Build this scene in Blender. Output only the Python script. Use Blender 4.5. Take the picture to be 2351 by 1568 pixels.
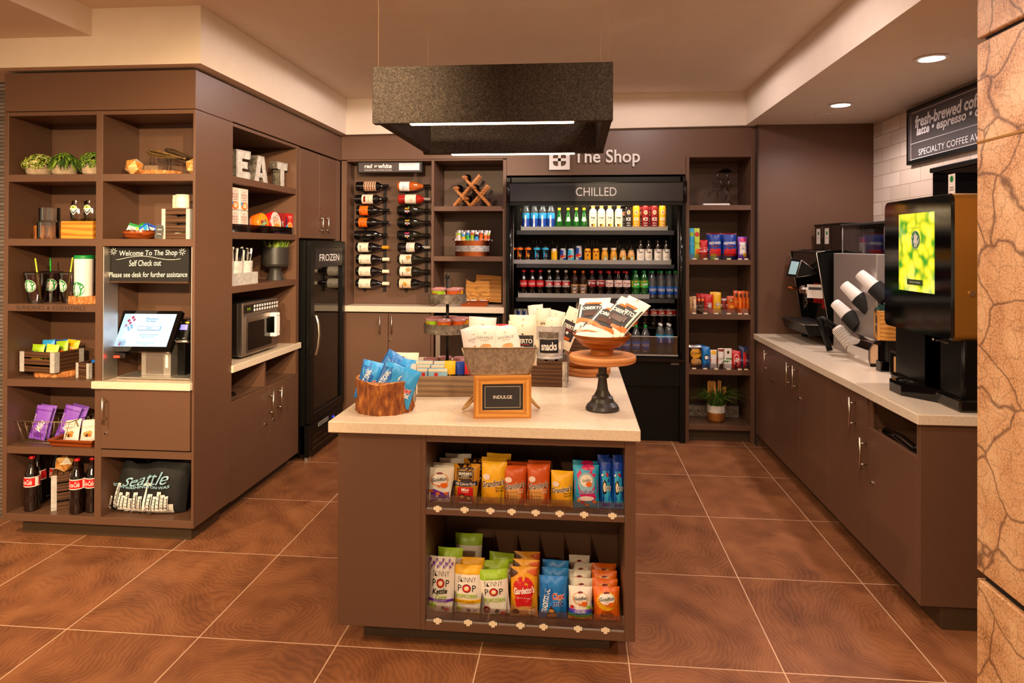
import bpy, math, random
from mathutils import Matrix, Vector, Euler, noise as mnoise
random.seed(7)
PI = math.pi
for o in list(bpy.data.objects):
    bpy.data.objects.remove(o)
SC = bpy.context.scene
COL = SC.collection

# ------------------------------------------------------------------ camera
FPX, YAW, PIT, ROL, PU, PV, EYE = 1560.0, 0.0947716, 0.0045506, 0.0034957, 1175.5, 557.94, 1.62
def cam_axes():
    cy, sy, cp, sp, cr, sr = math.cos(YAW), math.sin(YAW), math.cos(PIT), math.sin(PIT), math.cos(ROL), math.sin(ROL)
    f = Vector((-sy*cp, cy*cp, sp)); r0 = Vector((cy, sy, 0)); u0 = r0.cross(f)
    return cr*r0+sr*u0, -sr*r0+cr*u0, f
AX, AY, AZ = cam_axes()
cd = bpy.data.cameras.new('camera'); cam = bpy.data.objects.new('camera', cd); COL.objects.link(cam)
cam.matrix_world = Matrix(((AX.x, AY.x, -AZ.x, 0), (AX.y, AY.y, -AZ.y, 0), (AX.z, AY.z, -AZ.z, EYE), (0, 0, 0, 1)))
cd.sensor_fit = 'HORIZONTAL'; cd.sensor_width = 36; cd.lens = FPX/2351*36
cd.shift_y = -(784-PV)/2351; cd.clip_start = .05
SC.camera = cam
def P(u, v, X=None, Y=None, Z=None):          # survey: where the sight line through (u,v) meets a real plane of the room
    d = AX*((u-PU)/FPX)+AY*(-(v-PV)/FPX)+AZ
    t = X/d.x if X is not None else Y/d.y if Y is not None else (Z-EYE)/d.z
    return Vector((0, 0, EYE))+d*t
def fit(u0, v0, u1, v1, Y):                   # -> x centre, z bottom, width, height on plane Y
    a, b = P(u0, v1, Y=Y), P(u1, v1, Y=Y); t = P((u0+u1)/2, v0, Y=Y)
    return (a.x+b.x)/2, (a.z+b.z)/2, b.x-a.x, t.z-(a.z+b.z)/2
def fitx(u0, v0, u1, v1, X):                  # -> y centre, z bottom, width along Y, height on plane X
    um = (u0+u1)/2; a, b = P(u0, (v0+v1)/2, X=X), P(u1, (v0+v1)/2, X=X)
    m0, m1 = P(um, v1, X=X), P(um, v0, X=X)
    return (a.y+b.y)/2, m0.z, abs(b.y-a.y), m1.z-m0.z

# ------------------------------------------------------------------ world, lights, exposure
w = bpy.data.worlds.new('world'); SC.world = w; w.use_nodes = True
w.node_tree.nodes['Background'].inputs[0].default_value = (1.0, .74, .44, 1)
w.node_tree.nodes['Background'].inputs[1].default_value = .75
SC.view_settings.view_transform = 'Standard'
try: SC.view_settings.look = 'None'
except Exception: pass
SC.view_settings.exposure = 0.08; SC.view_settings.gamma = 1; SC.view_settings.use_curve_mapping = False
WARM = (1, .74, .44); SHOP = (1, .84, .80); COOL = (1, .84, .80)
def spot(loc, to, power, color, ang=110, blend=.6, size=.05):  # serves the real downlights and the added fill spots alike
    l = bpy.data.lights.new('downlight', 'SPOT'); l.energy = power; l.color = color
    l.spot_size = math.radians(ang); l.spot_blend = blend; l.shadow_soft_size = size
    o = bpy.data.objects.new('downlight_or_fill', l); COL.objects.link(o); o.location = loc
    o.rotation_euler = (Vector(to)-Vector(loc)).to_track_quat('-Z', 'Y').to_euler(); return o
# lobby downlights (in front of the shop, beside and behind the photographer)
for x, y, p in ((-2.1, -1.7, 300), (.2, .7, 130), (-3.3, 1.2, 400)):
    spot((x, y, 2.73 if x < -2.6 else 2.87), (x, y+.25, 0), p, WARM, 158, .6)
# aimed fill spots without fixtures, added to brighten: shelf unit, microwave niche, island front, wine wall, pillar, cooler
for a, b, p, c, an in (((.0, .9, 2.85), (-2.6, 3.5, .95), 150, WARM, 50), ((-.9, -1.2, 2.7), (-2.6, 3.5, 1.2), 980, WARM, 44), ((-.25, 1.2, 2.85), (-2.2, 4.8, 1.5), 400, WARM, 40), ((.5, -.7, 2.7), (-2.25, 4.8, 1.5), 620, WARM, 30),
        ((-1.9, -1.6, 2.85), (-.2, 2.7, .55), 90, WARM, 36), ((-.75, .6, 2.8), (-1.5, 5.95, 1.6), 500, WARM, 36), ((.1, .2, 2.8), (1.46, 2., 1.3), 60, WARM, 60), ((.4, 1., 2.8), (.3, 5.8, 1.6), 75, WARM, 40)):
    spot(a, b, p, c, an, 1.0, .04)
# shop downlights over the aisle, then added fill spots for wine wall and fascias
for x, y, p in ((.9, 3.2, 10), (.75, 1.9, 66)):
    spot((x, y, 2.87), (x, y, 0), p, SHOP, 152, .6)
spot((.5, 3.75, 2.86), (-1.5, 5.95, 1.65), 230, SHOP, 52, 1.0, .04)  # added fill aimed at the wine wall, no fixture above it
for x, y, p in ((-1.1, 3.6, 7), (-1.0, 4.9, 24), (.6, 3.4, 22), (.6, 4.8, 20)):  # weak wide fill, added to brighten the fascias, no fixtures
    spot((x, y, 2.85), (x, y, 0), p, SHOP, 177, .05)
# the two visible soffit downlights and the next one of their row
for x, y in ((1.857, 3.76), (1.835, 4.94), (1.857, 2.58)):
    spot((x, y, 2.60), (x, y, 0), 52, COOL, 160, .6, .06)

# ------------------------------------------------------------------ materials
def lin(c):
    c = c/255; return c/12.92 if c <= .04045 else ((c+.055)/1.055)**2.4
def rgb(h):
    h = h.lstrip('#'); return tuple(lin(int(h[i:i+2], 16)) for i in (0, 2, 4))+(1,)
M = {}
def base(name):
    m = bpy.data.materials.new(name); m.use_nodes = True; M[name] = m
    return m, m.node_tree, m.node_tree.nodes['Principled BSDF']
def mat(name, h, rough=.5, metal=0, spec=.5, emit=0, coat=0):
    m, t, b = base(name); b.inputs['Base Color'].default_value = rgb(h)
    b.inputs['Roughness'].default_value = rough; b.inputs['Metallic'].default_value = metal
    b.inputs['Specular IOR Level'].default_value = spec
    if coat: b.inputs['Coat Weight'].default_value = coat
    if emit:
        b.inputs['Emission Color'].default_value = rgb(h); b.inputs['Emission Strength'].default_value = emit
    return m
def N(t, typ, **k):
    n = t.nodes.new(typ)
    for a, v in k.items():
        if a.startswith('i_'): n.inputs[a[2:].replace('_', ' ')].default_value = v
        else: setattr(n, a, v)
    return n
def ramp(t, stops):
    r = t.nodes.new('ShaderNodeValToRGB'); e = r.color_ramp.elements
    while len(e) < len(stops): e.new(.5)
    for el, (p, h) in zip(e, stops): el.position = p; el.color = rgb(h)
    return r
def coords(t, scale=(1, 1, 1), src='Object'):
    tc = t.nodes.new('ShaderNodeTexCoord'); mp = t.nodes.new('ShaderNodeMapping')
    mp.inputs['Scale'].default_value = scale; t.links.new(tc.outputs[src], mp.inputs['Vector']); return mp
def bump(t, b, src, st=.3, dist=.01):
    n = t.nodes.new('ShaderNodeBump'); n.inputs['Strength'].default_value = st; n.inputs['Distance'].default_value = dist
    t.links.new(src, n.inputs['Height']); t.links.new(n.outputs[0], b.inputs['Normal'])
def noisy(name, stops, scale=20, rough=.5, metal=0, detail=4, stretch=(1, 1, 1), bmp=0, spec=.5, dist=0, coat=0):
    m, t, b = base(name); mp = coords(t, stretch)
    n = N(t, 'ShaderNodeTexNoise'); n.inputs['Scale'].default_value = scale; n.inputs['Detail'].default_value = detail
    n.inputs['Distortion'].default_value = dist
    t.links.new(mp.outputs[0], n.inputs['Vector']); r = ramp(t, stops); t.links.new(n.outputs['Fac'], r.inputs[0])
    t.links.new(r.outputs[0], b.inputs['Base Color']); b.inputs['Roughness'].default_value = rough
    b.inputs['Metallic'].default_value = metal; b.inputs['Specular IOR Level'].default_value = spec
    if coat: b.inputs['Coat Weight'].default_value = coat
    if bmp: bump(t, b, n.outputs['Fac'], bmp, .004)
    return m
def cells(name, stops, scale=60, rough=.4, metal=.8, spec=.5):      # spangled zinc
    m, t, b = base(name); mp = coords(t); v = N(t, 'ShaderNodeTexVoronoi'); v.inputs['Scale'].default_value = scale
    n = N(t, 'ShaderNodeTexNoise'); n.inputs['Scale'].default_value = scale*.4
    mx = N(t, 'ShaderNodeMixRGB', blend_type='MIX'); mx.inputs[0].default_value = .45
    t.links.new(mp.outputs[0], v.inputs['Vector']); t.links.new(mp.outputs[0], n.inputs['Vector'])
    t.links.new(v.outputs['Color'], mx.inputs[1]); t.links.new(n.outputs['Fac'], mx.inputs[2])
    r = ramp(t, stops); t.links.new(mx.outputs[0], r.inputs[0]); t.links.new(r.outputs[0], b.inputs['Base Color'])
    b.inputs['Roughness'].default_value = rough; b.inputs['Metallic'].default_value = metal; return m
def wood(name, c1, c2, axis='x', scale=3., rough=.55, c3=None, dist=4, spec=.4):
    m, t, b = base(name); st = {'x': (.12, 1, 1), 'y': (1, .12, 1), 'z': (1, 1, .12)}[axis]
    mp = coords(t, tuple(s*scale*6 for s in st))
    wv = N(t, 'ShaderNodeTexNoise'); wv.inputs['Scale'].default_value = 2.2; wv.inputs['Detail'].default_value = 5; wv.inputs['Distortion'].default_value = dist*.25
    t.links.new(mp.outputs[0], wv.inputs['Vector'])
    w2 = N(t, 'ShaderNodeTexWave'); w2.bands_direction = 'Z' if axis != 'z' else 'X'; w2.inputs['Scale'].default_value = .9
    w2.inputs['Distortion'].default_value = dist; w2.inputs['Detail'].default_value = 2
    t.links.new(mp.outputs[0], w2.inputs['Vector'])
    mx = N(t, 'ShaderNodeMixRGB'); mx.inputs[0].default_value = .5
    t.links.new(wv.outputs['Fac'], mx.inputs[1]); t.links.new(w2.outputs['Fac'], mx.inputs[2])
    st = [(.25, c1), (.7, c2)] + ([(.85, c3)] if c3 else [])
    r = ramp(t, st); t.links.new(mx.outputs[0], r.inputs[0]); t.links.new(r.outputs[0], b.inputs['Base Color'])
    b.inputs['Roughness'].default_value = rough; b.inputs['Specular IOR Level'].default_value = spec
    bump(t, b, mx.outputs[0], .12, .003); return m
def clear(name, h, tint=.9, gloss=.25, rough=.03, diff=0., dh=None):  # clear plastics and glass: tinted see-through with a glossy skin
    m = bpy.data.materials.new(name); m.use_nodes = True; M[name] = m; t = m.node_tree; t.nodes.clear()
    out = N(t, 'ShaderNodeOutputMaterial'); tr = N(t, 'ShaderNodeBsdfTransparent'); gl = N(t, 'ShaderNodeBsdfGlossy')
    c = rgb(h); tr.inputs[0].default_value = (c[0]*tint, c[1]*tint, c[2]*tint, 1); gl.inputs['Roughness'].default_value = rough
    lw = N(t, 'ShaderNodeFresnel'); lw.inputs[0].default_value = 1.45
    mul = N(t, 'ShaderNodeMath', operation='MULTIPLY_ADD'); mul.inputs[1].default_value = 1-gloss*.2; mul.inputs[2].default_value = gloss*.12
    t.links.new(lw.outputs[0], mul.inputs[0])
    mx = N(t, 'ShaderNodeMixShader'); t.links.new(mul.outputs[0], mx.inputs[0])
    body = tr
    if diff:
        df = N(t, 'ShaderNodeBsdfDiffuse'); df.inputs[0].default_value = rgb(dh or h)
        mb = N(t, 'ShaderNodeMixShader'); mb.inputs[0].default_value = diff
        t.links.new(tr.outputs[0], mb.inputs[1]); t.links.new(df.outputs[0], mb.inputs[2]); body = mb
    t.links.new(body.outputs[0], mx.inputs[1]); t.links.new(gl.outputs[0], mx.inputs[2]); t.links.new(mx.outputs[0], out.inputs[0]); return m

LAM = noisy('brown_laminate', [(.3, '#5f4231'), (.7, '#654634')], 60, .42, stretch=(3, 3, 1), spec=.45)
mat('edge_line', '#3a2a20', .6); mat('toe', '#43311f', .5)
noisy('quartz', [(.35, '#d9c6ae'), (.7, '#e4d3bc')], 90, .22, spec=.5)
noisy('plaster', [(.3, '#dccbb9'), (.7, '#dfcfbd')], 8, .9, spec=.2)
noisy('ceiling_paint', [(.3, '#b08a68'), (.7, '#b28c6a')], 6, .95, spec=.1)
noisy('felt', [(.3, '#2a2421'), (.62, '#463e38'), (.75, '#5e5347')], 160, 1., spec=.05, detail=6, bmp=.3)
mat('led', '#ffdcae', .5, emit=14); mat('lamp_face', '#fff0ee', .5, emit=30)
mat('black', '#080706', .38, spec=.25); mat('black_gloss', '#060606', .08); mat('black_matte', '#121010', .75)
mat('dark_panel', '#17131a', .3); mat('dark_grey', '#3a3636', .5); mat('charcoal', '#2b2829', .6); mat('sign_grey', '#4a4140', .55)
mat('white', '#f2ece6', .5); mat('paper', '#eee4d8', .7); mat('cream', '#e8d6b8', .6); mat('warm_white', '#f4e4cc', .55); mat('off_white', '#d9d0c6', .6)
mat('chrome', '#d8d2cc', .18, 1); mat('steel', '#b8aea6', .32, 1); mat('nickel', '#cbbfb0', .3, 1); mat('brass_gold', '#b98536', .35, .7); mat('dark_steel', '#57504c', .35, 1)
mat('brushed_steel', '#b5aaa2', .42, .55); mat('copper', '#b9653a', .3, 1); mat('aluminium', '#c9c2ba', .4, .9); mat('wire', '#a39078', .4, .8); mat('iron', '#1f1b19', .5, .5)
cells('zinc', [(.2, '#8c8781'), (.5, '#b5afa7'), (.8, '#d2ccc4')], 70, .45, .55)
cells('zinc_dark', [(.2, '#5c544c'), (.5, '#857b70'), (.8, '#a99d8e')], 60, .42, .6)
cells('zinc_pale', [(.2, '#b9b4b0'), (.5, '#c9c4c0'), (.8, '#d9d4d0')], 60, .5, .25)
cells('zinc_tub', [(.2, '#96897a'), (.5, '#ac9f8f'), (.85, '#c9bda9')], 90, .4, .55)
wood('crate_wood', '#3a2415', '#5f3c22', 'x', 3); wood('crate_wood_z', '#3a2415', '#5f3c22', 'z', 3); wood('crate_wood_y', '#332014', '#5a3a22', 'y', 3)
wood('grey_wood', '#7a6149', '#9b7f62', 'x', 2.4, c3='#8a6a4a'); wood('honey_wood', '#b9752e', '#dd9d4c', 'x', 2.5, .45); wood('honey_wood_z', '#b9752e', '#dd9d4c', 'z', 2.5, .45)
wood('orange_wood', '#c66a12', '#e59a34', 'x', 2.2, .5, dist=6); wood('rack_wood', '#8f4f1d', '#bd7631', 'x', 3, .4); wood('bowl_wood', '#8f4c1a', '#b56a2a', 'x', 2.2, .28, '#6f3612')
wood('red_wood', '#5a220a', '#97481a', 'x', 2.5, .22); wood('board_wood', '#b9743c', '#cc8a50', 'x', 2.6, .5); wood('map_wood', '#c9812a', '#dc9a3f', 'x', 1.6, .5); wood('round_wood', '#a8602a', '#c98244', 'x', 2.4, .4)
noisy('bark', [(.3, '#5a2c10'), (.5, '#8a4a1c'), (.68, '#b8742f'), (.8, '#d8a45c')], 60, .85, stretch=(1, 1, .35), bmp=.9, detail=8)
noisy('bark_light', [(.3, '#8a4a1f'), (.55, '#c07a3c'), (.75, '#dcae78')], 70, .85, stretch=(1, 1, .6), bmp=.8, detail=8)
wood('poly_a', '#d79a52', '#e8b878', 'x', 3); wood('poly_b', '#b8742c', '#d3924a', 'z', 3); mat('poly_c', '#e9d9c4', .6)
noisy('twig', [(.3, '#4a3214'), (.7, '#8a6a34')], 80, .8, bmp=.6); noisy('twig_dark', [(.3, '#2a1a0c'), (.7, '#5a3c1c')], 80, .8, bmp=.6); noisy('stone_grey', [(.3, '#6a5442'), (.7, '#8c7258')], 60, .9)
noisy('concrete', [(.3, '#a48c72'), (.7, '#c4ac90')], 50, .9, bmp=.3)
mat('leaf_a', '#6f8a1e', .6); mat('leaf_b', '#41651a', .6); mat('leaf_c', '#a8ab44', .6); mat('leaf_d', '#2f4a18', .6); mat('leaf_e', '#8fae3c', .6); mat('leaf_pale', '#d6d190', .6); mat('garland', '#14453a', .6)
noisy('marble_pot', [(.4, '#d8d0c8'), (.6, '#b8aaa0')], 12, .4); noisy('copper_pot', [(.3, '#8f5420'), (.7, '#bb7a3a')], 140, .4, .5, bmp=.4)
mat('pot_black', '#2e2a27', .38); mat('rope', '#b08b55', .9)
clear('glass', '#ffffff', .98, .3); clear('acrylic', '#f2eef0', .93, .6, .05); clear('tumbler', '#e8dce4', .86, .9, .05); clear('freezer_glass', '#d8d4d0', .82, .5)
clear('frosted', '#d9d6d6', .55, .5, .3, .45, '#cfcccc'); clear('smoke', '#55494a', .5, .6, .04); clear('water', '#dfe6f0', .9, .8, .06, .1, '#c5ccd6'); clear('green_clear', '#3aa63c', .75, .8, .06, .45, '#1c7a2a')
clear('brown_clear', '#54301c', .7, .9, .05, .35, '#2a140a'); clear('napkin_clear', '#c9c2c8', .8, .7, .06, .12, '#c9c2c8')
clear('pink_lid', '#e8a0a4', .75, .6, .1, .55, '#d89a9c')
mat('cola', '#120503', .12, coat=.5); mat('rootbeer', '#2a1004', .12, coat=.5); mat('wine_black', '#070506', .08, coat=.6); mat('rose', '#b0561c', .08, coat=.5); mat('rose_red', '#a01f16', .08, coat=.5); mat('wine_green', '#161408', .08, coat=.5); mat('green_glass', '#0f5a18', .1, coat=.5)
for n_, h_ in dict(red='#c8141a', dark_red='#7d1214', pepper='#8e1420', blue='#1a66c8', sky='#2f9be0', deep_blue='#123c9a', navy='#1b2450', violet='#6b2fa0', purple='#7c3fc0', lilac='#8d55d0', green='#0f8a3c', lime='#9bc01e', lime_pale='#c2d84a',
    yellow='#f0b414', gold='#e09a10', mustard='#c98a1c', orange='#e8690e', deep_orange='#c8500e', brown='#4a2410', choc='#2a1409', tan='#c89860', pink='#e04a7a', hot_pink='#d01f6a', pale_pink='#ecd4cc', peach='#f0c8a0', teal='#2f9aa8', cyan='#2aa8d8', silver='#b9b9be', khaki='#b08a4a',
    bag_blue='#0c62b4', chex_blue='#1778c8', light_blue='#8fbcd0', oreo='#0a3fae', bright_green='#2faa3a', popcorn='#f0d8a0', cookie='#d2924a', cracker='#e09030', label_cream='#e6dac2', steelblue='#5b86c8', screen_dark='#23344e', magenta='#7d1848').items():
    mat(n_, h_, .38)
mat('screen', '#8fbdf5', .4, emit=.75); mat('screen_ink', '#2a3f66', .5); mat('screen_plum', '#7a2350', .5, emit=.25); mat('screen_blue', '#4f83cf', .5, emit=.3)
mat('red_led', '#ff2a18', .4, emit=4); mat('blue_led', '#2a3cff', .4, emit=6); mat('term_screen', '#7a78f0', .4, emit=1.2); mat('espr_screen', '#9fc3c8', .4, emit=.35); mat('white_print', '#ece6e2', .6); mat('chalk', '#efe8e0', .8); mat('grey_print', '#8d8784', .6); mat('foil', '#c9c4bf', .28, .7); mat('foil_gold', '#c98a2a', .28, .7)

def floor_material():
    m, t, b = base('floor_tile'); L = t.links.new
    geo = N(t, 'ShaderNodeTexCoord'); sep = N(t, 'ShaderNodeSeparateXYZ'); L(geo.outputs['Object'], sep.inputs[0])
    def ma(op, a, bb=None, c=None):
        n = N(t, 'ShaderNodeMath', operation=op)
        for i, vv in enumerate((a, bb, c)):
            if vv is None: continue
            if isinstance(vv, (int, float)): n.inputs[i].default_value = vv
            else: L(vv, n.inputs[i])
        return n.outputs[0]
    TX, TY = .585, .749
    tx = ma('DIVIDE', ma('SUBTRACT', sep.outputs[0], .792), TX); ty = ma('DIVIDE', ma('SUBTRACT', sep.outputs[1], 2.679), TY)
    fx, fy = ma('FRACT', tx), ma('FRACT', ty); ix, iy = ma('FLOOR', tx), ma('FLOOR', ty)
    def edge(f, wd): return ma('LESS_THAN', ma('MINIMUM', f, ma('SUBTRACT', 1., f)), wd)
    grout = ma('MAXIMUM', edge(fx, .0046), edge(fy, .0036))
    cmb = N(t, 'ShaderNodeCombineXYZ'); L(ix, cmb.inputs[0]); L(iy, cmb.inputs[1])
    wn = N(t, 'ShaderNodeTexWhiteNoise', noise_dimensions='2D'); L(cmb.outputs[0], wn.inputs['Vector'])
    sp2 = N(t, 'ShaderNodeSeparateColor'); L(wn.outputs['Color'], sp2.inputs[0])
    # growth rings: each tile is a slice through timber with its own heart
    hx = ma('SUBTRACT', fx, ma('MULTIPLY_ADD', sp2.outputs[0], 2.0, -.5)); hy = ma('SUBTRACT', fy, ma('MULTIPLY_ADD', sp2.outputs[1], 1.6, -.3))
    c2 = N(t, 'ShaderNodeCombineXYZ'); L(hx, c2.inputs[0]); L(hy, c2.inputs[1]); L(ma('MULTIPLY', sp2.outputs[2], 9.), c2.inputs[2])
    nz = N(t, 'ShaderNodeTexNoise'); nz.inputs['Scale'].default_value = 2.2; nz.inputs['Detail'].default_value = 3; L(c2.outputs[0], nz.inputs['Vector'])
    mixv = N(t, 'ShaderNodeVectorMath', operation='MULTIPLY_ADD'); L(nz.outputs['Color'], mixv.inputs[0]); mixv.inputs[1].default_value = (.4, .4, 0); L(c2.outputs[0], mixv.inputs[2])
    flat = N(t, 'ShaderNodeVectorMath', operation='MULTIPLY'); L(mixv.outputs[0], flat.inputs[0]); flat.inputs[1].default_value = (1, 1, 0)
    ln = N(t, 'ShaderNodeVectorMath', operation='LENGTH'); L(flat.outputs[0], ln.inputs[0])
    ring = ma('MULTIPLY_ADD', ma('SINE', ma('MULTIPLY', ln.outputs['Value'], 190.)), .5, .5)
    ring2 = ma('MULTIPLY_ADD', ma('SINE', ma('MULTIPLY', ln.outputs['Value'], 23.)), .5, .5)
    n2 = N(t, 'ShaderNodeTexNoise'); n2.inputs['Scale'].default_value = 3.5; n2.inputs['Detail'].default_value = 5; L(mixv.outputs[0], n2.inputs['Vector'])
    f = ma('ADD', ma('MULTIPLY', ring, .13), ma('ADD', ma('MULTIPLY', ring2, .07), ma('MULTIPLY', n2.outputs['Fac'], .82)))
    r = ramp(t, [(.25, '#684029'), (.45, '#835234'), (.6, '#945f3c'), (.78, '#a06a46')]); L(f, r.inputs[0])
    mx = N(t, 'ShaderNodeMixRGB'); L(grout, mx.inputs[0]); L(r.outputs[0], mx.inputs[1]); mx.inputs[2].default_value = rgb('#d8b292')
    L(mx.outputs[0], b.inputs['Base Color']); b.inputs['Roughness'].default_value = .42; b.inputs['Specular IOR Level'].default_value = .4
    bump(t, b, ma('SUBTRACT', ma('MULTIPLY', ring, .1), grout), .15, .002)
floor_material()
def brick_material(name, c1, c2, mo, bw, rh, axis):
    m, t, b = base(name); tc = N(t, 'ShaderNodeTexCoord'); sp = N(t, 'ShaderNodeSeparateXYZ'); cb = N(t, 'ShaderNodeCombineXYZ')
    t.links.new(tc.outputs['Object'], sp.inputs[0]); t.links.new(sp.outputs[axis], cb.inputs[0]); t.links.new(sp.outputs[2], cb.inputs[1])
    br = N(t, 'ShaderNodeTexBrick'); br.inputs['Color1'].default_value = rgb(c1); br.inputs['Color2'].default_value = rgb(c2); br.inputs['Mortar'].default_value = rgb(mo)
    br.inputs['Scale'].default_value = 1; br.inputs['Mortar Size'].default_value = .0025; br.inputs['Brick Width'].default_value = bw; br.inputs['Row Height'].default_value = rh
    t.links.new(cb.outputs[0], br.inputs['Vector']); t.links.new(br.outputs['Color'], b.inputs['Base Color']); b.inputs['Roughness'].default_value = .55
    bump(t, b, br.outputs['Fac'], -.3, .003)
brick_material('wall_tile', '#dccabb', '#c2ae9c', '#96836f', .30, .104, 1)
brick_material('ledger_stone', '#7d6f66', '#5b5049', '#2a2420', .16, .022, 0)
def pillar_material():
    m, t, b = base('pillar_stone'); L = t.links.new; mp = coords(t, (1, 1, 1))
    n = N(t, 'ShaderNodeTexNoise'); n.inputs['Scale'].default_value = 3; n.inputs['Detail'].default_value = 4; L(mp.outputs[0], n.inputs['Vector'])
    mv = N(t, 'ShaderNodeVectorMath', operation='MULTIPLY_ADD'); L(n.outputs['Color'], mv.inputs[0]); mv.inputs[1].default_value = (.22, .22, .22); L(mp.outputs[0], mv.inputs[2])
    out = None
    for sc, lo, hi in ((4.2, .0, .035), (15, .0, .05)):
        v = N(t, 'ShaderNodeTexVoronoi', feature='DISTANCE_TO_EDGE'); v.inputs['Scale'].default_value = sc; L(mv.outputs[0], v.inputs['Vector'])
        mr = N(t, 'ShaderNodeMapRange'); mr.inputs[1].default_value = lo; mr.inputs[2].default_value = hi; mr.inputs[3].default_value = .25 if sc < 10 else .7; mr.inputs[4].default_value = 1; L(v.outputs['Distance'], mr.inputs[0])
        if out is None: out = mr.outputs[0]
        else:
            k = N(t, 'ShaderNodeMath', operation='MULTIPLY'); L(out, k.inputs[0]); L(mr.outputs[0], k.inputs[1]); out = k.outputs[0]
    f = N(t, 'ShaderNodeTexNoise'); f.inputs['Scale'].default_value = 130; f.inputs['Detail'].default_value = 5; L(mp.outputs[0], f.inputs['Vector'])
    g = N(t, 'ShaderNodeTexNoise'); g.inputs['Scale'].default_value = 6; g.inputs['Detail'].default_value = 5; L(mp.outputs[0], g.inputs['Vector'])
    s = N(t, 'ShaderNodeMath', operation='ADD'); L(f.outputs['Fac'], s.inputs[0]); L(g.outputs['Fac'], s.inputs[1])
    s2 = N(t, 'ShaderNodeMath', operation='MULTIPLY'); s2.inputs[1].default_value = .5; L(s.outputs[0], s2.inputs[0])
    r = ramp(t, [(.34, '#9a6840'), (.46, '#d39c6a'), (.6, '#ecc090')]); L(s2.outputs[0], r.inputs[0])
    mx = N(t, 'ShaderNodeMixRGB', blend_type='MIX'); L(out, mx.inputs[0]); mx.inputs[1].default_value = rgb('#4a2412'); L(r.outputs[0], mx.inputs[2])
    L(mx.outputs[0], b.inputs['Base Color']); b.inputs['Roughness'].default_value = .6; bump(t, b, s2.outputs[0], .35, .004)
pillar_material()
def plant_screen():
    m, t, b = base('plant_screen'); L = t.links.new; mp = coords(t, (1, 1, 1)); v = N(t, 'ShaderNodeTexVoronoi', feature='SMOOTH_F1'); v.inputs['Scale'].default_value = 22; v.inputs['Smoothness'].default_value = .6
    n = N(t, 'ShaderNodeTexNoise'); n.inputs['Scale'].default_value = 9; n.inputs['Detail'].default_value = 1; L(mp.outputs[0], v.inputs['Vector']); L(mp.outputs[0], n.inputs['Vector'])
    r1 = ramp(t, [(.3, '#1f7a12'), (.5, '#5fae2a'), (.62, '#d8e8d0')]); L(n.outputs['Fac'], r1.inputs[0])
    r2 = ramp(t, [(.25, '#f4e838'), (.5, '#c8c81e'), (.75, '#3a8a1a')]); L(v.outputs['Distance'], r2.inputs[0])
    sp = N(t, 'ShaderNodeSeparateXYZ'); L(mp.outputs[0], sp.inputs[0]); ab = N(t, 'ShaderNodeMapRange'); ab.inputs[1].default_value = .75; ab.inputs[2].default_value = .03
    sb = N(t, 'ShaderNodeMath', operation='ABSOLUTE'); L(sp.outputs[2], sb.inputs[0]); L(sb.outputs[0], ab.inputs[0])
    mx = N(t, 'ShaderNodeMixRGB'); L(ab.outputs[0], mx.inputs[0]); L(r1.outputs[0], mx.inputs[1]); L(r2.outputs[0], mx.inputs[2])
    L(mx.outputs[0], b.inputs['Base Color']); L(mx.outputs[0], b.inputs['Emission Color']); b.inputs['Emission Strength'].default_value = .9
plant_screen()

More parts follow.
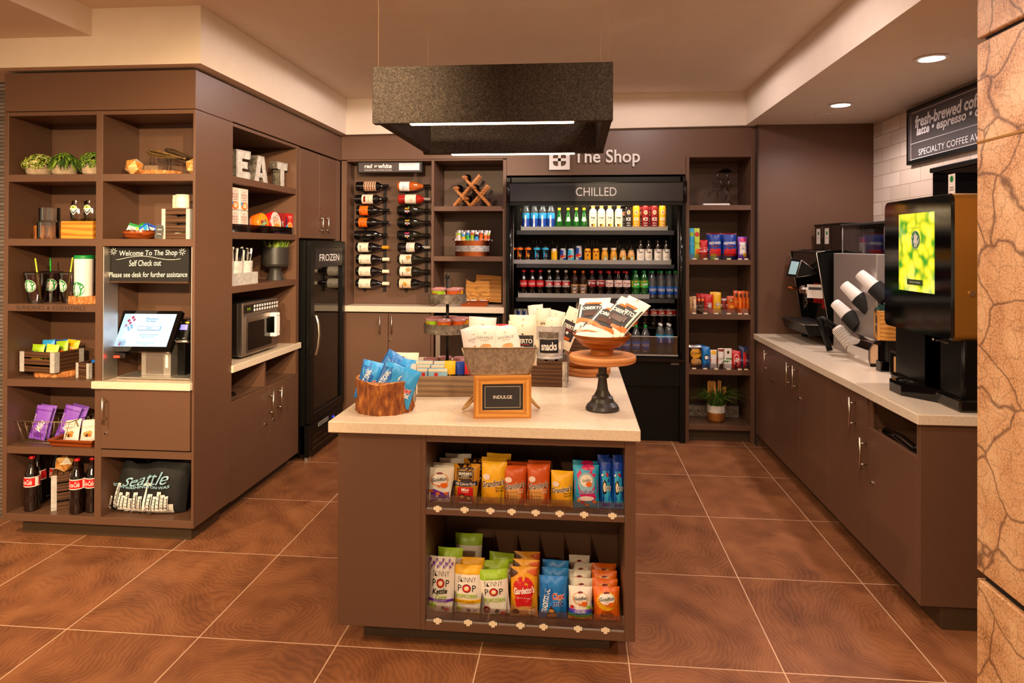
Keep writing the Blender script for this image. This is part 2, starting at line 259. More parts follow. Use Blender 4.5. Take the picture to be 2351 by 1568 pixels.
# ------------------------------------------------------------------ mesh builder
class MB:
    def __init__(s): s.v = []; s.f = []; s.mi = []; s.sm = []; s.mats = []; s.T = None
    def idx(s, m):
        if m not in s.mats: s.mats.append(m)
        return s.mats.index(m)
    def add(s, vs, fs, m, smooth=False):
        n = len(s.v); T = s.T
        s.v += [tuple(T @ Vector(p)) if T else tuple(p) for p in vs]; i = s.idx(m)
        for f in fs: s.f.append([n+k for k in f]); s.mi.append(i); s.sm.append(smooth)
        return s
    def box(s, a, b, m, bev=0.):
        (x0, y0, z0), (x1, y1, z1) = [min(p, q) for p, q in zip(a, b)], [max(p, q) for p, q in zip(a, b)]
        if not bev:
            s.add([(x0, y0, z0), (x1, y0, z0), (x1, y1, z0), (x0, y1, z0), (x0, y0, z1), (x1, y0, z1), (x1, y1, z1), (x0, y1, z1)],
                  [(0, 3, 2, 1), (4, 5, 6, 7), (0, 1, 5, 4), (1, 2, 6, 5), (2, 3, 7, 6), (3, 0, 4, 7)], m); return s
        B = min(bev, (x1-x0)*.49, (y1-y0)*.49, (z1-z0)*.49)
        vs = []; ix = {}
        for sx in (0, 1):
            for sy in (0, 1):
                for sz in (0, 1):
                    c = (x1 if sx else x0, y1 if sy else y0, z1 if sz else z0); i = (-B if sx else B, -B if sy else B, -B if sz else B)
                    for ax in range(3):
                        p = [c[k]+(i[k] if k != ax else 0) for k in range(3)]; ix[sx, sy, sz, ax] = len(vs); vs.append(p)
        F = []
        for ax in range(3):
            o = [k for k in range(3) if k != ax]
            for sd in (0, 1):
                q = []
                for a_, b_ in ((0, 0), (1, 0), (1, 1), (0, 1)):
                    c = [0, 0, 0]; c[ax] = sd; c[o[0]] = a_; c[o[1]] = b_; q.append(ix[(*c, ax)])
                if (sd == 0) ^ (ax == 1): q.reverse()
                F.append(q)
            for a_ in (0, 1):
                for b_ in (0, 1):
                    c0 = [0, 0, 0]; c0[o[0]] = a_; c0[o[1]] = b_; c1 = list(c0); c1[ax] = 1
                    q = [ix[(*c0, o[0])], ix[(*c1, o[0])], ix[(*c1, o[1])], ix[(*c0, o[1])]]
                    if (a_ == b_) ^ (ax == 1): q.reverse()
                    F.append(q)
        for sx in (0, 1):
            for sy in (0, 1):
                for sz in (0, 1):
                    q = [ix[sx, sy, sz, k] for k in range(3)]
                    if (sx+sy+sz) % 2 == 0: q.reverse()
                    F.append(q)
        s.add(vs, F, m); return s
    def lathe(s, prof, m, n=24, smooth=True, c=(0, 0), sx=1., sy=1.):   # prof: (r,z) or (r,z,mat for the band up to here)
        for k in range(len(prof)-1):
            a, b = prof[k], prof[k+1]; mm = b[2] if len(b) > 2 else m; vs = []; fs = []
            for j in range(n):
                t = 2*PI*j/n; cx, sn = math.cos(t)*sx, math.sin(t)*sy
                vs += [(c[0]+a[0]*cx, c[1]+a[0]*sn, a[1]), (c[0]+b[0]*cx, c[1]+b[0]*sn, b[1])]
            for j in range(n):
                q = (j+1) % n; f = (2*j, 2*q, 2*q+1, 2*j+1)
                if a[0] < 1e-7: f = (2*j, 2*q+1, 2*j+1)
                elif b[0] < 1e-7: f = (2*j, 2*q, 2*j+1)
                fs.append(f)
            s.add(vs, fs, mm, smooth)
        return s
    def tube(s, pts, r, m, n=8, closed=False, caps=True):
        pts = [Vector(p) for p in pts]; N_ = len(pts); vs = []; fs = []; prev = None
        rr = r if isinstance(r, (list, tuple)) else [r]*N_
        for i, p in enumerate(pts):
            a = pts[i-1] if (i or closed) else p; b = pts[(i+1) % N_] if (i < N_-1 or closed) else p
            d = (b-a).normalized()
            if prev is None: u = d.orthogonal().normalized()
            else:
                u = prev-d*prev.dot(d); u = u.normalized() if u.length > 1e-6 else d.orthogonal().normalized()
            prev = u; w_ = d.cross(u)
            vs += [p+(u*math.cos(2*PI*j/n)+w_*math.sin(2*PI*j/n))*rr[i] for j in range(n)]
        for i in range(N_ if closed else N_-1):
            k = (i+1) % N_
            for j in range(n): fs.append((i*n+j, i*n+(j+1) % n, k*n+(j+1) % n, k*n+j))
        if caps and not closed: fs += [tuple(range(n))[::-1], tuple((N_-1)*n+j for j in range(n))]
        return s.add(vs, fs, m, True)
    def prism(s, poly, y0, y1, m, side=None):        # polygon in x,z extruded from y0 (front) to y1
        n = len(poly); ar = sum(poly[i][0]*poly[(i+1) % n][1]-poly[(i+1) % n][0]*poly[i][1] for i in range(n))
        if ar < 0: poly = poly[::-1]
        vs = [(x, y0, z) for x, z in poly]+[(x, y1, z) for x, z in poly]
        s.add(vs, [tuple(range(n)), tuple(range(2*n-1, n-1, -1))], m)
        s.add(vs, [(i, n+i, n+(i+1) % n, (i+1) % n) for i in range(n)], side or m); return s
    def mesh(s, name):
        me = bpy.data.meshes.new(name); me.from_pydata(s.v, [], s.f)
        for m in s.mats: me.materials.append(M[m])
        me.polygons.foreach_set('material_index', s.mi); me.polygons.foreach_set('use_smooth', s.sm); me.update(); return me
    def build(s, name, parent=None, loc=(0, 0, 0), rot=(0, 0, 0)):
        o = bpy.data.objects.new(name, s.mesh(name)); COL.objects.link(o); o.location = loc; o.rotation_euler = rot
        if parent: o.parent = parent
        return o
    def thing(s, name, label, cat, loc=(0, 0, 0), rot=(0, 0, 0), group=None):
        return tag(s.build(name, None, loc, rot), label, cat, group)
def tag(o, label, cat, group=None):
    o['label'] = label; o['category'] = cat
    if group: o['group'] = group
    return o
def thing(name, label, cat, loc=(0, 0, 0), rot=(0, 0, 0), group=None):
    o = bpy.data.objects.new(name, None); COL.objects.link(o); o.empty_display_size = .05; o.location = loc; o.rotation_euler = rot
    return tag(o, label, cat, group)
def struct(mb, name): o = mb.build(name); o['kind'] = 'structure'; return o
def dup(root, label, loc=None, rot=None, group=None):
    r = root.copy(); COL.objects.link(r)
    if loc is not None: r.location = loc
    if rot is not None: r.rotation_euler = rot
    r['label'] = label
    if group: r['group'] = group
    for ch in list(root.children):
        c = ch.copy(); COL.objects.link(c); c.parent = r
        for g in list(ch.children):
            d = g.copy(); COL.objects.link(d); d.parent = c
    return r
ORD = ['first', 'second', 'third', 'fourth', 'fifth', 'sixth', 'seventh', 'eighth', 'ninth', 'tenth', 'eleventh', 'twelfth', 'thirteenth', 'fourteenth', 'fifteenth', 'sixteenth', 'seventeenth']

# ------------------------------------------------------------------ printing on surfaces
_tc = {}
def text_mesh(txt, shear=0, bold=0, sp=1.):
    k = (txt, shear, bold, sp)
    if k not in _tc:
        c = bpy.data.curves.new('t', 'FONT'); c.body = txt; c.size = 1; c.shear = shear; c.offset = bold; c.resolution_u = 3; c.space_character = sp; c.align_x = 'CENTER'; c.space_line = .85
        o = bpy.data.objects.new('t', c); me = bpy.data.meshes.new_from_object(o)
        vs = [(v.co.x, v.co.y) for v in me.vertices]; fs = [tuple(p.vertices) for p in me.polygons]
        bpy.data.objects.remove(o); bpy.data.curves.remove(c); bpy.data.meshes.remove(me)
        if vs:
            x0, x1 = min(v[0] for v in vs), max(v[0] for v in vs); y0, y1 = min(v[1] for v in vs), max(v[1] for v in vs)
            vs = [((x-(x0+x1)/2)/(x1-x0), (y-(y0+y1)/2)/max(y1-y0, 1e-6)) for x, y in vs]
        _tc[k] = (vs, fs)
    return _tc[k]
def deco(mb, items, fn, W, H, eps=.0005, off0=0):
    """items in fractions of W (-.5...5) and H (0..1); fn(x,z,off)->point on the surface pushed out by off"""
    for lay, it in enumerate(items):
        off = eps*(lay+1)+off0; k = it[0]
        if k == 't':
            _, txt, cx, cz, w_, h_, m = it[:7]; rot, sh, bo = (list(it[7:])+[0, 0, 0])[:3]
            vs, fs = text_mesh(txt, sh, bo); ca, sa = math.cos(rot), math.sin(rot); out = []
            for x, y in vs:
                X, Y = x*w_*W, y*h_*H; out.append(fn(cx*W+X*ca-Y*sa, cz*H+X*sa+Y*ca, off))
            mb.add(out, fs, m); continue
        if k == 'e':
            _, cx, cz, rx, rz, m = it[:6]; rot = it[6] if len(it) > 6 else 0; n = 18
            pts = [(math.cos(2*PI*j/n)*rx*W, math.sin(2*PI*j/n)*rz*H) for j in range(n)]
        elif k == 'r':
            _, cx, cz, w_, h_, m = it[:6]; rot = it[6] if len(it) > 6 else 0; a, b = w_*W/2, h_*H/2; pts = []
            for (xa, za), (xb, zb) in (((-a, -b), (a, -b)), ((a, -b), (a, b)), ((a, b), (-a, b)), ((-a, b), (-a, -b))):
                pts += [(xa+(xb-xa)*j/4, za+(zb-za)*j/4) for j in range(4)]
        else:
            _, pp, m = it[:3]; rot = 0; cx = sum(p[0] for p in pp)/len(pp); cz = sum(p[1] for p in pp)/len(pp); pts = []
            for j in range(len(pp)):
                a, b = pp[j], pp[(j+1) % len(pp)]; pts += [((a[0]+(b[0]-a[0])*q/3-cx)*W, (a[1]+(b[1]-a[1])*q/3-cz)*H) for q in range(3)]
        ca, sa = math.cos(rot), math.sin(rot); n = len(pts); vs = []; fs = []
        pts = [(x*ca-z*sa, x*sa+z*ca) for x, z in pts]
        for s_ in (1, .66, .33):
            vs += [fn(cx*W+x*s_, cz*H+z*s_, off) for x, z in pts]
        vs.append(fn(cx*W, cz*H, off))
        ar = sum(pts[i][0]*pts[(i+1) % n][1]-pts[(i+1) % n][0]*pts[i][1] for i in range(n))
        for q in range(2): fs += [(q*n+j, q*n+(j+1) % n, (q+1)*n+(j+1) % n, (q+1)*n+j) for j in range(n)]
        fs += [(2*n+j, 2*n+(j+1) % n, 3*n) for j in range(n)]
        if ar < 0: fs = [f[::-1] for f in fs]
        mb.add(vs, fs, m)
def flat(y0, x0=0, z0=0): return lambda x, z, o: (x0+x, y0-o, z0+z)
def cyl(rf, z0=0, a0=0):
    def fn(x, z, o):
        r = rf(z) if callable(rf) else rf; t = x/r+a0; return ((r+o)*math.sin(t), -(r+o)*math.cos(t), z0+z)
    return fn
def siren(r, cx=0, cz=0, W=1., H=1., g='green', wm='white'):       # round green emblem with a crowned figure
    rx, rz = r/W, r/H; S = lambda pts: [(cx+x*rx, cz+z*rz) for x, z in pts]
    star = [(math.cos(PI/2+j*PI/5)*(.2 if j % 2 == 0 else .09), .66+math.sin(PI/2+j*PI/5)*(.2 if j % 2 == 0 else .09)) for j in range(10)]
    it = [('e', cx, cz, rx, rz, wm), ('e', cx, cz, rx*.94, rz*.94, g),
          ('p', S([(-.3, -.8), (.3, -.8), (.42, -.2), (.3, .2), (.3, .38), (.42, .62), (.15, .5), (0, .66), (-.15, .5), (-.42, .62), (-.3, .38), (-.3, .2), (-.42, -.2)]), wm),
          ('p', S(star), wm)]
    for sg in (-1, 1):
        it += [('p', S([(sg*.55, -.7), (sg*.86, -.2), (sg*.9, .25), (sg*.72, .12), (sg*.62, -.1)]), wm), ('p', S([(sg*.5, .1), (sg*.74, .34), (sg*.6, .5), (sg*.46, .36)]), wm),
               ('p', S([(sg*.16, -.75), (sg*.2, -.3), (sg*.26, -.3), (sg*.24, -.75)]), g)]
    it += [('e', cx-.1*rx, cz+.22*rz, .03*rx, .03*rz, g), ('e', cx+.1*rx, cz+.22*rz, .03*rx, .03*rz, g), ('r', cx, cz+.04*rz, .14*rx, .04*rz, g)]
    return it

# ------------------------------------------------------------------ packet builder
def bag_mb(w_, h_, d, base_m, bands=(), items=(), seed=0, nx=10, nz=12, crimp=.06, wr=.1, flatbot=False):
    rnd = random.Random(seed); ph = [rnd.uniform(0, 6) for _ in range(4)]
    def dep(x, z):
        u = max(-1, min(1, 2*x/w_)); v = max(-1, min(1, 2*z/h_-1)); vv = v if not (flatbot and v < 0) else v*.72
        p = max(0, 1-abs(u)**2.6)**.65*max(0, 1-abs(vv)**3.2)**.75
        q = 1+wr*math.sin(7*u+ph[0]+2*v)*abs(v)+wr*math.sin(5*v+ph[1])*.5+wr*.6*math.sin(11*u+9*v+ph[2])*max(0, v)
        return d/2*p*q+.0012
    def wx(x, z):
        v = 2*z/h_-1; return x*(1-.05*(1-v*v))
    zc = sorted({round(i/nz, 4) for i in range(nz+1)} | {b for bd in bands for b in bd[:2]})
    mb = MB()
    for side in (-1, 1):
        vs = [(wx((i/nx-.5)*w_, zz*h_), side*dep((i/nx-.5)*w_, zz*h_), zz*h_+(.006*math.sin(3.3*(i/nx)*2+ph[3])*h_*4*max(0, zz-.85) if zz > .9 else 0)) for zz in zc for i in range(nx+1)]
        groups = {}
        for k in range(len(zc)-1):
            zm = (zc[k]+zc[k+1])/2; mm = base_m
            for b in bands:
                if b[0] <= zm <= b[1]: mm = b[2]
            for i in range(nx):
                f = (k*(nx+1)+i, k*(nx+1)+i+1, (k+1)*(nx+1)+i+1, (k+1)*(nx+1)+i)
                groups.setdefault(mm, []).append(f if side < 0 else f[::-1])
        for mm, fs in groups.items(): mb.add(vs, fs, mm, True)
    deco(mb, items, lambda x, z, o: (wx(x, z), -(dep(x, z)+o), z), w_, h_)
    return mb
def bottle_parts(H, R, body, cap, lab=None, items=(), kind='pet', capr=.40, neck=None, n=20):
    if kind == 'pet': prof = [(0, 0), (.8*R, 0), (.98*R, .02*H), (R, .09*H), (.93*R, .14*H), (.93*R, .30*H), (R, .36*H), (R, .62*H), (.97*R, .67*H), (.74*R, .77*H), (.48*R, .86*H), (.36*R, .90*H), (.36*R, .94*H)]; cz = .92
    elif kind == 'contour': prof = [(0, 0), (.86*R, 0), (.98*R, .02*H), (1.0*R, .18*H), (.88*R, .30*H), (.9*R, .36*H), (1.0*R, .44*H), (1.0*R, .58*H), (.86*R, .70*H), (.56*R, .80*H), (.42*R, .86*H), (.37*R, .93*H), (.40*R, .96*H)]; cz = .955
    elif kind == 'water': prof = [(0, 0), (.9*R, 0), (R, .02*H), (R, .62*H), (.96*R, .7*H), (.7*R, .82*H), (.42*R, .89*H), (.4*R, .95*H)]; cz = .925
    elif kind == 'pear': prof = [(0, 0), (.8*R, 0), (.98*R, .03*H), (R, .25*H), (.92*R, .42*H), (.62*R, .62*H), (.4*R, .76*H), (.32*R, .86*H), (.32*R, .93*H)]; cz = .90
    elif kind == 'flat': prof = [(0, 0), (.9*R, 0), (R, .02*H), (R, .72*H), (.97*R, .77*H), (.75*R, .85*H), (.42*R, .89*H), (.42*R, .92*H)]; cz = .90
    elif kind == 'tube': prof = [(0, 0), (.9*R, 0), (R, .02*H), (R, .82*H), (.94*R, .90*H), (.72*R, .96*H), (.4*R, .985*H), (0, .985*H)]; cz = 2
    elif kind == 'milk': prof = [(0, 0), (.9*R, 0), (R, .03*H), (R, .5*H), (.95*R, .62*H), (.78*R, .78*H), (.74*R, .90*H)]; cz = .88
    elif kind == 'can': prof = [(0, 0), (.78*R, 0), (.97*R, .03*H), (R, .06*H), (R, .9*H), (.9*R, .95*H), (.82*R, .98*H), (.84*R, 1*H), (.76*R, .99*H), (.74*R, .97*H), (0, .97*H)]; cz = 2
    elif kind == 'wine': prof = [(0, .012*H), (.6*R, .006*H), (.94*R, 0), (R, .012*H), (R, .58*H), (.97*R, .63*H), (.75*R, .70*H), (.46*R, .76*H), (.36*R, .82*H), (.36*R, 1*H), (0, H)]; cz = 2
    elif kind == 'burg': prof = [(0, .012*H), (.6*R, .006*H), (.94*R, 0), (R, .012*H), (R, .46*H), (.95*R, .52*H), (.72*R, .63*H), (.48*R, .72*H), (.37*R, .8*H), (.36*R, 1*H), (0, H)]; cz = 2
    b = MB().lathe(prof, body, n)
    c = None
    if cz < 1: c = MB().lathe([(0, cz*H), (capr*R, cz*H), (capr*R, .985*H), (capr*R*.9, H), (0, H)], cap, 14)
    l = None
    if lab:
        z0, z1, lm = lab; l = MB()
        def rf(z):
            z += z0*H
            for a, q in zip(prof, prof[1:]):
                if a[1] <= z <= q[1] and q[1] > a[1]: return (a[0]+(q[0]-a[0])*(z-a[1])/(q[1]-a[1]))+.0008
            return R+.0008
        hh = (z1-z0)*H; st = [i/6 for i in range(7)]
        if isinstance(lm, str): lm = [(0, 1, lm)]
        for a, q, mm in lm:
            ks = [a]+[x for x in st if a < x < q]+[q]
            l.lathe([(rf(k*hh), z0*H+k*hh) for k in ks], mm, n)
        deco(l, items, cyl(rf, z0*H), 2*R, hh, .0004)
    return b, c, l
def bottle(name, label, cat, loc, rot=(0, 0, 0), group=None, **k):
    b, c, l = bottle_parts(**k); o = b.thing(name, label, cat, loc, rot, group)
    if c: c.build('cap', o)
    if l: l.build('label', o)
    return o
# ================================================================== THE ROOM
struct(MB().box((-8, -5, -.1), (6, 8, 0), 'floor_tile'), 'floor')
struct(MB().box((-8, -5, 2.89), (6, 8, 2.99), 'plaster'), 'ceiling')
def slab(poly, zs, ztop, m):                # polygon x,y with its own bottom height per corner
    n = len(poly); b = MB(); vs = [(x, y, z) for (x, y), z in zip(poly, zs)]+[(x, y, ztop) for x, y in poly]
    b.add(vs, [tuple(range(n))[::-1], tuple(range(n, 2*n))], m); b.add(vs, [(i, (i+1) % n, n+(i+1) % n, n+i) for i in range(n)], m); return b
struct(slab([(-1.985, 3.42), (-1.985, 5.71), (1.378, 5.71), (1.378, -5), (6, -5), (6, 8), (-8, 8), (-8, 3.42)], [2.582, 2.579, 2.616, 2.616, 2.616, 2.616, 2.575, 2.582], 2.90, 'plaster'), 'trim_1')
struct(MB().box((-8, -5, 2.742), (-2.60, 3.42, 2.9), 'plaster'), 'trim_2')
struct(MB().box((-3.2, 6.42, 0), (2.6, 6.55, 2.62), 'brown_laminate'), 'wall_back')
struct(MB().box((-8, 3.72, 0), (-3.165, 3.85, 2.6), 'ledger_stone'), 'wall_left')
struct(MB().box((2.37, 2.0, 0), (2.5, 6.5, 2.63), 'wall_tile'), 'wall_right')
struct(MB().box((1.468, 5.70, 0), (2.37, 5.80, 2.63), 'brown_laminate').box((1.464, 5.696, 0), (1.475, 5.80, 2.63), 'edge_line'), 'wall_rear')
# stone clad pillar at the right edge
p = thing('stone_pillar', 'tall pillar clad in glowing brown cracked stone slabs at the right edge', 'pillar', (1.46, 2.64, 0))
for i, (z0, z1) in enumerate(((0, .415), (.445, 2.365), (2.385, 2.615))):
    MB().box((0, -1.5, z0), (.9, 0, z1), 'pillar_stone', .004).build('stone_slab', p)
MB().box((.02, -1.48, .4), (.88, -.02, 2.4), 'black_matte').build('core', p)
MB().box((-.002, -1.5, 2.0), (.001, 0, 2.008), 'brass_gold').build('metal_strip', p)

# ================================================================== CABINETRY
def handle(parent, loc, rot, L=.16, name='handle'):
    b = MB().tube([(0, -.032, -L/2), (0, -.032, L/2)], .006, 'nickel', 10)
    for s in (-.32, .32): b.tube([(0, 0, s*L), (0, -.032, s*L)], .0045, 'nickel', 8)
    return b.build(name, parent, loc, rot)
def lock(parent, loc, rot):
    return MB().add(*disc(.011, .006), 'chrome').add(*disc(.006, .009), 'dark_steel').build('lock', parent, loc, rot)
def disc(r, d, n=16):
    vs = [(r*math.cos(2*PI*j/n), y, r*math.sin(2*PI*j/n)) for y in (0, -d) for j in range(n)]
    return vs, [tuple(range(n, 2*n))]+[(j, (j+1) % n, n+(j+1) % n, n+j) for j in range(n)]
L90, R90 = (0, 0, PI/2), (0, 0, -PI/2)
B = 'brown_laminate'
# --- left display unit, facing the lobby
u = thing('display_shelf_unit', 'tall brown open shelf unit of two columns facing the lobby on the left', 'shelf unit', (-2.603, 3.48, 0))
ox, oy = -2.603, 3.48
def LB(x0, y0, z0, x1, y1, z1, m=B, bev=.0015): return MB().box((x0-ox, y0-oy, z0), (x1-ox, y1-oy, z1), m, bev)
LB(-3.16, 3.48, .094, -3.133, 3.88, 2.352).build('side_panel', u)
LB(-2.060, 3.48, .094, -2.046, 3.878, 2.352).build('side_panel', u)
LB(-2.616, 3.48, .094, -2.577, 3.80, 2.352).build('divider', u)
LB(-3.133, 3.79, .094, -2.06, 3.81, 2.352).build('back_panel', u)
LB(-3.16, 3.48, 2.355, -2.046, 3.88, 2.566).build('top_fascia', u)
LB(-3.133, 3.482, 2.330, -2.06, 3.79, 2.352).build('shelf', u)
for z, x0, x1 in ((2.006, -3.133, -2.616), (1.652, -3.133, -2.616), (1.291, -3.133, -2.616), (.876, -3.133, -2.616), (.505, -3.133, -2.616), (2.006, -2.577, -2.06), (1.652, -2.577, -2.06), (.503, -2.577, -2.06)):
    LB(x0, 3.481, z-.04, x1, 3.79, z).build('shelf', u)
LB(-3.133, 3.481, .094, -2.06, 3.79, .135).build('base_shelf', u)
LB(-3.10, 3.555, 0, -2.10, 3.85, .094, 'toe').build('toe_kick', u)
d = LB(-2.574, 3.472, .512, -2.064, 3.49, .832).build('door', u)
handle(d, (P(244, 933, Y=3.472).x-ox, 3.472-oy, P(244, 940, Y=3.472).z), (0, 0, 0), .145)
lock(d, (P(243, 995, Y=3.472).x-ox, 3.472-oy, P(243, 995, Y=3.472).z), (0, 0, 0))
lt = MB(); deco(lt, [('t', 'SUNDRIES & ESSENTIALS', 0, .5, 1, 1, 'edge_line')], flat(0), .41, .024); lt.build('lettering', u, (P(116, 707, Y=3.48).x-ox, .0, 1.259))
LB(-2.575, 3.482, .88, -2.569, 3.60, 1.61, 'aluminium').build('corner_trim', u); LB(-2.068, 3.482, .88, -2.062, 3.60, 1.61, 'aluminium').build('corner_trim', u)
LB(-2.62, 3.455, .838, -2.055, 3.788, .878, 'quartz', .003).thing('checkout_counter', 'small cream stone ledge under the self checkout terminal', 'counter', (ox, oy, 0))
# --- left wall: microwave cabinet
c = thing('microwave_cabinet', 'brown cabinet with open shelves around the steel microwave on the left wall', 'cabinet', (-2.05, 4.35, 0))
def CB(x0, y0, z0, x1, y1, z1, m=B, bev=.0015): return MB().box((x0+2.05, y0-4.35, z0), (x1+2.05, y1-4.35, z1), m, bev)
CB(-2.70, 3.882, .09, -2.05, 3.889, 2.352).build('side_panel', c); CB(-2.70, 4.815, .09, -2.05, 4.868, 2.352).build('side_panel', c)
CB(-2.70, 3.889, .09, -2.67, 4.815, 2.352).build('back_panel', c)
CB(-2.67, 3.889, 2.332, -2.05, 4.815, 2.352).build('shelf', c)
for z in (2.035, 1.70, 1.372): CB(-2.67, 3.889, z-.042, -2.051, 4.815, z).build('shelf', c)
CB(-2.67, 3.889, .66, -2.06, 4.815, .68).build('slot_floor', c); CB(-2.60, 4.335, .68, -2.06, 4.36, .855).build('slot_divider', c)
CB(-2.66, 3.9, 0, -2.13, 4.86, .09, 'toe').build('toe_kick', c)
for y0, y1, hp, lp in ((3.884, 4.385, (617, 927), (608.4, 974)), (4.389, 4.866, (636.7, 915), (627, 963))):
    d = CB(-2.068, y0, .087, -2.048, y1, .68).build('door', c)
    h = P(*hp, X=-2.048); handle(d, (h.x+2.05, h.y-4.35, h.z), L90, .17); h = P(*lp, X=-2.048); lock(d, (h.x+2.05, h.y-4.35, h.z), L90)
CB(-2.67, 3.875, .857, -2.035, 4.885, .901, 'quartz', .003).thing('counter_ledge', 'cream stone ledge carrying the microwave', 'counter', (-2.05, 4.35, 0))
o = thing('outlet_box', 'grey outlet box in the open slot under the microwave ledge', 'outlet', (-2.2, 4.05, .681)); MB().box((-.02, -.075, .02), (.02, .075, .14), 'off_white', .004).build('cover', o)
MB().tube([(.02, .02, .02), (.06, .05, .008), (.09, -.03, .02), (.07, -.12, .008), (.03, -.06, .03), (.08, .02, .008)], .007, 'black').build('cord', o)
# overhead cabinet over the freezer and long fascia
c = thing('overhead_cabinet', 'brown two-door cupboard above the glass-door freezer', 'cabinet', (-2.05, 5.25, 0))
MB().box((-.6, -.38, 1.672), (-.015, .40, 2.352), B).build('carcass', c)
for y0, y1, px in ((-.378, .002, 733), (.006, .395, 746)):
    d = MB().box((-.015, y0, 1.675), (.004, y1, 2.345), B, .0015).build('door', c); h = P(px, 515, X=-2.046); handle(d, (.004, h.y-5.25, h.z), L90, .15)
    if px == 733: h = P(736, 476, X=-2.046); lock(d, (.004, h.y-5.25, h.z), L90)
MB().box((-.06, -.978, -.103), (0, .90, .103), B, .0015).thing('fascia_panel', 'long brown fascia above the microwave cabinet and freezer on the left wall', 'panel', (-2.046, 4.86, 2.462))
MB().box((-.03, -.04, 0), (.0, .04, 2.35), B, .001).thing('filler_panel', 'narrow brown filler strip between freezer and wine cabinet', 'panel', (-2.05, 5.705, 0))
# --- back wall: wine cabinet
wc = thing('wine_cabinet', 'brown back wall cabinet with wine rack niche, shelves and doors', 'cabinet', (-1.32, 5.76, 0))
def WB(x0, y0, z0, x1, y1, z1, m=B, bev=.0015): return MB().box((x0+1.32, y0-5.76, z0), (x1+1.32, y1-5.76, z1), m, bev)
WB(-2.045, 5.76, .1, -1.998, 6.4, 2.36).build('side_panel', wc); WB(-1.247, 5.76, .1, -1.224, 6.4, 2.36).build('divider', wc); WB(-.627, 5.76, 0, -.597, 6.4, 2.36).build('side_panel', wc)
WB(-1.998, 5.965, 1.1, -1.247, 5.99, 2.36).build('back_panel', wc); WB(-1.224, 6.21, 1.1, -.627, 6.23, 2.36).build('back_panel', wc)
WB(-1.998, 5.762, 2.352, -.627, 6.2, 2.365).build('top_panel', wc)
for z in (1.961, 1.531): WB(-1.224, 5.761, z-.042, -.627, 6.21, z).build('shelf', wc)
WB(-1.998, 5.83, 0, -.63, 6.3, .1, 'toe').build('toe_kick', wc)
for x0, x1, px in ((-1.996, -1.624, 874), (-1.620, -1.25, 901)):
    d = WB(x0, 5.758, .105, x1, 5.778, 1.036).build('door', wc); h = P(px, 745, Y=5.758); handle(d, (h.x+1.32, -.002, h.z), (0, 0, 0), .155)
    if px == 901: h = P(895.5, 781.5, Y=5.758); lock(d, (h.x+1.32, -.002, h.z), (0, 0, 0))
WB(-2.04, 5.735, 1.047, -.612, 6.20, 1.098, 'quartz', .003).thing('back_counter', 'cream stone counter below the wine rack on the back wall', 'counter', (-1.32, 5.76, 0))
k = thing('wine_cooler', 'undercounter steel-framed glass-door wine cooler below the state map shelf', 'fridge', (-.925, 5.80, 0))
MB().box((-.29, .0, .1), (.29, .55, 1.02), 'black').build('cabinet', k); b = MB().box((-.275, -.02, .955), (.275, .0, 1.015), 'black_gloss')
for i in range(4): b.box((-.27, -.024, .962+i*.013), (.27, -.02, .967+i*.013), 'dark_steel')
b.build('vent_grille', k)
f = MB(); [f.box(*q, 'steel', .003) for q in (((-.285, -.03, .905), (.285, 0, .95)), ((-.285, -.03, .12), (.285, 0, .165)), ((-.285, -.03, .165), (-.24, 0, .905)), ((.24, -.03, .165), (.285, 0, .905)))]
d = f.build('door', k); MB().box((-.24, -.02, .165), (.24, -.015, .905), 'smoke').build('glass_pane', d)
b = MB()
for z in (.75, .6, .45, .3):
    b.box((-.24, -.008, z), (.24, -.004, z+.018), 'rack_wood')
b.build('wine_rack', k)
# --- header over the cooler with the shop sign
hd = MB().box((-.045, 0, 2.368), (3.47+.0, .06, 2.575), B).add([(-.045, 0, 2.575), (3.47, 0, 2.611), (3.47, .06, 2.611), (-.045, .06, 2.575)], [(0, 1, 2, 3)], B).add([(-.045, 0, 2.575), (3.47, 0, 2.575), (3.47, 0, 2.611)], [(0, 1, 2)], B)
hd.box((1.405, 0, 2.222), (2.905, .06, 2.368), B).thing('header_fascia', 'wide brown fascia across the back wall behind the raised shop lettering', 'panel', (-2.0, 5.76, 0))
s = thing('shop_sign', 'raised white shop sign lettering with square flower emblem above the cooler', 'sign', (P(1370, 365, Y=5.75).x, 5.745, P(1370, 365, Y=5.75).z))
x0, z0, w_, h_ = fit(1261, 344, 1308, 390, 5.745); q = s.location
e = MB(); cx, cz = x0-q.x, z0-q.z; t_ = w_*.18
e.box((cx-w_/2, -.012, cz), (cx+w_/2, .012, cz+t_), 'white_print').box((cx-w_/2, -.012, cz+h_-t_), (cx+w_/2, .012, cz+h_), 'white_print').box((cx-w_/2, -.012, cz+t_), (cx-w_/2+t_, .012, cz+h_-t_), 'white_print').box((cx+w_/2-t_, -.012, cz+t_), (cx+w_/2, .012, cz+h_-t_), 'white_print')
e.box((cx-.012, -.012, cz+t_), (cx+.012, .012, cz+h_-t_), 'white_print').box((cx-w_/2+t_, -.012, cz+h_/2-.012), (cx+w_/2-t_, .012, cz+h_/2+.012), 'white_print')
for sx in (-1, 1):
    for sz in (-1, 1):
        ax, az = cx+sx*(w_/2-t_), cz+h_/2+sz*(h_/2-t_); e.prism([(ax, az), (ax-sx*.025, az), (ax-sx*.008, az-sz*.008), (ax, az-sz*.025)], -.012, .012, 'white_print')
e.build('emblem', s)
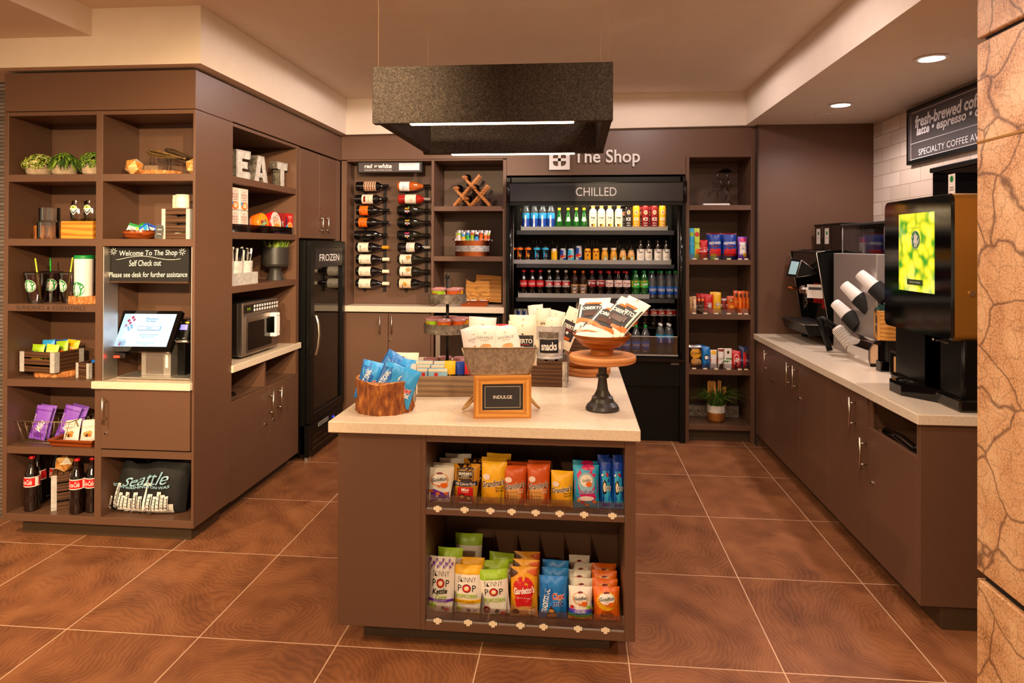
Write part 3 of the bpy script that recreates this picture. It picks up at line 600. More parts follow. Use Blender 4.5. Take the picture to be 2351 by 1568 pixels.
def letters3d(txt, W, H, d, m, parent, loc, rot=(0, 0, 0), name='lettering', bold=.012, shear=0):
    c = bpy.data.curves.new('t', 'FONT'); c.body = txt; c.size = 1; c.offset = bold; c.extrude = .05; c.resolution_u = 4; c.shear = shear
    o = bpy.data.objects.new('t', c); me = bpy.data.meshes.new_from_object(o); bpy.data.objects.remove(o); bpy.data.curves.remove(c); me.name = name
    xs = [v.co.x for v in me.vertices]; ys = [v.co.y for v in me.vertices]; a0, a1, b0, b1 = min(xs), max(xs), min(ys), max(ys)
    for v in me.vertices: v.co = ((v.co.x-(a0+a1)/2)/(a1-a0)*W, -v.co.z/.1*d, (v.co.y-b0)/(b1-b0)*H)
    me.flip_normals(); me.materials.clear(); me.materials.append(M[m]); o = bpy.data.objects.new(name, me); COL.objects.link(o); o.parent = parent; o.location = loc; o.rotation_euler = rot; return o
x0, z0, w_, h_ = fit(1317, 343, 1469, 382, 5.745); letters3d('The Shop', w_, h_, .024, 'white_print', s, (x0-q.x, 0, z0-q.z-.003))
# --- right shelf tower
t = thing('shelf_tower', 'narrow brown shelf tower of sweets right of the drinks cooler', 'shelf unit', (1.18, 5.76, 0))
def TB(x0, y0, z0, x1, y1, z1, m=B, bev=.0015): return MB().box((x0-1.18, y0-5.76, z0), (x1-1.18, y1-5.76, z1), m, bev)
TB(.900, 5.76, 0, .932, 6.4, 2.368).build('side_panel', t); TB(1.430, 5.76, 0, 1.463, 6.4, 2.368).build('side_panel', t)
TB(.932, 6.22, .1, 1.43, 6.24, 2.368).build('back_panel', t); TB(.932, 5.761, 2.375-.012, 1.43, 6.22, 2.388).build('top_panel', t)
for z in (1.966, 1.513, 1.061, .602, .145): TB(.932, 5.761, z-.042, 1.43, 6.22, z).build('shelf', t)
TB(.932, 5.83, 0, 1.43, 6.2, .103, 'toe').build('toe_kick', t)
# --- right base cabinets and counter
r = thing('coffee_base_cabinet', 'long dark brown base cabinet with five doors under the coffee counter', 'cabinet', (1.455, 4.4, 0))
def RB(x0, y0, z0, x1, y1, z1, m=B, bev=.0015): return MB().box((x0-1.455, y0-4.4, z0), (x1-1.455, y1-4.4, z1), m, bev)
RB(1.475, 3.56, .1, 2.36, 5.70, .868).build('carcass', r); RB(1.49, 3.06, .1, 2.36, 3.56, .72).build('carcass', r)
RB(1.455, 3.040, .1, 2.36, 3.062, .868).build('end_panel', r); RB(1.455, 3.062, .1, 1.475, 3.072, .868).build('end_stile', r)
RB(1.545, 3.05, 0, 2.33, 5.70, .1, 'toe').build('toe_kick', r); RB(1.46, 5.152, .1, 1.475, 5.70, .868).build('filler_strip', r); RB(1.462, 3.53, .72, 1.475, 3.565, .868).build('slot_divider', r)
b = MB(); b.tube([(.05, -1.32, .76), (.03, -1.26, .73), (.03, -1.12, .745), (.04, -.95, .73)], .02, 'black_gloss', 8); b.build('bin_liner', r)
for y0, y1, z1, hp, lp in ((4.612, 5.15, .866, (1764.8, 829), (1772, 871)), (4.10, 4.609, .866, (1816.7, 860), None), (3.57, 4.097, .866, (1831, 868), (1836.5, 915)), (3.566, 3.568, .866, None, None), (3.073, 3.562, .722, (1989.4, 1042), (2002.5, 1108.6))):
    if y1-y0 < .01: continue
    d = RB(1.455, y0, .103, 1.475, y1, z1).build('door', r)
    if hp: h = P(*hp, X=1.455); handle(d, (0, h.y-4.4, h.z), R90, .165)
    if lp: h = P(*lp, X=1.455); lock(d, (0, h.y-4.4, h.z), R90)
    if y0 == 3.57: h = P(1964.4, 948, X=1.455); handle(d, (0, h.y-4.4, h.z), R90, .165); h = P(1974.4, 1010, X=1.455); lock(d, (0, h.y-4.4, h.z), R90)
RB(1.436, 3.022, .87, 2.368, 5.698, .915, 'quartz', .003).thing('coffee_counter', 'long cream stone counter under the coffee machines on the right', 'counter', (1.455, 4.4, 0))
# --- island
i_ = thing('island_cabinet', 'brown island cabinet with two snack shelves in its front', 'cabinet', (-.36, 2.67, 0))
def IB(x0, y0, z0, x1, y1, z1, m=B, bev=.0015): return MB().box((x0+.36, y0-2.67, z0), (x1+.36, y1-2.67, z1), m, bev)
IB(-.957, 2.67, .09, -.614, 4.2, .868).build('closed_bay', i_); IB(-.614, 2.668, .09, -.595, 3.10, .868).build('divider', i_); IB(.189, 2.668, .09, .230, 4.2, .868).build('side_panel', i_)
IB(-.595, 3.10, .09, .189, 3.12, .868).build('back_panel', i_); IB(-.595, 2.67, .838, .189, 3.10, .868).build('top_rail', i_)
IB(-.595, 2.668, .549, .189, 3.10, .572).build('shelf', i_); IB(-.595, 2.668, .09, .189, 3.10, .127).build('base_shelf', i_)
IB(-.877, 2.765, 0, .138, 4.12, .09, 'toe').build('toe_kick', i_)
IB(-.99, 2.645, .870, .247, 4.24, .915, 'quartz', .003).thing('island_counter', 'thick cream stone top of the central island', 'counter', (-.36, 2.67, 0))

# ================================================================== PENDANT AND CEILING LIGHTS
pl = thing('pendant_light', 'hanging charcoal felt rectangle lamp with two light bars over the island', 'lamp', (-.365, 3.37, 2.147))
PW, PD, TH = .515, .51, .045
MB().box((-PW, -PD, 0), (PW, -PD+TH, .245), 'felt', .003).build('front_panel', pl); MB().box((-PW, PD-TH, 0), (PW, PD, .245), 'felt', .003).build('rear_panel', pl)
for sx in (-1, 1): MB().box((sx*PW, -PD+TH, .012), (sx*(PW-TH), PD-TH, .24), 'felt', .003).build('side_panel', pl)
for y, n in ((-PD+TH/2, -.03), (PD-TH/2, .01)):
    MB().box((-.352, y-.012, -.006), (.352, y+.012, .004), 'led', .003).build('light_bar', pl)
    l = bpy.data.lights.new('light_bar_lamp', 'AREA'); l.shape = 'RECTANGLE'; l.size = .70; l.size_y = .02; l.energy = 9; l.color = (1, .80, .58)
    o = bpy.data.objects.new('light_bar_lamp', l); COL.objects.link(o); o.parent = pl; o.location = (0, y, -.009)
MB().tube([(-PW+.02, -PD+.02, .245), (-PW+.02, -PD+.02, .743)], .0005, 'ceiling_paint', 4).tube([(PW-.02, -PD+.02, .245), (PW-.02, -PD+.02, .743)], .0005, 'ceiling_paint', 4).tube([(-PW+.02, PD-.02, .245), (-PW+.02, PD-.02, .743)], .0005, 'ceiling_paint', 4).tube([(PW-.02, PD-.02, .245), (PW-.02, PD-.02, .743)], .0005, 'ceiling_paint', 4).build('suspension_wires', pl)
for n, (x, y) in enumerate([tuple(P(*q, Z=2.612))[:2] for q in ((2139, 134), (1930, 241))]):
    q = thing('recessed_downlight', ['bright recessed ceiling downlight nearest the stone pillar', 'bright recessed ceiling downlight further back beside the smoke detector'][n], 'lamp', (x, y, 2.616), group='recessed downlights over the coffee counter')
    MB().lathe([(.062, .0), (.076, -.002), (.08, -.006), (.062, -.009), (.058, .0)], 'white', 28).build('trim_ring', q); MB().lathe([(0, -.004), (.06, -.004)], 'lamp_face', 28).build('lamp_lens', q)
MB().lathe([(0, -.012), (.05, -.012), (.056, -.006), (.056, 0), (0, 0)], 'off_white', 24).thing('smoke_detector', 'small flat disc set in the soffit beside the far downlight', 'smoke detector', (P(1889, 261, Z=2.616).x, P(1889, 261, Z=2.616).y, 2.616))
# ================================================================== LEFT DISPLAY UNIT CONTENTS
LY = 3.60
def foliage(n, rx, rz, z0, leaf, mats, seed, spiky=False, droop=.25):
    rnd = random.Random(seed); b = MB()
    for k in range(n):
        a = rnd.uniform(0, 2*PI); e = rnd.uniform(-.25, 1)**1 * PI/2; r = 1 if spiky else rnd.uniform(.75, 1.0)
        d = Vector((math.cos(a)*math.cos(e), math.sin(a)*math.cos(e), math.sin(e)))
        p = Vector((d.x*rx*r, d.y*rx*r, z0+max(-.3, d.z)*rz*r)); m = rnd.choice(mats)
        side = d.cross(Vector((rnd.uniform(-1, 1), rnd.uniform(-1, 1), rnd.uniform(-1, 1)))).normalized()
        if spiky:
            s = Vector((d.x*rx*.25, d.y*rx*.25, z0)); mid = s*.45+p*.55+Vector((0, 0, leaf*.35)); w_ = leaf*.12
            b.add([s-side*w_*.6, s+side*w_*.6, mid+side*w_, mid-side*w_, p-Vector((0, 0, leaf*droop))], [(0, 1, 2, 3), (3, 2, 4)], m)
        else:
            up = side.cross(d); l = leaf*rnd.uniform(.7, 1.2); q = d*l*.4
            b.add([p, p+side*l*.45+up*l*.4+q, p+up*l+q*.6, p-side*l*.45+up*l*.4+q], [(0, 1, 2, 3)], m)
            b.add([p, p+side*l*.7+q*.8, p+side*l*.5-up*l*.7, p-up*l*.4], [(0, 1, 2, 3)], m)
    return b
for j, (u0, u1, v0, v1, ft, lb, mats, sp) in enumerate(((66, 116, 379, 401, 354, 'grey bowl planter with pale yellow-green bushy leaves, leftmost of three', ['leaf_c', 'leaf_e', 'leaf_a', 'leaf_pale'], False),
        (124.5, 173.5, 377, 400, 345, 'grey bowl planter with spiky dark green grass, middle of three', ['leaf_b', 'leaf_d', 'leaf_a', 'leaf_e'], True), (193, 241, 376, 400, 350, 'grey bowl planter with small green leaves half behind the shelf divider', ['leaf_a', 'leaf_b', 'leaf_e'], False))):
    x, z, w_, h_ = fit(u0, v0, u1, v1, LY); R = w_/2; z = 2.006; h_ += .012
    q = thing('potted_plant', lb, 'plant', (x, LY, z), group='planters on the top left shelf')
    MB().lathe([(0, 0), (R*.72, 0), (R*.93, h_*.2), (R, h_*.5), (R*.9, h_*.85), (R*.72, h_), (R*.62, h_), (R*.5, h_*.8), (0, h_*.8)], 'concrete', 28).build('pot', q)
    fh = P(u0, ft, Y=LY).z-z-h_
    foliage(520 if not sp else 420, R*1.28, fh, h_*.95, .013 if not sp else .07, mats, j+3, sp).build('foliage', q)
def icosa(R, name, label, loc, rot):
    t = (1+5**.5)/2; vs = [Vector(p).normalized()*R for p in ((-1, t, 0), (1, t, 0), (-1, -t, 0), (1, -t, 0), (0, -1, t), (0, 1, t), (0, -1, -t), (0, 1, -t), (t, 0, -1), (t, 0, 1), (-t, 0, -1), (-t, 0, 1))]
    fs = [(0, 11, 5), (0, 5, 1), (0, 1, 7), (0, 7, 10), (0, 10, 11), (1, 5, 9), (5, 11, 4), (11, 10, 2), (10, 7, 6), (7, 1, 8), (3, 9, 4), (3, 4, 2), (3, 2, 6), (3, 6, 8), (3, 8, 9), (4, 9, 5), (2, 4, 11), (6, 2, 10), (8, 6, 7), (9, 8, 1)]
    e = Euler(rot).to_matrix(); vs = [e @ v for v in vs]; zm = min(v.z for v in vs); b = MB()
    for i, f in enumerate(fs): b.add([v-Vector((0, 0, zm)) for v in vs], [f], ['poly_a', 'poly_b', 'poly_a', 'poly_c', 'poly_b', 'poly_a'][i % 6])
    return b.thing(name, label, 'ornament', loc)
x, z, w_, h_ = fit(288.7, 371, 327.5, 398, 3.56); icosa(w_*.50, 'wooden_polyhedron', 'faceted wooden ball beside the bark slab under the twig birds', (x, 3.56, 2.006), (.3, .2, .5))
x, z, w_, h_ = fit(427, 367, 466, 397, 3.58); icosa(w_*.5, 'wooden_polyhedron', 'faceted wooden ball half hidden at the right end of the twig bird shelf', (x, 3.58, 2.006), (.7, .1, .2))
def slice_mb(rx, ry, h_, seed, m1='bark_light', m2='round_wood', n=36):
    rnd = random.Random(seed); ph = [rnd.uniform(0, 6) for _ in range(3)]; b = MB(); rad = lambda t, k: 1+.05*math.sin(3*t+ph[0])+.03*math.sin(7*t+ph[1])+.012*math.sin(23*t+k+ph[2])
    rings = [(1, 0), (1.01, .3), (1.0, .7), (.98, 1)]
    vs = [(rx*s*rad(2*PI*j/n, k*2)*math.cos(2*PI*j/n), ry*s*rad(2*PI*j/n, k*2)*math.sin(2*PI*j/n), zz*h_) for k, (s, zz) in enumerate(rings) for j in range(n)]
    b.add(vs, [(k*n+j, k*n+(j+1) % n, (k+1)*n+(j+1) % n, (k+1)*n+j) for k in range(3) for j in range(n)], m1)
    b.add(vs[3*n:], [tuple(range(n))], m2); b.add(vs[:n], [tuple(range(n))[::-1]], m2); return b
x, z, w_, h_ = fit(320, 390, 408, 398, 3.62); slice_mb(w_/2, .085, .030, 1).thing('bark_slab', 'thin bark-edged wood slice under the two twig birds', 'wood slice', (x, 3.64, 2.006))
def twig_bird(name, label, ub, vb, ut, vt, blk, mt, y, z0, seed):
    rnd = random.Random(seed); hd = P(ub, vb, Y=y); tl = P(ut, vt, Y=y); x, z, w_, h_ = fit(*blk, y)
    q = thing(name, label, 'ornament', (x, y, z0), group='twig birds on the left shelf'); o = Vector((x, y, z0))
    MB().box((-w_/2, -.025, 0), (w_/2, .025, h_), 'stone_grey' if mt == 'twig' else 'crate_wood', .002).build('base_block', q)
    b = MB(); L = tl-hd
    for k in range(46):
        a = rnd.uniform(0, 2*PI); rr = rnd.uniform(.4, 1)**.5; pts = []
        for s in (0., .12, .3, .55, .8, 1.02):
            r = .021*math.sin(PI*min(1, (s*.9+.1)))**.7*(1.15-s*.75); pts.append(hd-o+L*s+Vector((rnd.uniform(-.003, .003), math.cos(a)*r*rr, math.sin(a)*r*rr+.004*math.sin(3*s+a))))
        b.tube(pts, .0018, mt, 5)
    pk = hd-o; b.tube([pk+Vector((.014, 0, .004)), pk+Vector((-.016, 0, -.001))], [.006, .0008], mt, 6); b.build('body', q)
    MB().tube([(-.012, 0, h_), (-.008, 0, (hd-o).z-.012)], .0015, 'iron', 5).tube([(.012, 0, h_), (.010, 0, (hd-o).z-.014)], .0015, 'iron', 5).build('legs', q)
twig_bird('twig_bird', 'pale bundled twig bird figure on a grey block', 340, 350, 424, 364, (331, 378, 368, 390), 'twig', 3.62, 2.036, 1)
twig_bird('twig_bird', 'darker twig bird figure behind on a dark wood block', 381, 346, 441, 362, (370, 379, 406, 393), 'twig_dark', 3.72, 2.006, 2)
# second row left: glass vases, blocks and stemless glasses
def vase(label, u0, u1, v0, v1, y, z0):
    x, z, w_, h_ = fit(u0, v0, u1, v1, y); R = w_/2
    return MB().lathe([(0, .0), (R*.97, 0), (R, .004), (R, h_), (R-.0025, h_), (R-.0025, .012), (0, .012)], 'glass', 32).thing('glass_vase', label, 'vase', (x, y, z0))
slice_mb(.092, .06, .078, 5, 'bark', 'round_wood').thing('bark_log', 'dark bark-covered log slice behind the clear glass cylinders', 'wood slice', (P(113, 540, Y=3.70).x, 3.70, 1.652))
vase('clear glass cylinder vase standing below, one stacked on it', 90, 130.5, 510, 548, 3.555, 1.652); vase('clear glass cylinder vase stacked on top of another', 94, 133.5, 477.5, 510.5, 3.565, 1.652+.093)
x, z, w_, h_ = fit(151.5, 508, 224, 548, 3.54); MB().box((-w_/2, -.05, 0), (w_/2, .10, h_), 'orange_wood', .002).thing('wood_block', 'bright orange grained wood block under two stemless glasses', 'block', (x, 3.55, 1.652)); zb = 1.652+h_
for k, (u0, u1, v0, v1, lb) in enumerate(((165, 198, 458, 505, 'stemless wine glass with a shield crest, the left one on the orange block'), (196, 229, 457, 505, 'stemless wine glass with a shield crest, the right one against the shelf divider'))):
    y = 3.57; x, z, w_, h_ = fit(u0, v0, u1, v1, y); R = w_/2; pr = [(0, .0), (R*.6, 0), (R*.85, h_*.12), (R, h_*.38), (R*.96, h_*.62), (R*.80, h_)]
    b = MB().lathe(pr+[(R*.78, h_), (R*.93, h_*.62), (R*.97, h_*.38), (R*.82, h_*.14), (R*.55, .004), (0, .004)], 'glass', 28)
    q = b.thing('stemless_glass', lb, 'glass', (x, y, zb), group='stemless glasses on the orange block')
    c = MB(); sh = lambda s: [(-.5*s, .62), (-.42*s, .42), (0, .5-.5*s), (.42*s, .42), (.5*s, .62)]
    deco(c, [('p', sh(1), 'white_print'), ('p', [(-.4, .56), (-.3, .4), (0, .12), (.3, .4), (.4, .56)], 'navy'), ('p', [(-.3, .56), (-.18, .42), (0, .28), (.18, .42), (.3, .56)], 'white_print'), ('p', [(-.4, .64), (.4, .64), (.36, .84), (.18, .92), (0, .98), (-.18, .92), (-.36, .84)], 'white_print'), ('p', [(-.34, .67), (.34, .67), (.3, .82), (0, .93), (-.3, .82)], 'lime_pale'), ('r', 0, .62, .96, .1, 'white_print'), ('p', [(-.12, .72), (.12, .72), (0, .86)], 'leaf_d')], cyl(R+.0006, h_*.30), R*1.15, h_*.5); c.build('crest', q)
# second row right: wooden bowl of gum packs, framed card, crate with candle jars
x, z, w_, h_ = fit(286.5, 528, 352, 548, 3.56); R = w_/2
MB().lathe([(0, 0), (R*.7, 0), (R*.93, h_*.3), (R, h_*.75), (R*.98, h_), (R*.9, h_), (R*.85, h_*.45), (R*.5, h_*.2), (0, h_*.18)], 'red_wood', 36).thing('wooden_bowl', 'glossy reddish turned wood bowl holding green and blue gum packs', 'bowl', (x, 3.565, 1.652)); bx = x
def box_mb(w_, d, h_, m, items=(), side=None, bev=.0015): 
    b = MB().box((-w_/2, -d/2, 0), (w_/2, d/2, h_), side or m, bev)
    if m != (side or m): deco(b, [('r', 0, .5, .98, .98, m)], flat(-d/2), w_, h_)
    deco(b, items, flat(-d/2, 0, 0), w_, h_, .0005, .0006); return b
gum = lambda m, m2, tx: box_mb(.075, .010, .055, 'paper', [('r', 0, .86, 1, .28, m), ('t', tx, .08, .42, .7, .3, 'black'), ('e', -.32, .2, .09, .12, m), ('r', .3, .5, .3, .5, m2)], m)
for k, (dx, dy, dz, ry, m, m2, tx, lb) in enumerate(((-.045, .0, .036, .25, 'green', 'lime_pale', '5pure', 'green gum pack tilted left in the reddish wooden bowl'), (-.008, .014, .034, -.45, 'green', 'lime_pale', '5pur', 'green gum pack tilted right in the reddish wooden bowl'), (.032, -.006, .032, -.55, 'blue', 'sky', 'ICE', 'blue gum pack in front at the right of the reddish bowl'), (.046, .024, .032, .35, 'deep_blue', 'blue', 'ICE', 'blue gum pack behind at the right of the reddish bowl'))):
    gum(m, m2, tx).thing('gum_pack', lb, 'gum', (bx+dx, 3.565+dy, 1.652+dz-.006), (-.35, ry, 0), 'gum packs in the wooden bowl')
x, z, w_, h_ = fit(356, 516, 372, 548, 3.53); b = box_mb(.040, .012, h_*1.02, 'black', [('r', 0, .5, .66, .8, 'charcoal'), ('t', 'gum', 0, .66, .5, .12, 'chalk'), ('t', '& mints', 0, .36, .5, .1, 'chalk')], 'honey_wood'); b.thing('framed_card', 'tiny leaning framed chalk card between wooden bowl and slatted crate', 'sign', (x, 3.53, 1.652), (-.12, .12, .5))
def crate_parts(root, w_, d, h_, slats=3, strap='zinc', sl='crate_wood', th=.010, gap=.25, solid_side=True, sw=.028):
    sh = h_/(slats+gap*(slats-1)); b = MB(); bs = MB(); st = MB()
    for k in range(slats):
        z0 = k*sh*(1+gap); b.box((-w_/2+th, -d/2, z0), (w_/2-th, -d/2+th, z0+sh), sl, .001).box((-w_/2+th, d/2-th, z0), (w_/2-th, d/2, z0+sh), sl, .001)
        bs.box((-w_/2, -d/2, z0), (-w_/2+th, d/2, z0+sh*(1+gap*.96) if solid_side and k < slats-1 else z0+sh), 'crate_wood_y', .001).box((w_/2-th, -d/2, z0), (w_/2, d/2, z0+sh*(1+gap*.96) if solid_side and k < slats-1 else z0+sh), 'crate_wood_y', .001)
    for sx in (-1, 1):
        for sy in (-1, 1):
            st.box((sx*(w_/2+.0016), sy*(d/2+.0016), 0), (sx*(w_/2-sw), sy*d/2, h_), strap).box((sx*(w_/2+.0016), sy*(d/2+.0016), 0), (sx*w_/2, sy*(d/2-sw), h_), strap)
    b.build('slats', root); bs.build('end_boards', root); st.build('corner_straps', root); MB().box((-w_/2+th, -d/2+th, .001), (w_/2-th, d/2-th, .008), 'crate_wood').build('bottom_board', root)
x, z, w_, h_ = fit(370, 478, 437, 548, 3.53)
q = thing('slatted_crate', 'slatted dark wooden crate with grey corner straps under the candle jars', 'crate', (x-.002, 3.615, 1.652), (0, 0, -.06)); crate_parts(q, w_, .15, h_, 4, 'zinc_pale', 'crate_wood', .012, .42, False, .022)
MB().box((-w_/2, -.075, h_), (w_/2, .075, h_+.004), 'crate_wood').build('top_board', q); zt = 1.652+h_+.004
for k, (u0, u1, y, lb) in enumerate(((395, 428, 3.63, 'white lidded candle jar at the left behind, on the slatted crate'), (404.5, 433, 3.565, 'white lidded candle jar in front, on the slatted crate'), (437, 466, 3.62, 'white lidded candle jar at the right, cut by the shelf edge'))):
    x = P((u0+u1)/2, 476, Y=y).x; R = .035; 
    if k == 2: x = -2.098
    q = MB().lathe([(0, 0), (R*.95, 0), (R, .004), (R, .054), (R*.93, .059), (0, .059)], 'warm_white', 28).thing('candle_jar', lb, 'candle', (x, y, zt), group='candle jars on the crate')
    MB().lathe([(0, .058), (R*.98, .058), (R*.98, .073), (R*.94, .075), (0, .075)], 'cream', 28).build('lid', q)
for k, (dx, lb) in enumerate(((-.03, 'white candle jar inside the slatted crate, left'), (.035, 'white candle jar inside the slatted crate, right'))):
    R = .03; q = MB().lathe([(0, 0), (R, .002), (R, .05), (0, .05)], 'warm_white', 24).thing('candle_jar', lb, 'candle', (-2.185+dx, 3.615, 1.661), group='candle jars inside the crate'); MB().lathe([(0, .05), (R*.98, .05), (R*.98, .062), (0, .062)], 'cream', 24).build('lid', q)
# third row: clear tumblers and steel mugs
def tumbler(label, ut, ub, vt, vb, y, z0, st0, st1, emb, sm):
    a0, a1 = P(ut[0], vt, Y=y), P(ut[1], vt, Y=y); c0, c1 = P(ub[0], vb, Y=y), P(ub[1], vb, Y=y); x = (a0.x+a1.x)/4+(c0.x+c1.x)/4; R, r = (a1.x-a0.x)/2, (c1.x-c0.x)/2; h_ = a0.z-z0; yy = y
    q = thing('clear_tumbler', label, 'cup', (x, y, z0), group='clear tumblers with straws')
    MB().lathe([(0, 0), (r, 0), (r*1.02, .006), (R, h_-.012), (R-.002, h_-.012), (r-.003, .012), (0, .012)], 'tumbler', 28).build('cup_body', q)
    MB().lathe([(R*1.05, h_-.014), (R*1.06, h_-.004), (R*.98, h_), (R*.5, h_-.003), (.006, h_-.002)], 'tumbler', 28).build('lid', q)
    p0, p1 = P(*st0, Y=y), P(*st1, Y=y); p1.z = max(p1.z, z0+.014); MB().tube([p0-q.location, p1-q.location], .0042, sm, 8).build('straw', q)
    if emb is not None: b = MB(); rf = lambda z: r+(R-r)*(h_*.36+z)/h_+.0008; deco(b, siren(.5, 0, .5), cyl(rf, h_*.36, emb), .07, .07); b.build('emblem', q)
tumbler('clear tumbler with pale green straw, leftmost of three', (61, 107), (68.5, 97), 624, 694, 3.56, 1.291, (81, 593), (94, 690), 0, 'lime_pale')
tumbler('clear tumbler with darker green straw, middle and furthest back', (95, 138), (105, 133), 622, 688, 3.66, 1.291, (115.5, 592), (118, 686), .6, 'bright_green')
tumbler('clear tumbler with pale straw leaning right, next to the white mug', (139, 181), (147, 175), 624, 692, 3.60, 1.291, (167, 591), (153.5, 686), -.35, 'lime_pale')
slice_mb(.092, .075, .042, 8).thing('bark_slab', 'thick bark-edged wood slice under the white steel mug', 'wood slice', (P(201, 690, Y=3.58).x-.008, 3.585, 1.291))
x, z, w_, h_ = fit(169.6, 592, 206, 678, 3.545); R = w_/2
q = thing('travel_mug', 'white travel mug with green lid and big round green emblem', 'mug', (x, 3.56, 1.333)); MB().lathe([(0, 0), (R*.93, 0), (R*.96, .004), (R, h_), (0, h_)], 'white', 32).build('mug_body', q); MB().lathe([(R, h_-.001), (R*1.03, h_+.002), (R*1.03, h_+.016), (R*.97, h_+.019), (0, h_+.019)], 'green', 32).build('lid', q)
b = MB(); deco(b, siren(.5, -.05, .42), cyl(lambda z: R*.965+.0012, .004), .085, .085); b.build('emblem', q)
q = thing('travel_mug', 'grey travel mug with dark green lid behind the white one', 'mug', (x+.062, 3.625, 1.333)); MB().lathe([(0, 0), (R*.8, 0), (R*.86, h_), (0, h_)], 'dark_steel', 28).build('mug_body', q); MB().lathe([(R*.86, h_-.001), (R*.9, h_+.002), (R*.9, h_+.018), (0, h_+.02)], 'leaf_d', 28).build('lid', q)
# fourth row: crates of candy
def slant(px, Y): return P(*px, Y=Y)
x, z, w_, h_ = fit(33, 815, 128, 860, 3.53)
slice_mb(.125, .10, .030, 11).thing('bark_slab', 'wood slice under the larger crate of yellow candy packets', 'wood slice', (x+.055, 3.64, .876))
q = thing('slatted_crate', 'larger slatted crate of yellow and blue candy packets on the fourth shelf', 'crate', (x+.025, 3.625, .906), (0, 0, -.14)); crate_parts(q, w_*.96, .19, .113, 3, 'zinc_pale', 'crate_wood', .011, .38, True, .03)
cx, cy = x+.025, 3.625
cand = [(-.068, -.04, .0, 'lime', 'yellow', 'S', 'lime candy packet in front at the left of the larger crate'), (.010, -.035, .05, 'lime_pale', 'green', 'SOUR', 'lime candy packet in front at the right of the larger crate'), (-.065, .035, -.05, 'sky', 'blue', 'nerds', 'light blue candy packet behind at the left of the larger crate'), (-.015, .04, .1, 'deep_blue', 'red', 'max', 'dark blue candy packet behind in the middle of the larger crate'), (.045, .01, -.1, 'lime', 'orange', 'SOUR', 'lime candy packet with orange print, middle right of the larger crate'), (.062, .055, .08, 'yellow', 'orange', 'gummi', 'yellow candy packet behind at the right of the larger crate'), (.028, .07, .0, 'blue', 'sky', 'lite', 'blue candy packet furthest back in the larger crate')]
for k, (dx, dy, ry, m, m2, tx, lb) in enumerate(cand):
    bag_mb(.085, .115, .028, m, (), [('e', .1, .35, .3, .2, m2), ('t', tx, -.05, .6, .6, .18, 'white' if k % 2 else 'navy'), ('e', -.2, .2, .15, .1, 'orange')], k).thing('candy_packet', lb, 'candy', (cx+dx, cy+dy, .918+(.035 if dy > 0 else .02)), (-.2, ry, -.1), 'candy packets in the larger crate')
x, z, w_, h_ = fit(169, 826, 208, 866, 3.53); q = thing('slatted_crate', 'small slatted crate with a blue packet beside the shelf divider', 'crate', (x+.008, 3.60, .876), (0, 0, -.25)); crate_parts(q, .098, .12, .085, 3, 'zinc_pale', 'crate_wood', .008, .12, True, .018)
bag_mb(.07, .08, .02, 'blue', (), [('t', 'mint', 0, .6, .6, .2, 'white')], 5).thing('candy_packet', 'blue packet standing in the small slatted crate', 'candy', (x+.012, 3.60, .886), (-.2, .1, -.2))
# fifth row: wire basket with purple bags, tray with nut bags
q = thing('wire_basket', 'rectangular wire basket holding purple bags on the fifth shelf', 'basket', (P(115, 1010, Y=3.60).x, 3.62, .508)); b = MB()
hw, hd2, hh = .135, .085, .125
def rect(w_, d, z): return [(-w_, -d, z), (w_, -d, z), (w_, d, z), (-w_, d, z)]
b.tube(rect(hw*1.32, hd2*1.15, hh), .0028, 'wire', 6, True).tube(rect(hw, hd2, 0.003), .0028, 'wire', 6, True)
for k in range(9):
    s = -1+k/4
    for sy in (-1, 1): b.tube([(s*hw*1.32, sy*hd2*1.15, hh), (s*hw, sy*hd2, .003)], .0014, 'wire', 5)
for k in range(5):
    s = -1+k/2
    for sx in (-1, 1): b.tube([(sx*hw*1.32, s*hd2*1.15, hh), (sx*hw, s*hd2, .003)], .0014, 'wire', 5)
    b.tube([(-hw, s*hd2, .003), (hw, s*hd2, .003)], .0014, 'wire', 5)
b.build('basket_frame', q)
for sx in (-1, 1):
    MB().tube([(sx*hw*1.32, -.05, hh), (sx*(hw*1.32+.012), -.05, hh-.03), (sx*(hw*1.32+.016), -.02, hh-.05), (sx*(hw*1.32+.016), .02, hh-.05), (sx*(hw*1.32+.012), .05, hh-.03), (sx*hw*1.32, .05, hh)], .003, 'wire', 6).build('handle', q)
wx0 = q.location.x
for k, (dx, dy, ry, lb) in enumerate(((-.075, -.03, .12, 'purple chocolate bag leaning in front at the left of the wire basket'), (-.073, .0, .10, 'purple chocolate bag close behind at the left of the wire basket'), (.06, .0, .22, 'purple chocolate bag at the right of the wire basket'), (.085, .03, .2, 'purple chocolate bag furthest right and back in the wire basket'))):
    bag_mb(.10, .185, .022, 'lilac', [(.86, .9, 'violet')], [('r', -.38, .5, .14, .7, 'violet'), ('t', 'Milka', .08, .42, .62, .2, 'white', 1.3, .2, .02), ('t', 'Dunkel', -.38, .6, .5, .06, 'white', 1.57), ('e', .1, .15, .3, .08, 'violet')], k).thing('chocolate_bag', lb, 'chocolate', (wx0+dx, 3.62+dy, .514), (-.22, ry, 0), 'purple bags in the wire basket')
x, z, w_, h_ = fit(112, 1004, 216, 1025, 3.50); q = MB()
hw2, t_ = w_/2, .04
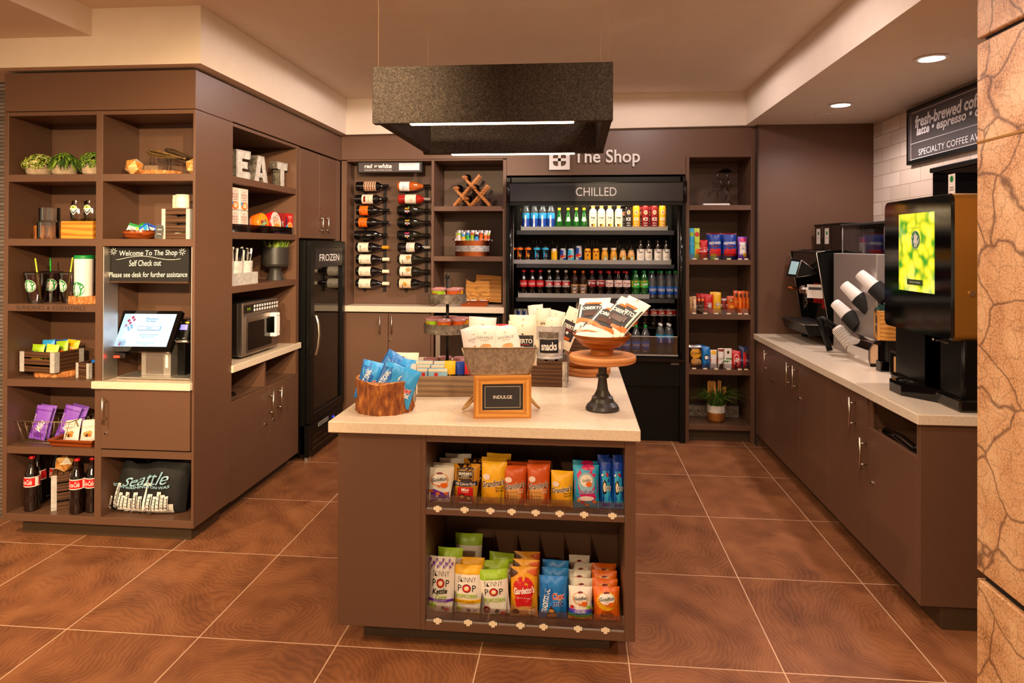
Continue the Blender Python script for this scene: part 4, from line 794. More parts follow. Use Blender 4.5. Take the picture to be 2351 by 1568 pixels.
q.add([(-hw2*.86, -.05, 0), (hw2*.86, -.05, 0), (hw2*.86, .05, 0), (-hw2*.86, .05, 0), (-hw2, -.065, t_), (hw2, -.065, t_), (hw2, .065, t_), (-hw2, .065, t_), (-hw2*.96, -.06, t_), (hw2*.96, -.06, t_), (hw2*.96, .06, t_), (-hw2*.96, .06, t_), (-hw2*.82, -.045, .006), (hw2*.82, -.045, .006), (hw2*.82, .045, .006), (-hw2*.82, .045, .006)],
      [(3, 2, 1, 0)]+[(i, (i+1) % 4, 4+(i+1) % 4, 4+i) for i in range(4)]+[(4+i, 4+(i+1) % 4, 8+(i+1) % 4, 8+i) for i in range(4)]+[(8+i, 8+(i+1) % 4, 12+(i+1) % 4, 12+i) for i in range(4)]+[(12, 13, 14, 15)], 'red_wood')
q.thing('wooden_tray', 'small reddish tray with slanted sides holding two white nut bags', 'tray', (x-.004, 3.555, .505)); tx0 = x-.004
nut = lambda sd: bag_mb(.105, .125, .03, 'pale_pink', [(.3, 1, 'paper')], [('t', 'SAHALE', 0, .66, .6, .07, 'grey_print'), ('t', 'SNACKS', 0, .57, .3, .035, 'grey_print'), ('e', -.05, .34, .2, .13, 'tan'), ('e', .12, .38, .14, .1, 'cookie'), ('e', .0, .28, .12, .07, 'brown'), ('e', -.16, .36, .1, .07, 'khaki'), ('e', .14, .27, .1, .06, 'orange')], sd)
nut(1).thing('nut_bag', 'white nut bag with nut picture, left one in the small reddish tray', 'snack bag', (tx0-.045, 3.555, .514), (-.38, -.18, -.1), 'white nut bags in the tray'); nut(2).thing('nut_bag', 'white nut bag with nut picture, right one in the small reddish tray', 'snack bag', (tx0+.050, 3.57, .514), (-.38, -.12, .05), 'white nut bags in the tray')
# bottom row: glass cola bottles, small crate, polyhedron
glassk = dict(H=.30, R=.0385, body='cola', cap='red', lab=(.46, .64, [(0, .08, 'white'), (.08, .92, 'red'), (.92, 1, 'white')]), items=[('t', 'Coca-Cola', -.1, .5, .8, .5, 'white', 0, .25, .01), ('r', .62, .5, .25, .8, 'white')], kind='contour', capr=.40)
for k, (u, v, y, lb) in enumerate(((73, 1172, 3.54, 'tall glass cola bottle in front at the far left of the bottom shelf'), (88, 1160, 3.64, 'tall glass cola bottle behind the leftmost one on the bottom shelf'), (131, 1150, 3.70, 'tall glass cola bottle at the back behind the small crate'), (177, 1176, 3.53, 'tall glass cola bottle in front right of the small crate'), (212, 1172, 3.56, 'tall glass cola bottle at the right against the shelf divider'))):
    x = P(u, v, Y=y).x
    if k == 4: x = min(x, -2.616-.041)
    bottle('cola_bottle', lb, 'bottle', (x, y, .135), (0, 0, (.1, -.5, .3, .35, .2)[k]), 'glass cola bottles on the bottom shelf', **glassk)
q = thing('slatted_crate', 'small slatted crate between the glass cola bottles, faceted wood on top', 'crate', (P(138, 1170, Y=3.58).x, 3.61, .135), (0, 0, .62)); crate_parts(q, .115, .11, .195, 4, 'zinc_pale', 'crate_wood', .010, .2, False, .026)
b = MB()
for k in range(4): b.box((-.057+k*.0295, -.055, .195), (-.057+k*.0295+.026, .055, .203), 'crate_wood', .001)
b.build('top_slats', q)
icosa(.052, 'wooden_polyhedron', 'faceted wooden ball resting on the small crate among cola bottles', (q.location.x+.012, 3.60, .338), (.9, .4, .2))
# black duffel bag with city print
x, z, w_, h_ = fit(251, 1066, 421, 1190, 3.55); bw, bh = w_*.98, h_*1.02
def duf(u, v, s):   # u,v in -1..1 ; s side
    bulge = max(0, 1-abs(u)**3)**.5*max(0, 1-abs(v*.92)**4)**.6
    top = bh*(.86+.10*max(0, u-.35)/.65-.12*max(0, -u-.75)+.02*math.sin(6*u+1))
    lx = bw/2*(1-.03*v)*(1-.06*max(0, v)*(u < 0)); zz = (v+1)/2*top+(.012*math.sin(5*u) if v > .5 else 0)
    return (u*lx+.015*v, s*(.075*bulge+.004)+.006*math.sin(7*u+3*v)*bulge+.02*v, zz)
b = MB(); nx, nz = 22, 16
for s in (-1, 1):
    vs = [duf(-1+2*i/nx, -1+2*k/nz, s) for k in range(nz+1) for i in range(nx+1)]
    fs = [(k*(nx+1)+i, k*(nx+1)+i+1, (k+1)*(nx+1)+i+1, (k+1)*(nx+1)+i) for k in range(nz) for i in range(nx)]
    b.add(vs, fs if s < 0 else [f[::-1] for f in fs], 'black_matte', True)
q = b.thing('tote_bag', 'black cloth bag printed with city skyline in the bottom right bay', 'bag', (x, 3.615, .143))
def onduf(xx, zz, o):
    u = xx/(bw/2); v = 2*zz/bh-1; p = duf(u, v, -1); return (p[0], p[1]-o-.0012, p[2])
rnd = random.Random(3); it = []
sk = [(-.40, .50, .055), (-.33, .33, .05), (-.28, .28, .05), (-.22, .37, .06), (-.16, .25, .05), (-.09, .38, .06), (-.02, .30, .05), (.10, .34, .06), (.17, .30, .05), (.22, .40, .055), (.28, .34, .05), (.33, .31, .04), (-.445, .26, .05)]
it.append(('r', -.05, .10, .88, .19, 'white_print'))
for cx, top, ww in sk:
    it.append(('r', cx, .08+top/2, ww, top, 'white_print')); it.append(('r', cx+ww*.22, .08+top/2-.01, ww*.28, top*.8, 'charcoal'))
    for k in range(4): it.append(('r', cx-ww*.18, .14+top*.2*k, ww*.4, top*.035, 'charcoal'))
it += [('p', [(.035, .08), (.075, .08), (.062, .62), (.048, .62)], 'white_print'), ('p', [(-.005, .60), (.115, .60), (.09, .65), (.02, .65)], 'white_print'), ('p', [(.05, .65), (.06, .65), (.056, .72)], 'white_print')]
for k in range(26): cx = rnd.uniform(-.45, .37); it.append(('r', cx, rnd.uniform(.03, .18), rnd.uniform(.02, .06), rnd.uniform(.008, .02), 'black' if k % 2 else 'grey_print', rnd.uniform(-.5, .5)))
it += [('t', 'NGTON·WASHINGTON·WAS', -.06, .585, .84, .055, 'light_blue', 0, 0, .02), ('t', 'Seattle', .02, .735, .62, .22, 'light_blue', .06, .4, 0)]
b = MB(); deco(b, it, onduf, bw, bh, .0003); b.build('print', q)
for k, (cx, y) in enumerate(((.01, .02), (.03, .055))): MB().tube([(cx-.055, y, bh*.82), (cx-.035, y, bh*.95), (cx, y+.006, bh*.93), (cx+.03, y, bh*.96), (cx+.06, y, bh*.86)], .009, 'black_matte', 8).build('strap', q)
# chalkboard and self checkout terminal
p0, p1 = P(249, 566, Y=3.53), P(433, 647, Y=3.53); cw, ch = p1.x-p0.x, p0.z-p1.z
q = thing('chalkboard', 'black chalkboard with handwritten welcome and self check out lines', 'sign', ((p0.x+p1.x)/2, 3.53, p1.z)); MB().box((-cw/2, 0, 0), (cw/2, .012, ch), 'black_matte', .001).build('board', q); MB().box((-cw/2, -.006, -.008), (cw/2, .014, .002), 'crate_wood').build('ledge', q)
b = MB(); it = [('t', 'Welcome To The Shop', .0, .80, .72, .2, 'chalk', .02, .12), ('t', 'Self Check out', -.04, .53, .40, .17, 'chalk', .02, .15), ('t', 'Please see desk for further assistance', .0, .20, .97, .15, 'chalk', .012, .1)]
for s in (-1, 1):
    for k in range(8): a = k*PI/4+.2; it.append(('r', s*.43+math.cos(a)*.028, .86+math.sin(a)*.07, .03, .016, 'chalk', a))
deco(b, it, flat(0), cw, ch)
wv = [((-.40+.8*k/20)*cw, -.0012, (.68+.05*math.sin(-1.2+k/20*7)*(1 if k > 2 else 1.3))*ch) for k in range(21)]; b.tube(wv, .0016, 'chalk', 4); b.build('handwriting', q)
sc_y = 3.60; q = thing('checkout_terminal', 'tilted black touchscreen checkout terminal on an aluminium stand', 'self checkout', (-2.30, sc_y, .878))
def loc(u, v, Y): return P(u, v, Y=Y)-q.location
a = loc(329, 850, 3.60); bq = loc(396, 850, 3.60); MB().box((a.x, -.02, .014), (bq.x, .08, .24), 'aluminium', .003).box((a.x+.03, -.022, .02), (bq.x-.04, -.02, .20), 'steel').box((bq.x-.028, -.022, .06), (bq.x-.014, -.02, .13), 'paper').build('pedestal', q)
MB().box((-.225, -.07, .004), (.20, .12, .014), 'aluminium', .002).build('base_plate', q); b = MB()
for xx, yy in ((-.2, -.06), (-.04, -.06), (.12, -.06), (.17, .1), (-.2, .1)): b.box((xx, yy, 0), (xx+.04, yy+.012, .004), 'black')
b.build('feet', q)
tl, tr, br, bl = [P(*p) - q.location for p in ()] if False else [P(280, 713, Y=3.66)-q.location, P(419.5, 714, Y=3.61)-q.location, P(389, 808, Y=3.515)-q.location, P(247, 806.5, Y=3.565)-q.location]
def quadfn(tl, tr, br, bl): 
    nrm = (tr-tl).cross(bl-tl).normalized()
    if nrm.y > 0: nrm = -nrm
    def fn(x, z, o):
        u = x+.5; v = z; return bl*(1-u)*(1-v)+br*u*(1-v)+tl*(1-u)*v+tr*u*v+nrm*o
    return fn, nrm
fn, nr = quadfn(tl, tr, br, bl)
b = MB(); rc = [(-.5+.02, 0), (.5-.02, 0), (.5, .03), (.5, .97), (.48, 1), (-.48, 1), (-.5, .97), (-.5, .03)]
b.add([fn(x, z, 0) for x, z in rc]+[fn(x, z, -.022) for x, z in rc], [tuple(range(8)), tuple(range(15, 7, -1))]+[(i, 8+i, 8+(i+1) % 8, (i+1) % 8) for i in range(8)], 'black_gloss'); scn = b.build('monitor', q)
it = [('r', 0, .52, .85, .80, 'screen')]
def dia(cx, cz, s, m, sx=.55): return ('p', [(cx-s*sx*.2, cz-s), (cx+s*sx, cz-s*.1), (cx+s*sx*.2, cz+s), (cx-s*sx, cz+s*.1)], m)
for cx, cz, s, m in ((-.27, .83, .05, 'screen_plum'), (-.32, .75, .05, 'screen_plum'), (-.235, .77, .045, 'screen_plum'), (-.285, .69, .045, 'screen_plum'), (-.345, .645, .025, 'screen_plum'), (-.32, .62, .022, 'screen_plum'), (-.345, .60, .02, 'screen_plum'), (-.25, .63, .04, 'screen_blue'), (-.29, .575, .035, 'screen_blue'), (-.23, .575, .035, 'screen_blue'), (-.27, .525, .035, 'screen_blue')): it.append(dia(cx, cz, s, m))
it += [('t', 'Welcome to', .06, .80, .2, .05, 'screen_ink', 0, .15), ('t', 'The Shop.', .05, .73, .17, .055, 'screen_ink', 0, .15), ('r', .06, .565, .37, .10, 'screen_ink'), ('r', .06, .565, .36, .088, 'screen'), ('t', 'hello', .06, .565, .09, .05, 'screen_ink', 0, .15), ('t', 'Touch Screen or Scan Item Below', .09, .405, .31, .028, 'screen_ink'), ('t', 'to Begin Your Purchase.', .085, .345, .22, .028, 'screen_ink'), ('t', 'Bank charge and credit card payments', .08, .205, .31, .025, 'screen_ink'), ('t', 'accepted', .08, .155, .08, .024, 'screen_ink'), ('t', 'SCAN HERE', -.30, .28, .1, .016, 'screen_ink'),
       ('r', -.31, .20, .11, .11, 'screen_ink'), ('r', -.31, .20, .10, .09, 'screen')]+[('r', -.345+k*.0145, .20, .007, .065, 'screen_ink') for k in range(6)]+[('p', [(-.325, .20), (-.305, .20), (-.305, .15), (-.298, .15), (-.316, .11), (-.334, .15), (-.325, .15)], 'screen_plum')]
b = MB(); deco(b, it, fn, 1, 1, .0004); b.build('screen', scn)
a = loc(275, 815, 3.54); MB().box((a.x-.03, a.y-.01, a.z-.016), (a.x+.035, a.y+.04, a.z+.012), 'dark_steel', .006).box((a.x-.028, a.y-.0115, a.z-.014), (a.x+.006, a.y-.01, a.z-.002), 'red_led').build('scanner', q)
t2 = thing('card_terminal', 'small card payment terminal with violet display right of the tilted touchscreen', 'card reader', (P(418, 800, Y=3.62).x, 3.62, .878))
MB().box((-.022, -.01, 0), (.022, .06, .20), 'black', .004).build('post', t2); z0 = P(410, 784, Y=3.60).z-.878
b = MB().box((-.045, -.012, 0), (.045, .012, .125), 'black', .005).box((-.046, -.016, -.008), (.046, .014, .006), 'aluminium', .004); deco(b, [('r', 0, .62, .72, .24, 'term_screen'), ('e', -.28, .83, .1, .04, 'red_led'), ('e', .3, .83, .14, .04, 'yellow'), ('r', -.2, .12, .16, .03, 'grey_print'), ('r', .25, .12, .18, .03, 'grey_print'), ('e', .0, .4, .08, .04, 'dark_steel')], flat(-.0125), .09, .125)
b.build('keypad', t2, (0, -.012, z0), (-.3, 0, 0))
# ================================================================== MICROWAVE CABINET CONTENTS (fronts face +X)
EAT = dict(E=[(-.5, 0), (.5, 0), (.5, .26), (-.12, .26), (-.12, .38), (.3, .38), (.3, .62), (-.12, .62), (-.12, .74), (.5, .74), (.5, 1), (-.5, 1)],
           A=[(-.55, 0), (-.22, 0), (-.16, .2), (.16, .2), (.22, 0), (.55, 0), (.24, 1), (-.24, 1)], T=[(-.18, 0), (.18, 0), (.18, .72), (.5, .72), (.5, 1), (-.5, 1), (-.5, .72), (-.18, .72)])
for ch, u0, u1, v0, v1, rz in (('E', 536, 564, 341, 409, 1.35), ('A', 574, 606, 354, 417, 1.45), ('T', 627, 652, 366, 424, 1.45)):
    y, z, w_, h_ = fitx(u0, v0, u1, v1, -2.14); h_ = min(h_, .215); pr = EAT[ch]; ww = {'E': .135, 'A': .155, 'T': .145}[ch]; b = MB()
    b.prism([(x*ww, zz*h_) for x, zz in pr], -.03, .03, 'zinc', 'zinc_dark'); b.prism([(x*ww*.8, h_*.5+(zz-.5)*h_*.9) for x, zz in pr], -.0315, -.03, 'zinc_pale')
    if ch == 'A': b.prism([(-.09*ww, .38*h_), (.09*ww, .38*h_), (0, .72*h_)], -.0325, -.031, 'dark_steel')
    b.thing('metal_letter', f'large galvanized letter {ch} standing on the top microwave cabinet shelf', 'letter', (-2.14, y, 2.035), (0, 0, rz), 'galvanized letters')
soup = box_mb(.105, .08, .135, 'pale_pink', [('t', 'HOT', 0, .84, .3, .06, 'dark_red'), ('t', 'RICE', 0, .70, .62, .09, 'dark_red'), ('t', 'NOODLE', 0, .58, .62, .07, 'dark_red'), ('t', 'CAKES', 0, .47, .5, .06, 'dark_red'), ('e', .02, .2, .36, .18, 'orange'), ('e', .05, .2, .24, .12, 'peach'), ('e', -.32, .3, .1, .08, 'sky')], 'paper')
names = [('lower', 'left'), ('lower', 'right'), ('upper', 'left'), ('upper', 'right')]
for k, (lv, sd) in enumerate(names):
    soup.thing('food_carton', f'pale noodle carton with orange bowl picture, {lv} {sd} of the stack', 'carton', (-2.12, 3.972+(.115 if sd == 'right' else 0), 1.70+(.138 if lv == 'upper' else 0)), L90, 'stacked noodle cartons')
def cup_tray(label, m, m2, y, r, h_, items, rz=PI/2):
    b = MB(); rf = lambda z: r*(1-.12*abs(2*z/h_-1)**2); n = 26; ks = [i/8 for i in range(9)]
    pts = [(math.cos(2*PI*j/n)*r, math.sin(2*PI*j/n)*h_/2) for j in range(n)]
    vs = [(x, -.02, zz+h_/2) for x, zz in pts]+[(x*.93, -.03, zz*.93+h_/2) for x, zz in pts]+[(x*.85, .035, zz*.85+h_/2) for x, zz in pts]
    b.add(vs, [(j, (j+1) % n, n+(j+1) % n, n+j) for j in range(n)]+[((j+1) % n, j, 2*n+j, 2*n+(j+1) % n) for j in range(n)], m2, True); b.add(vs, [tuple(range(n, 2*n))], m); deco(b, items, flat(-.03), 2*r, h_)
    return b.thing('meal_tub', label, 'food tub', (-2.10, y, 1.70), (-.12, 0, rz))
cup_tray('oval orange microwave meal tub beside the noodle cartons', 'gold', 'orange', P(598, 510, X=-2.10).y, .078, .135, [('e', .1, .3, .3, .2, 'deep_orange'), ('r', .0, .55, .5, .18, 'dark_red', .2), ('r', .06, .46, .45, .12, 'bright_green', .2), ('t', 'BOWL', .06, .47, .34, .08, 'white', .2), ('e', -.25, .3, .12, .08, 'sky')])
cup_tray('oval red and cream microwave meal tub, second along the shelf', 'pale_pink', 'red', P(626, 505, X=-2.10).y+.01, .085, .155, [('e', 0, .35, .42, .3, 'peach'), ('t', 'SPICY', 0, .72, .6, .14, 'dark_red', .3, .2), ('t', 'KITCHEN', 0, .58, .5, .08, 'red', .3), ('e', .05, .3, .25, .14, 'cracker')])
box_mb(.10, .05, .125, 'dark_red', [('t', 'SOUP', 0, .8, .6, .1, 'white'), ('e', .1, .35, .3, .25, 'cookie')], 'choc').thing('food_carton', 'dark red food carton in shade between red tub and soup carton', 'carton', (-2.19, P(650, 505, X=-2.10).y+.05, 1.70), L90)
y, z, w_, h_ = fitx(651, 484, 679.5, 536, -2.07); b = box_mb(.135, .06, .15, 'red', [('r', .0, .5, 1, 1, 'red'), ('t', 'Tomato', .1, .86, .5, .07, 'white'), ('t', 'Soup', .1, .77, .35, .07, 'white'), ('e', .08, .32, .34, .26, 'white'), ('e', .08, .33, .30, .22, 'cracker'), ('r', .06, .6, .1, .2, 'cracker'), ('r', -.38, .6, .14, .4, 'navy'), ('e', -.34, .35, .12, .09, 'sky')], 'dark_red'); b.thing('food_carton', 'bright red soup carton with bowl picture at the right end', 'carton', (-2.10, 4.735, 1.70), L90)
q = thing('acrylic_divider', 'clear acrylic product dividers on the noodle carton shelf', 'divider', (-2.065, 4.35, 1.70)); b = MB().box((0, -.45, 0), (.003, .45, .05), 'acrylic'); [b.box((-.10, yy, 0), (0, yy+.002, .09), 'acrylic') for yy in (-.20, -.0, .14, .28)]; b.build('lip_and_fins', q)
# galvanized cutlery caddy
y0c = 4.02; q = thing('cutlery_caddy', 'galvanized caddy tray holding three cups of wrapped plastic cutlery', 'caddy', (-2.14, 4.085, 1.372)); b = MB()
b.box((-.065, -.185, 0), (.065, .185, .004), 'zinc_pale').box((-.065, -.185, .004), (-.062, .185, .075), 'zinc_pale').box((.062, -.185, .004), (.065, .185, .075), 'zinc_pale').box((-.062, -.185, .004), (.062, -.182, .075), 'zinc_pale').box((-.062, .182, .004), (.062, .185, .075), 'zinc_pale'); b.build('tray', q)
MB().tube([(-.03, .185, .06), (-.03, .205, .07), (.03, .205, .07), (.03, .185, .06)], .003, 'wire', 6).build('handle', q)
for k in range(3):
    yy = -.122+k*.121; MB().lathe([(0, .006), (.05, .006), (.056, .148), (.053, .148), (.048, .012), (0, .012)], 'zinc_pale', 24, c=(0, yy)).build('cup', q)
    rnd = random.Random(k); b = MB()
    for j in range(15):
        a, e = rnd.uniform(0, 6.28), rnd.uniform(0, .034); p = Vector((e*math.cos(a), yy+e*math.sin(a), .03)); t = p+Vector((e*math.cos(a)*.6, e*math.sin(a)*.6, rnd.uniform(.16, .21))); b.tube([p, (p+t)/2+Vector((0, 0, .03)), t], [.004, .005, .008], 'white' if j % 3 else 'black', 5)
    for j in range(7):
        a = rnd.uniform(0, 6.28); p = Vector((.04*math.cos(a), yy+.04*math.sin(a), .10)); t = p+Vector((.012*math.cos(a), .012*math.sin(a), .13)); s = Vector((-math.sin(a), math.cos(a), 0))*.014; b.add([p-s, p+s, t+s*1.1, t-s*.8], [(0, 1, 2, 3)], 'acrylic')
    tag(b.build('wrapped_cutlery', None, (-2.14, 4.085, 1.372)), ['bunch of wrapped plastic cutlery in the left cup of the caddy', 'bunch of wrapped plastic cutlery in the middle cup of the caddy', 'bunch of wrapped plastic cutlery in the right cup of the caddy'][k], 'cutlery', 'wrapped cutlery in the caddy')
yv = P(632, 640, X=-2.14).y; q = thing('potted_grass', 'black goblet-shaped pot of bright green grass beside the cutlery caddy', 'plant', (-2.14, yv, 1.372))
MB().lathe([(0, 0), (.062, 0), (.060, .006), (.04, .07), (.042, .085), (.086, .10), (.092, .115), (.092, .235), (.084, .235), (.082, .21), (0, .21)], 'pot_black', 32).build('pot', q)
def grass(n, r, h_, mats, seed, lean=.6, wd=.004):
    rnd = random.Random(seed); b = MB()
    for k in range(n):
        a = rnd.uniform(0, 6.28); e = r*rnd.uniform(0, 1)**.5; p = Vector((e*math.cos(a), e*math.sin(a), 0)); a2 = a+rnd.uniform(-.6, .6); L = h_*rnd.uniform(.6, 1.1); ln = lean*rnd.uniform(.2, 1)*(.3+e/r); d = Vector((math.cos(a2), math.sin(a2), 0)); s = Vector((-math.sin(a2), math.cos(a2), 0))*wd
        p1 = p+d*L*ln*.3+Vector((0, 0, L*.6)); p2 = p+d*L*ln+Vector((0, 0, L*(1-.35*ln)))
        b.add([p-s, p+s, p1+s, p1-s, p2], [(0, 1, 2, 3), (3, 2, 4)], rnd.choice(mats))
    return b
grass(260, .078, .10, ['leaf_a', 'leaf_e', 'leaf_b', 'leaf_c'], 4, .9, .0045).build('grass', q, (0, 0, .212))
# microwave
q = thing('microwave', 'stainless commercial microwave oven with chunky clear-framed door handle', 'microwave', (-2.11, 4.26, .901))
y0, y1 = P(559, 750, X=-2.075).y-4.26, P(638, 750, X=-2.075).y-4.26; zt = .355
MB().box((-.44, y0, .018), (-.005, y1, zt), 'dark_steel', .004).build('body', q); MB().box((-.005, y0, .018), (.03, y1, zt), 'steel', .004).build('front_frame', q)
b = MB(); [b.box((xx-.015, yy-.015, 0), (xx+.015, yy+.015, .018), 'black') for xx in (-.4, -.03) for yy in (y0+.05, y1-.05)]; b.build('feet', q)
FW = y1-y0; ym = (y0+y1)/2
b = MB(); deco(b, [('r', 0, .5, 1, 1, 'dark_steel'), ('r', -.36, .5, .16, .5, 'black'), ('t', '0:00', -.36, .5, .1, .3, 'lime')]+[('r', -.2+k*.072, .5+s*.22, .05, .3, 'white_print') for k in range(10) for s in (-1, 1)], flat(0), FW*.96, .055, .0006); b.build('control_panel', q, (.030, ym, .285), L90)
b = MB().box((-FW*.47, -.012, .03), (FW*.47, 0, .27), 'steel', .003); deco(b, [('r', -.07, .52, .72, .66, 'black_gloss'), ('t', 'Amana', -.36, .07, .14, .06, 'black', 0, .3)], flat(-.0125), FW*.94, .27); d = b.build('door', q, (.030, ym, 0), L90)
hy = P(637, 745, X=-2.03).y-4.26; b = MB()
for z0, z1 in ((.10, .125), (.235, .26)): b.box((hy-.0, 0, 0), (hy, 0, 0), 'aluminium') if False else b.box((.035, hy-.03, z0), (.085, hy+.03, z1), 'white_print', .005)
b.box((.07, hy-.03, .125), (.085, hy+.03, .235), 'white_print', .004).box((.042, hy-.018, .125), (.07, hy+.018, .235), 'smoke', .002); b.build('handle', q)

# ================================================================== FREEZER (glass door faces +X)
fz = thing('glass_door_freezer', 'tall black upright freezer with frozen sign and glass door', 'freezer', (-2.02, 5.285, 0)); FY0, FY1 = -.365, .385
b = MB().box((-.66, FY0, .05), (-.63, FY1, 1.66), 'black').box((-.63, FY0, .05), (0, FY0+.03, 1.66), 'black', .003).box((-.63, FY1-.03, .05), (0, FY1, 1.66), 'black', .003).box((-.63, FY0+.03, 1.59), (0, FY1-.03, 1.66), 'black').box((-.63, FY0+.03, .05), (0, FY1-.03, .30), 'black'); b.build('cabinet', fz)
b = MB().box((-.04, FY0, .03), (.03, FY1, .27), 'black', .004)
for k in range(3): b.box((.03, FY0+.06, .07+k*.045), (.034, FY1-.05, .088+k*.045), 'black_gloss')
b.box((.03, FY0+.19, .215), (.033, FY0+.40, .245), 'grey_print'); deco(b, [('t', 'TURBO AIR', 0, .5, .9, .6, 'black')], lambda x, z, o: (.033+o, FY0+.295+x, .215+z), .21, .03)
p_ = P(766, 956, X=-1.985); b.add([(p_.x+2.02+dx, p_.y-5.285+dy, p_.z+dz) for dx, dy, dz in ((.0, -.008, -.008), (0, .008, -.008), (0, .008, .008), (0, -.008, .008))], [(0, 1, 2, 3)], 'blue_led'); b.build('base_grille', fz)
b = MB().box((.0, FY0, 0), (.02, FY0+.07, .03), 'aluminium').box((-.5, FY1-.06, 0), (-.4, FY1, .05), 'black').box((-.5, FY0, 0), (-.4, FY0+.06, .05), 'black').box((-.05, FY1-.06, 0), (.0, FY1, .05), 'black'); b.build('feet', fz)
b = MB(); DX0, DX1 = .004, .042
for a, c in (((FY0, .28), (FY0+.075, 1.655)), ((FY1-.065, .28), (FY1, 1.655)), ((FY0+.075, .28), (FY1-.065, .35)), ((FY0+.075, 1.455), (FY1-.065, 1.655))): b.box((DX0, a[0], a[1]), (DX1, c[0], c[1]), 'black', .004)
d = b.build('door', fz)
b = MB(); deco(b, [('r', 0, .5, 1, 1, 'dark_panel'), ('t', 'FROZEN', .0, .5, .72, .38, 'white_print')], lambda x, z, o: (DX1+o, .02+x, 1.452+z), .60, .145); b.build('sign_panel', d)
MB().box((.018, FY0+.075, .35), (.023, FY1-.065, 1.455), 'freezer_glass').build('glass_pane', d)
yy = FY0+.045; b = MB().tube([(DX1, yy, 1.09), (DX1+.025, yy, 1.085), (DX1+.04, yy, 1.03), (DX1+.048, yy, .95), (DX1+.04, yy, .86), (DX1+.025, yy, .80), (DX1, yy, .795)], [.012, .012, .012, .012, .012, .012, .012], 'nickel', 10); b.build('handle', d)
for z in (1.22, .98, .735, .50, .33):
    b = MB(); b.box((-.55, FY0+.035, z-.012), (-.03, FY1-.035, z), 'dark_steel').box((-.033, FY0+.035, z-.022), (-.03, FY1-.035, z+.012), 'black'); b.build('shelf', fz)
FS = [1.22, .98, .735, .50]
def fbag(lb, m, items, yy, z, w_, h_, dx=-.10, t=.05, bands=(), tilt=-.12): bag_mb(w_, h_, t, m, bands, items, int(abs(yy)*100)).thing('frozen_bag', lb, 'frozen food', (-2.02+dx, 5.285+yy, z), (tilt, 0, PI/2))
fbag('yellow frozen bag on the top freezer shelf', 'gold', [('e', 0, .5, .4, .3, 'yellow'), ('e', .1, .3, .2, .15, 'orange')], -.19, 1.22, .20, .205); fbag('second yellow frozen bag behind the first on the top freezer shelf', 'gold', [('e', 0, .5, .4, .3, 'yellow')], -.19, 1.22, .20, .21, -.17)
fbag('blue frozen bag tipped on the second freezer shelf', 'sky', [('e', .0, .6, .35, .2, 'cookie'), ('t', 'fries', 0, .85, .6, .1, 'white')], -.20, .98, .17, .19); fbag('pale blue frozen bag lying right of the tipped blue one', 'steelblue', [('e', .1, .4, .3, .2, 'white')], -.04, .98, .15, .10, -.09)
fbag('white frozen bag at the right of the top freezer shelf', 'foil', [], .12, 1.22, .18, .13, -.25); fbag('second white frozen bag stacked on the right of the top freezer shelf', 'foil', [], .12, 1.345, .18, .10, -.25)
for z, its in ((.735, [('red', -.20, .13, 'TAQ', 'red')]), (.50, [('red', -.22, .15, 'Spicy', 'red'), ('orange', -.085, .17, 'Mac', 'orange')])):
    for m, yy, h_, tx, cn in its: fbag(f'{cn} frozen meal pouch on the {"third" if z > .6 else "fourth"} freezer shelf', m, [('t', tx, 0, .75, .7, .14, 'white', .1, .2), ('e', 0, .3, .34, .2, 'tan'), ('e', 0, .3, .24, .13, 'peach')], yy, z+.03, .12, h_, -.12)
    q = MB().box((-.10, -.18, 0), (.05, .18, .006), 'dark_red').box((.046, -.18, .006), (.05, .18, .055), 'red'); deco(q, [('t', 'RED BARON', .1, .5, .5, .5, 'white', 0, .2)], lambda x, zz, o: (.05+o, x, .006+zz), .36, .05); q.thing('display_tray', f'red printed tray on the {"third" if z > .6 else "fourth"} freezer shelf', 'tray', (-2.02-.11, 5.285-.12, z))
box_mb(.12, .06, .03, 'tan').thing('frozen_carton', 'tan carton lying on the red tray of the third freezer shelf', 'carton', (-2.02-.12, 5.285-.05, .741), L90); fbag('red frozen bag slumped on the bottom freezer shelf', 'dark_red', [('e', 0, .4, .3, .2, 'orange')], -.23, .33, .14, .20, -.12)

# ================================================================== BACK WALL: WINE NICHE
x, z, w_, h_ = fit(821, 371, 971, 397, 5.80); q = thing('wine_sign', 'framed grey red or white sign above the wall of wine bottles', 'sign', (x, 5.80, z)); MB().box((-w_/2, -.008, 0), (w_/2, .03, h_), 'black', .002).build('frame', q)
b = MB(); deco(b, [('r', 0, .5, .96, .84, 'sign_grey'), ('t', 'red', -.33, .60, .12, .36, 'white_print', 0, .12, .03), ('t', 'or', -.215, .58, .05, .2, 'white_print', 0, .12, .02), ('t', 'white', -.075, .60, .21, .40, 'white_print', 0, .12, .03), ('t', 'CHILLED WINE IN WINE COOLER', -.18, .24, .42, .11, 'white_print'), ('r', .295, .53, .31, .62, 'white_print'), ('t', 'WINE AVAILABILITY', .29, .72, .22, .09, 'grey_print')], flat(-.0085), w_, h_); b.build('sign_face', q)
MB().box((-w_/2+.06, -.002, h_), (-w_/2+.075, .02, h_+.012), 'brass_gold').box((w_/2-.075, -.002, h_), (w_/2-.06, .02, h_+.012), 'brass_gold').build('hanging_clips', q)
YW = 5.86; SIDE = ['left', 'right']
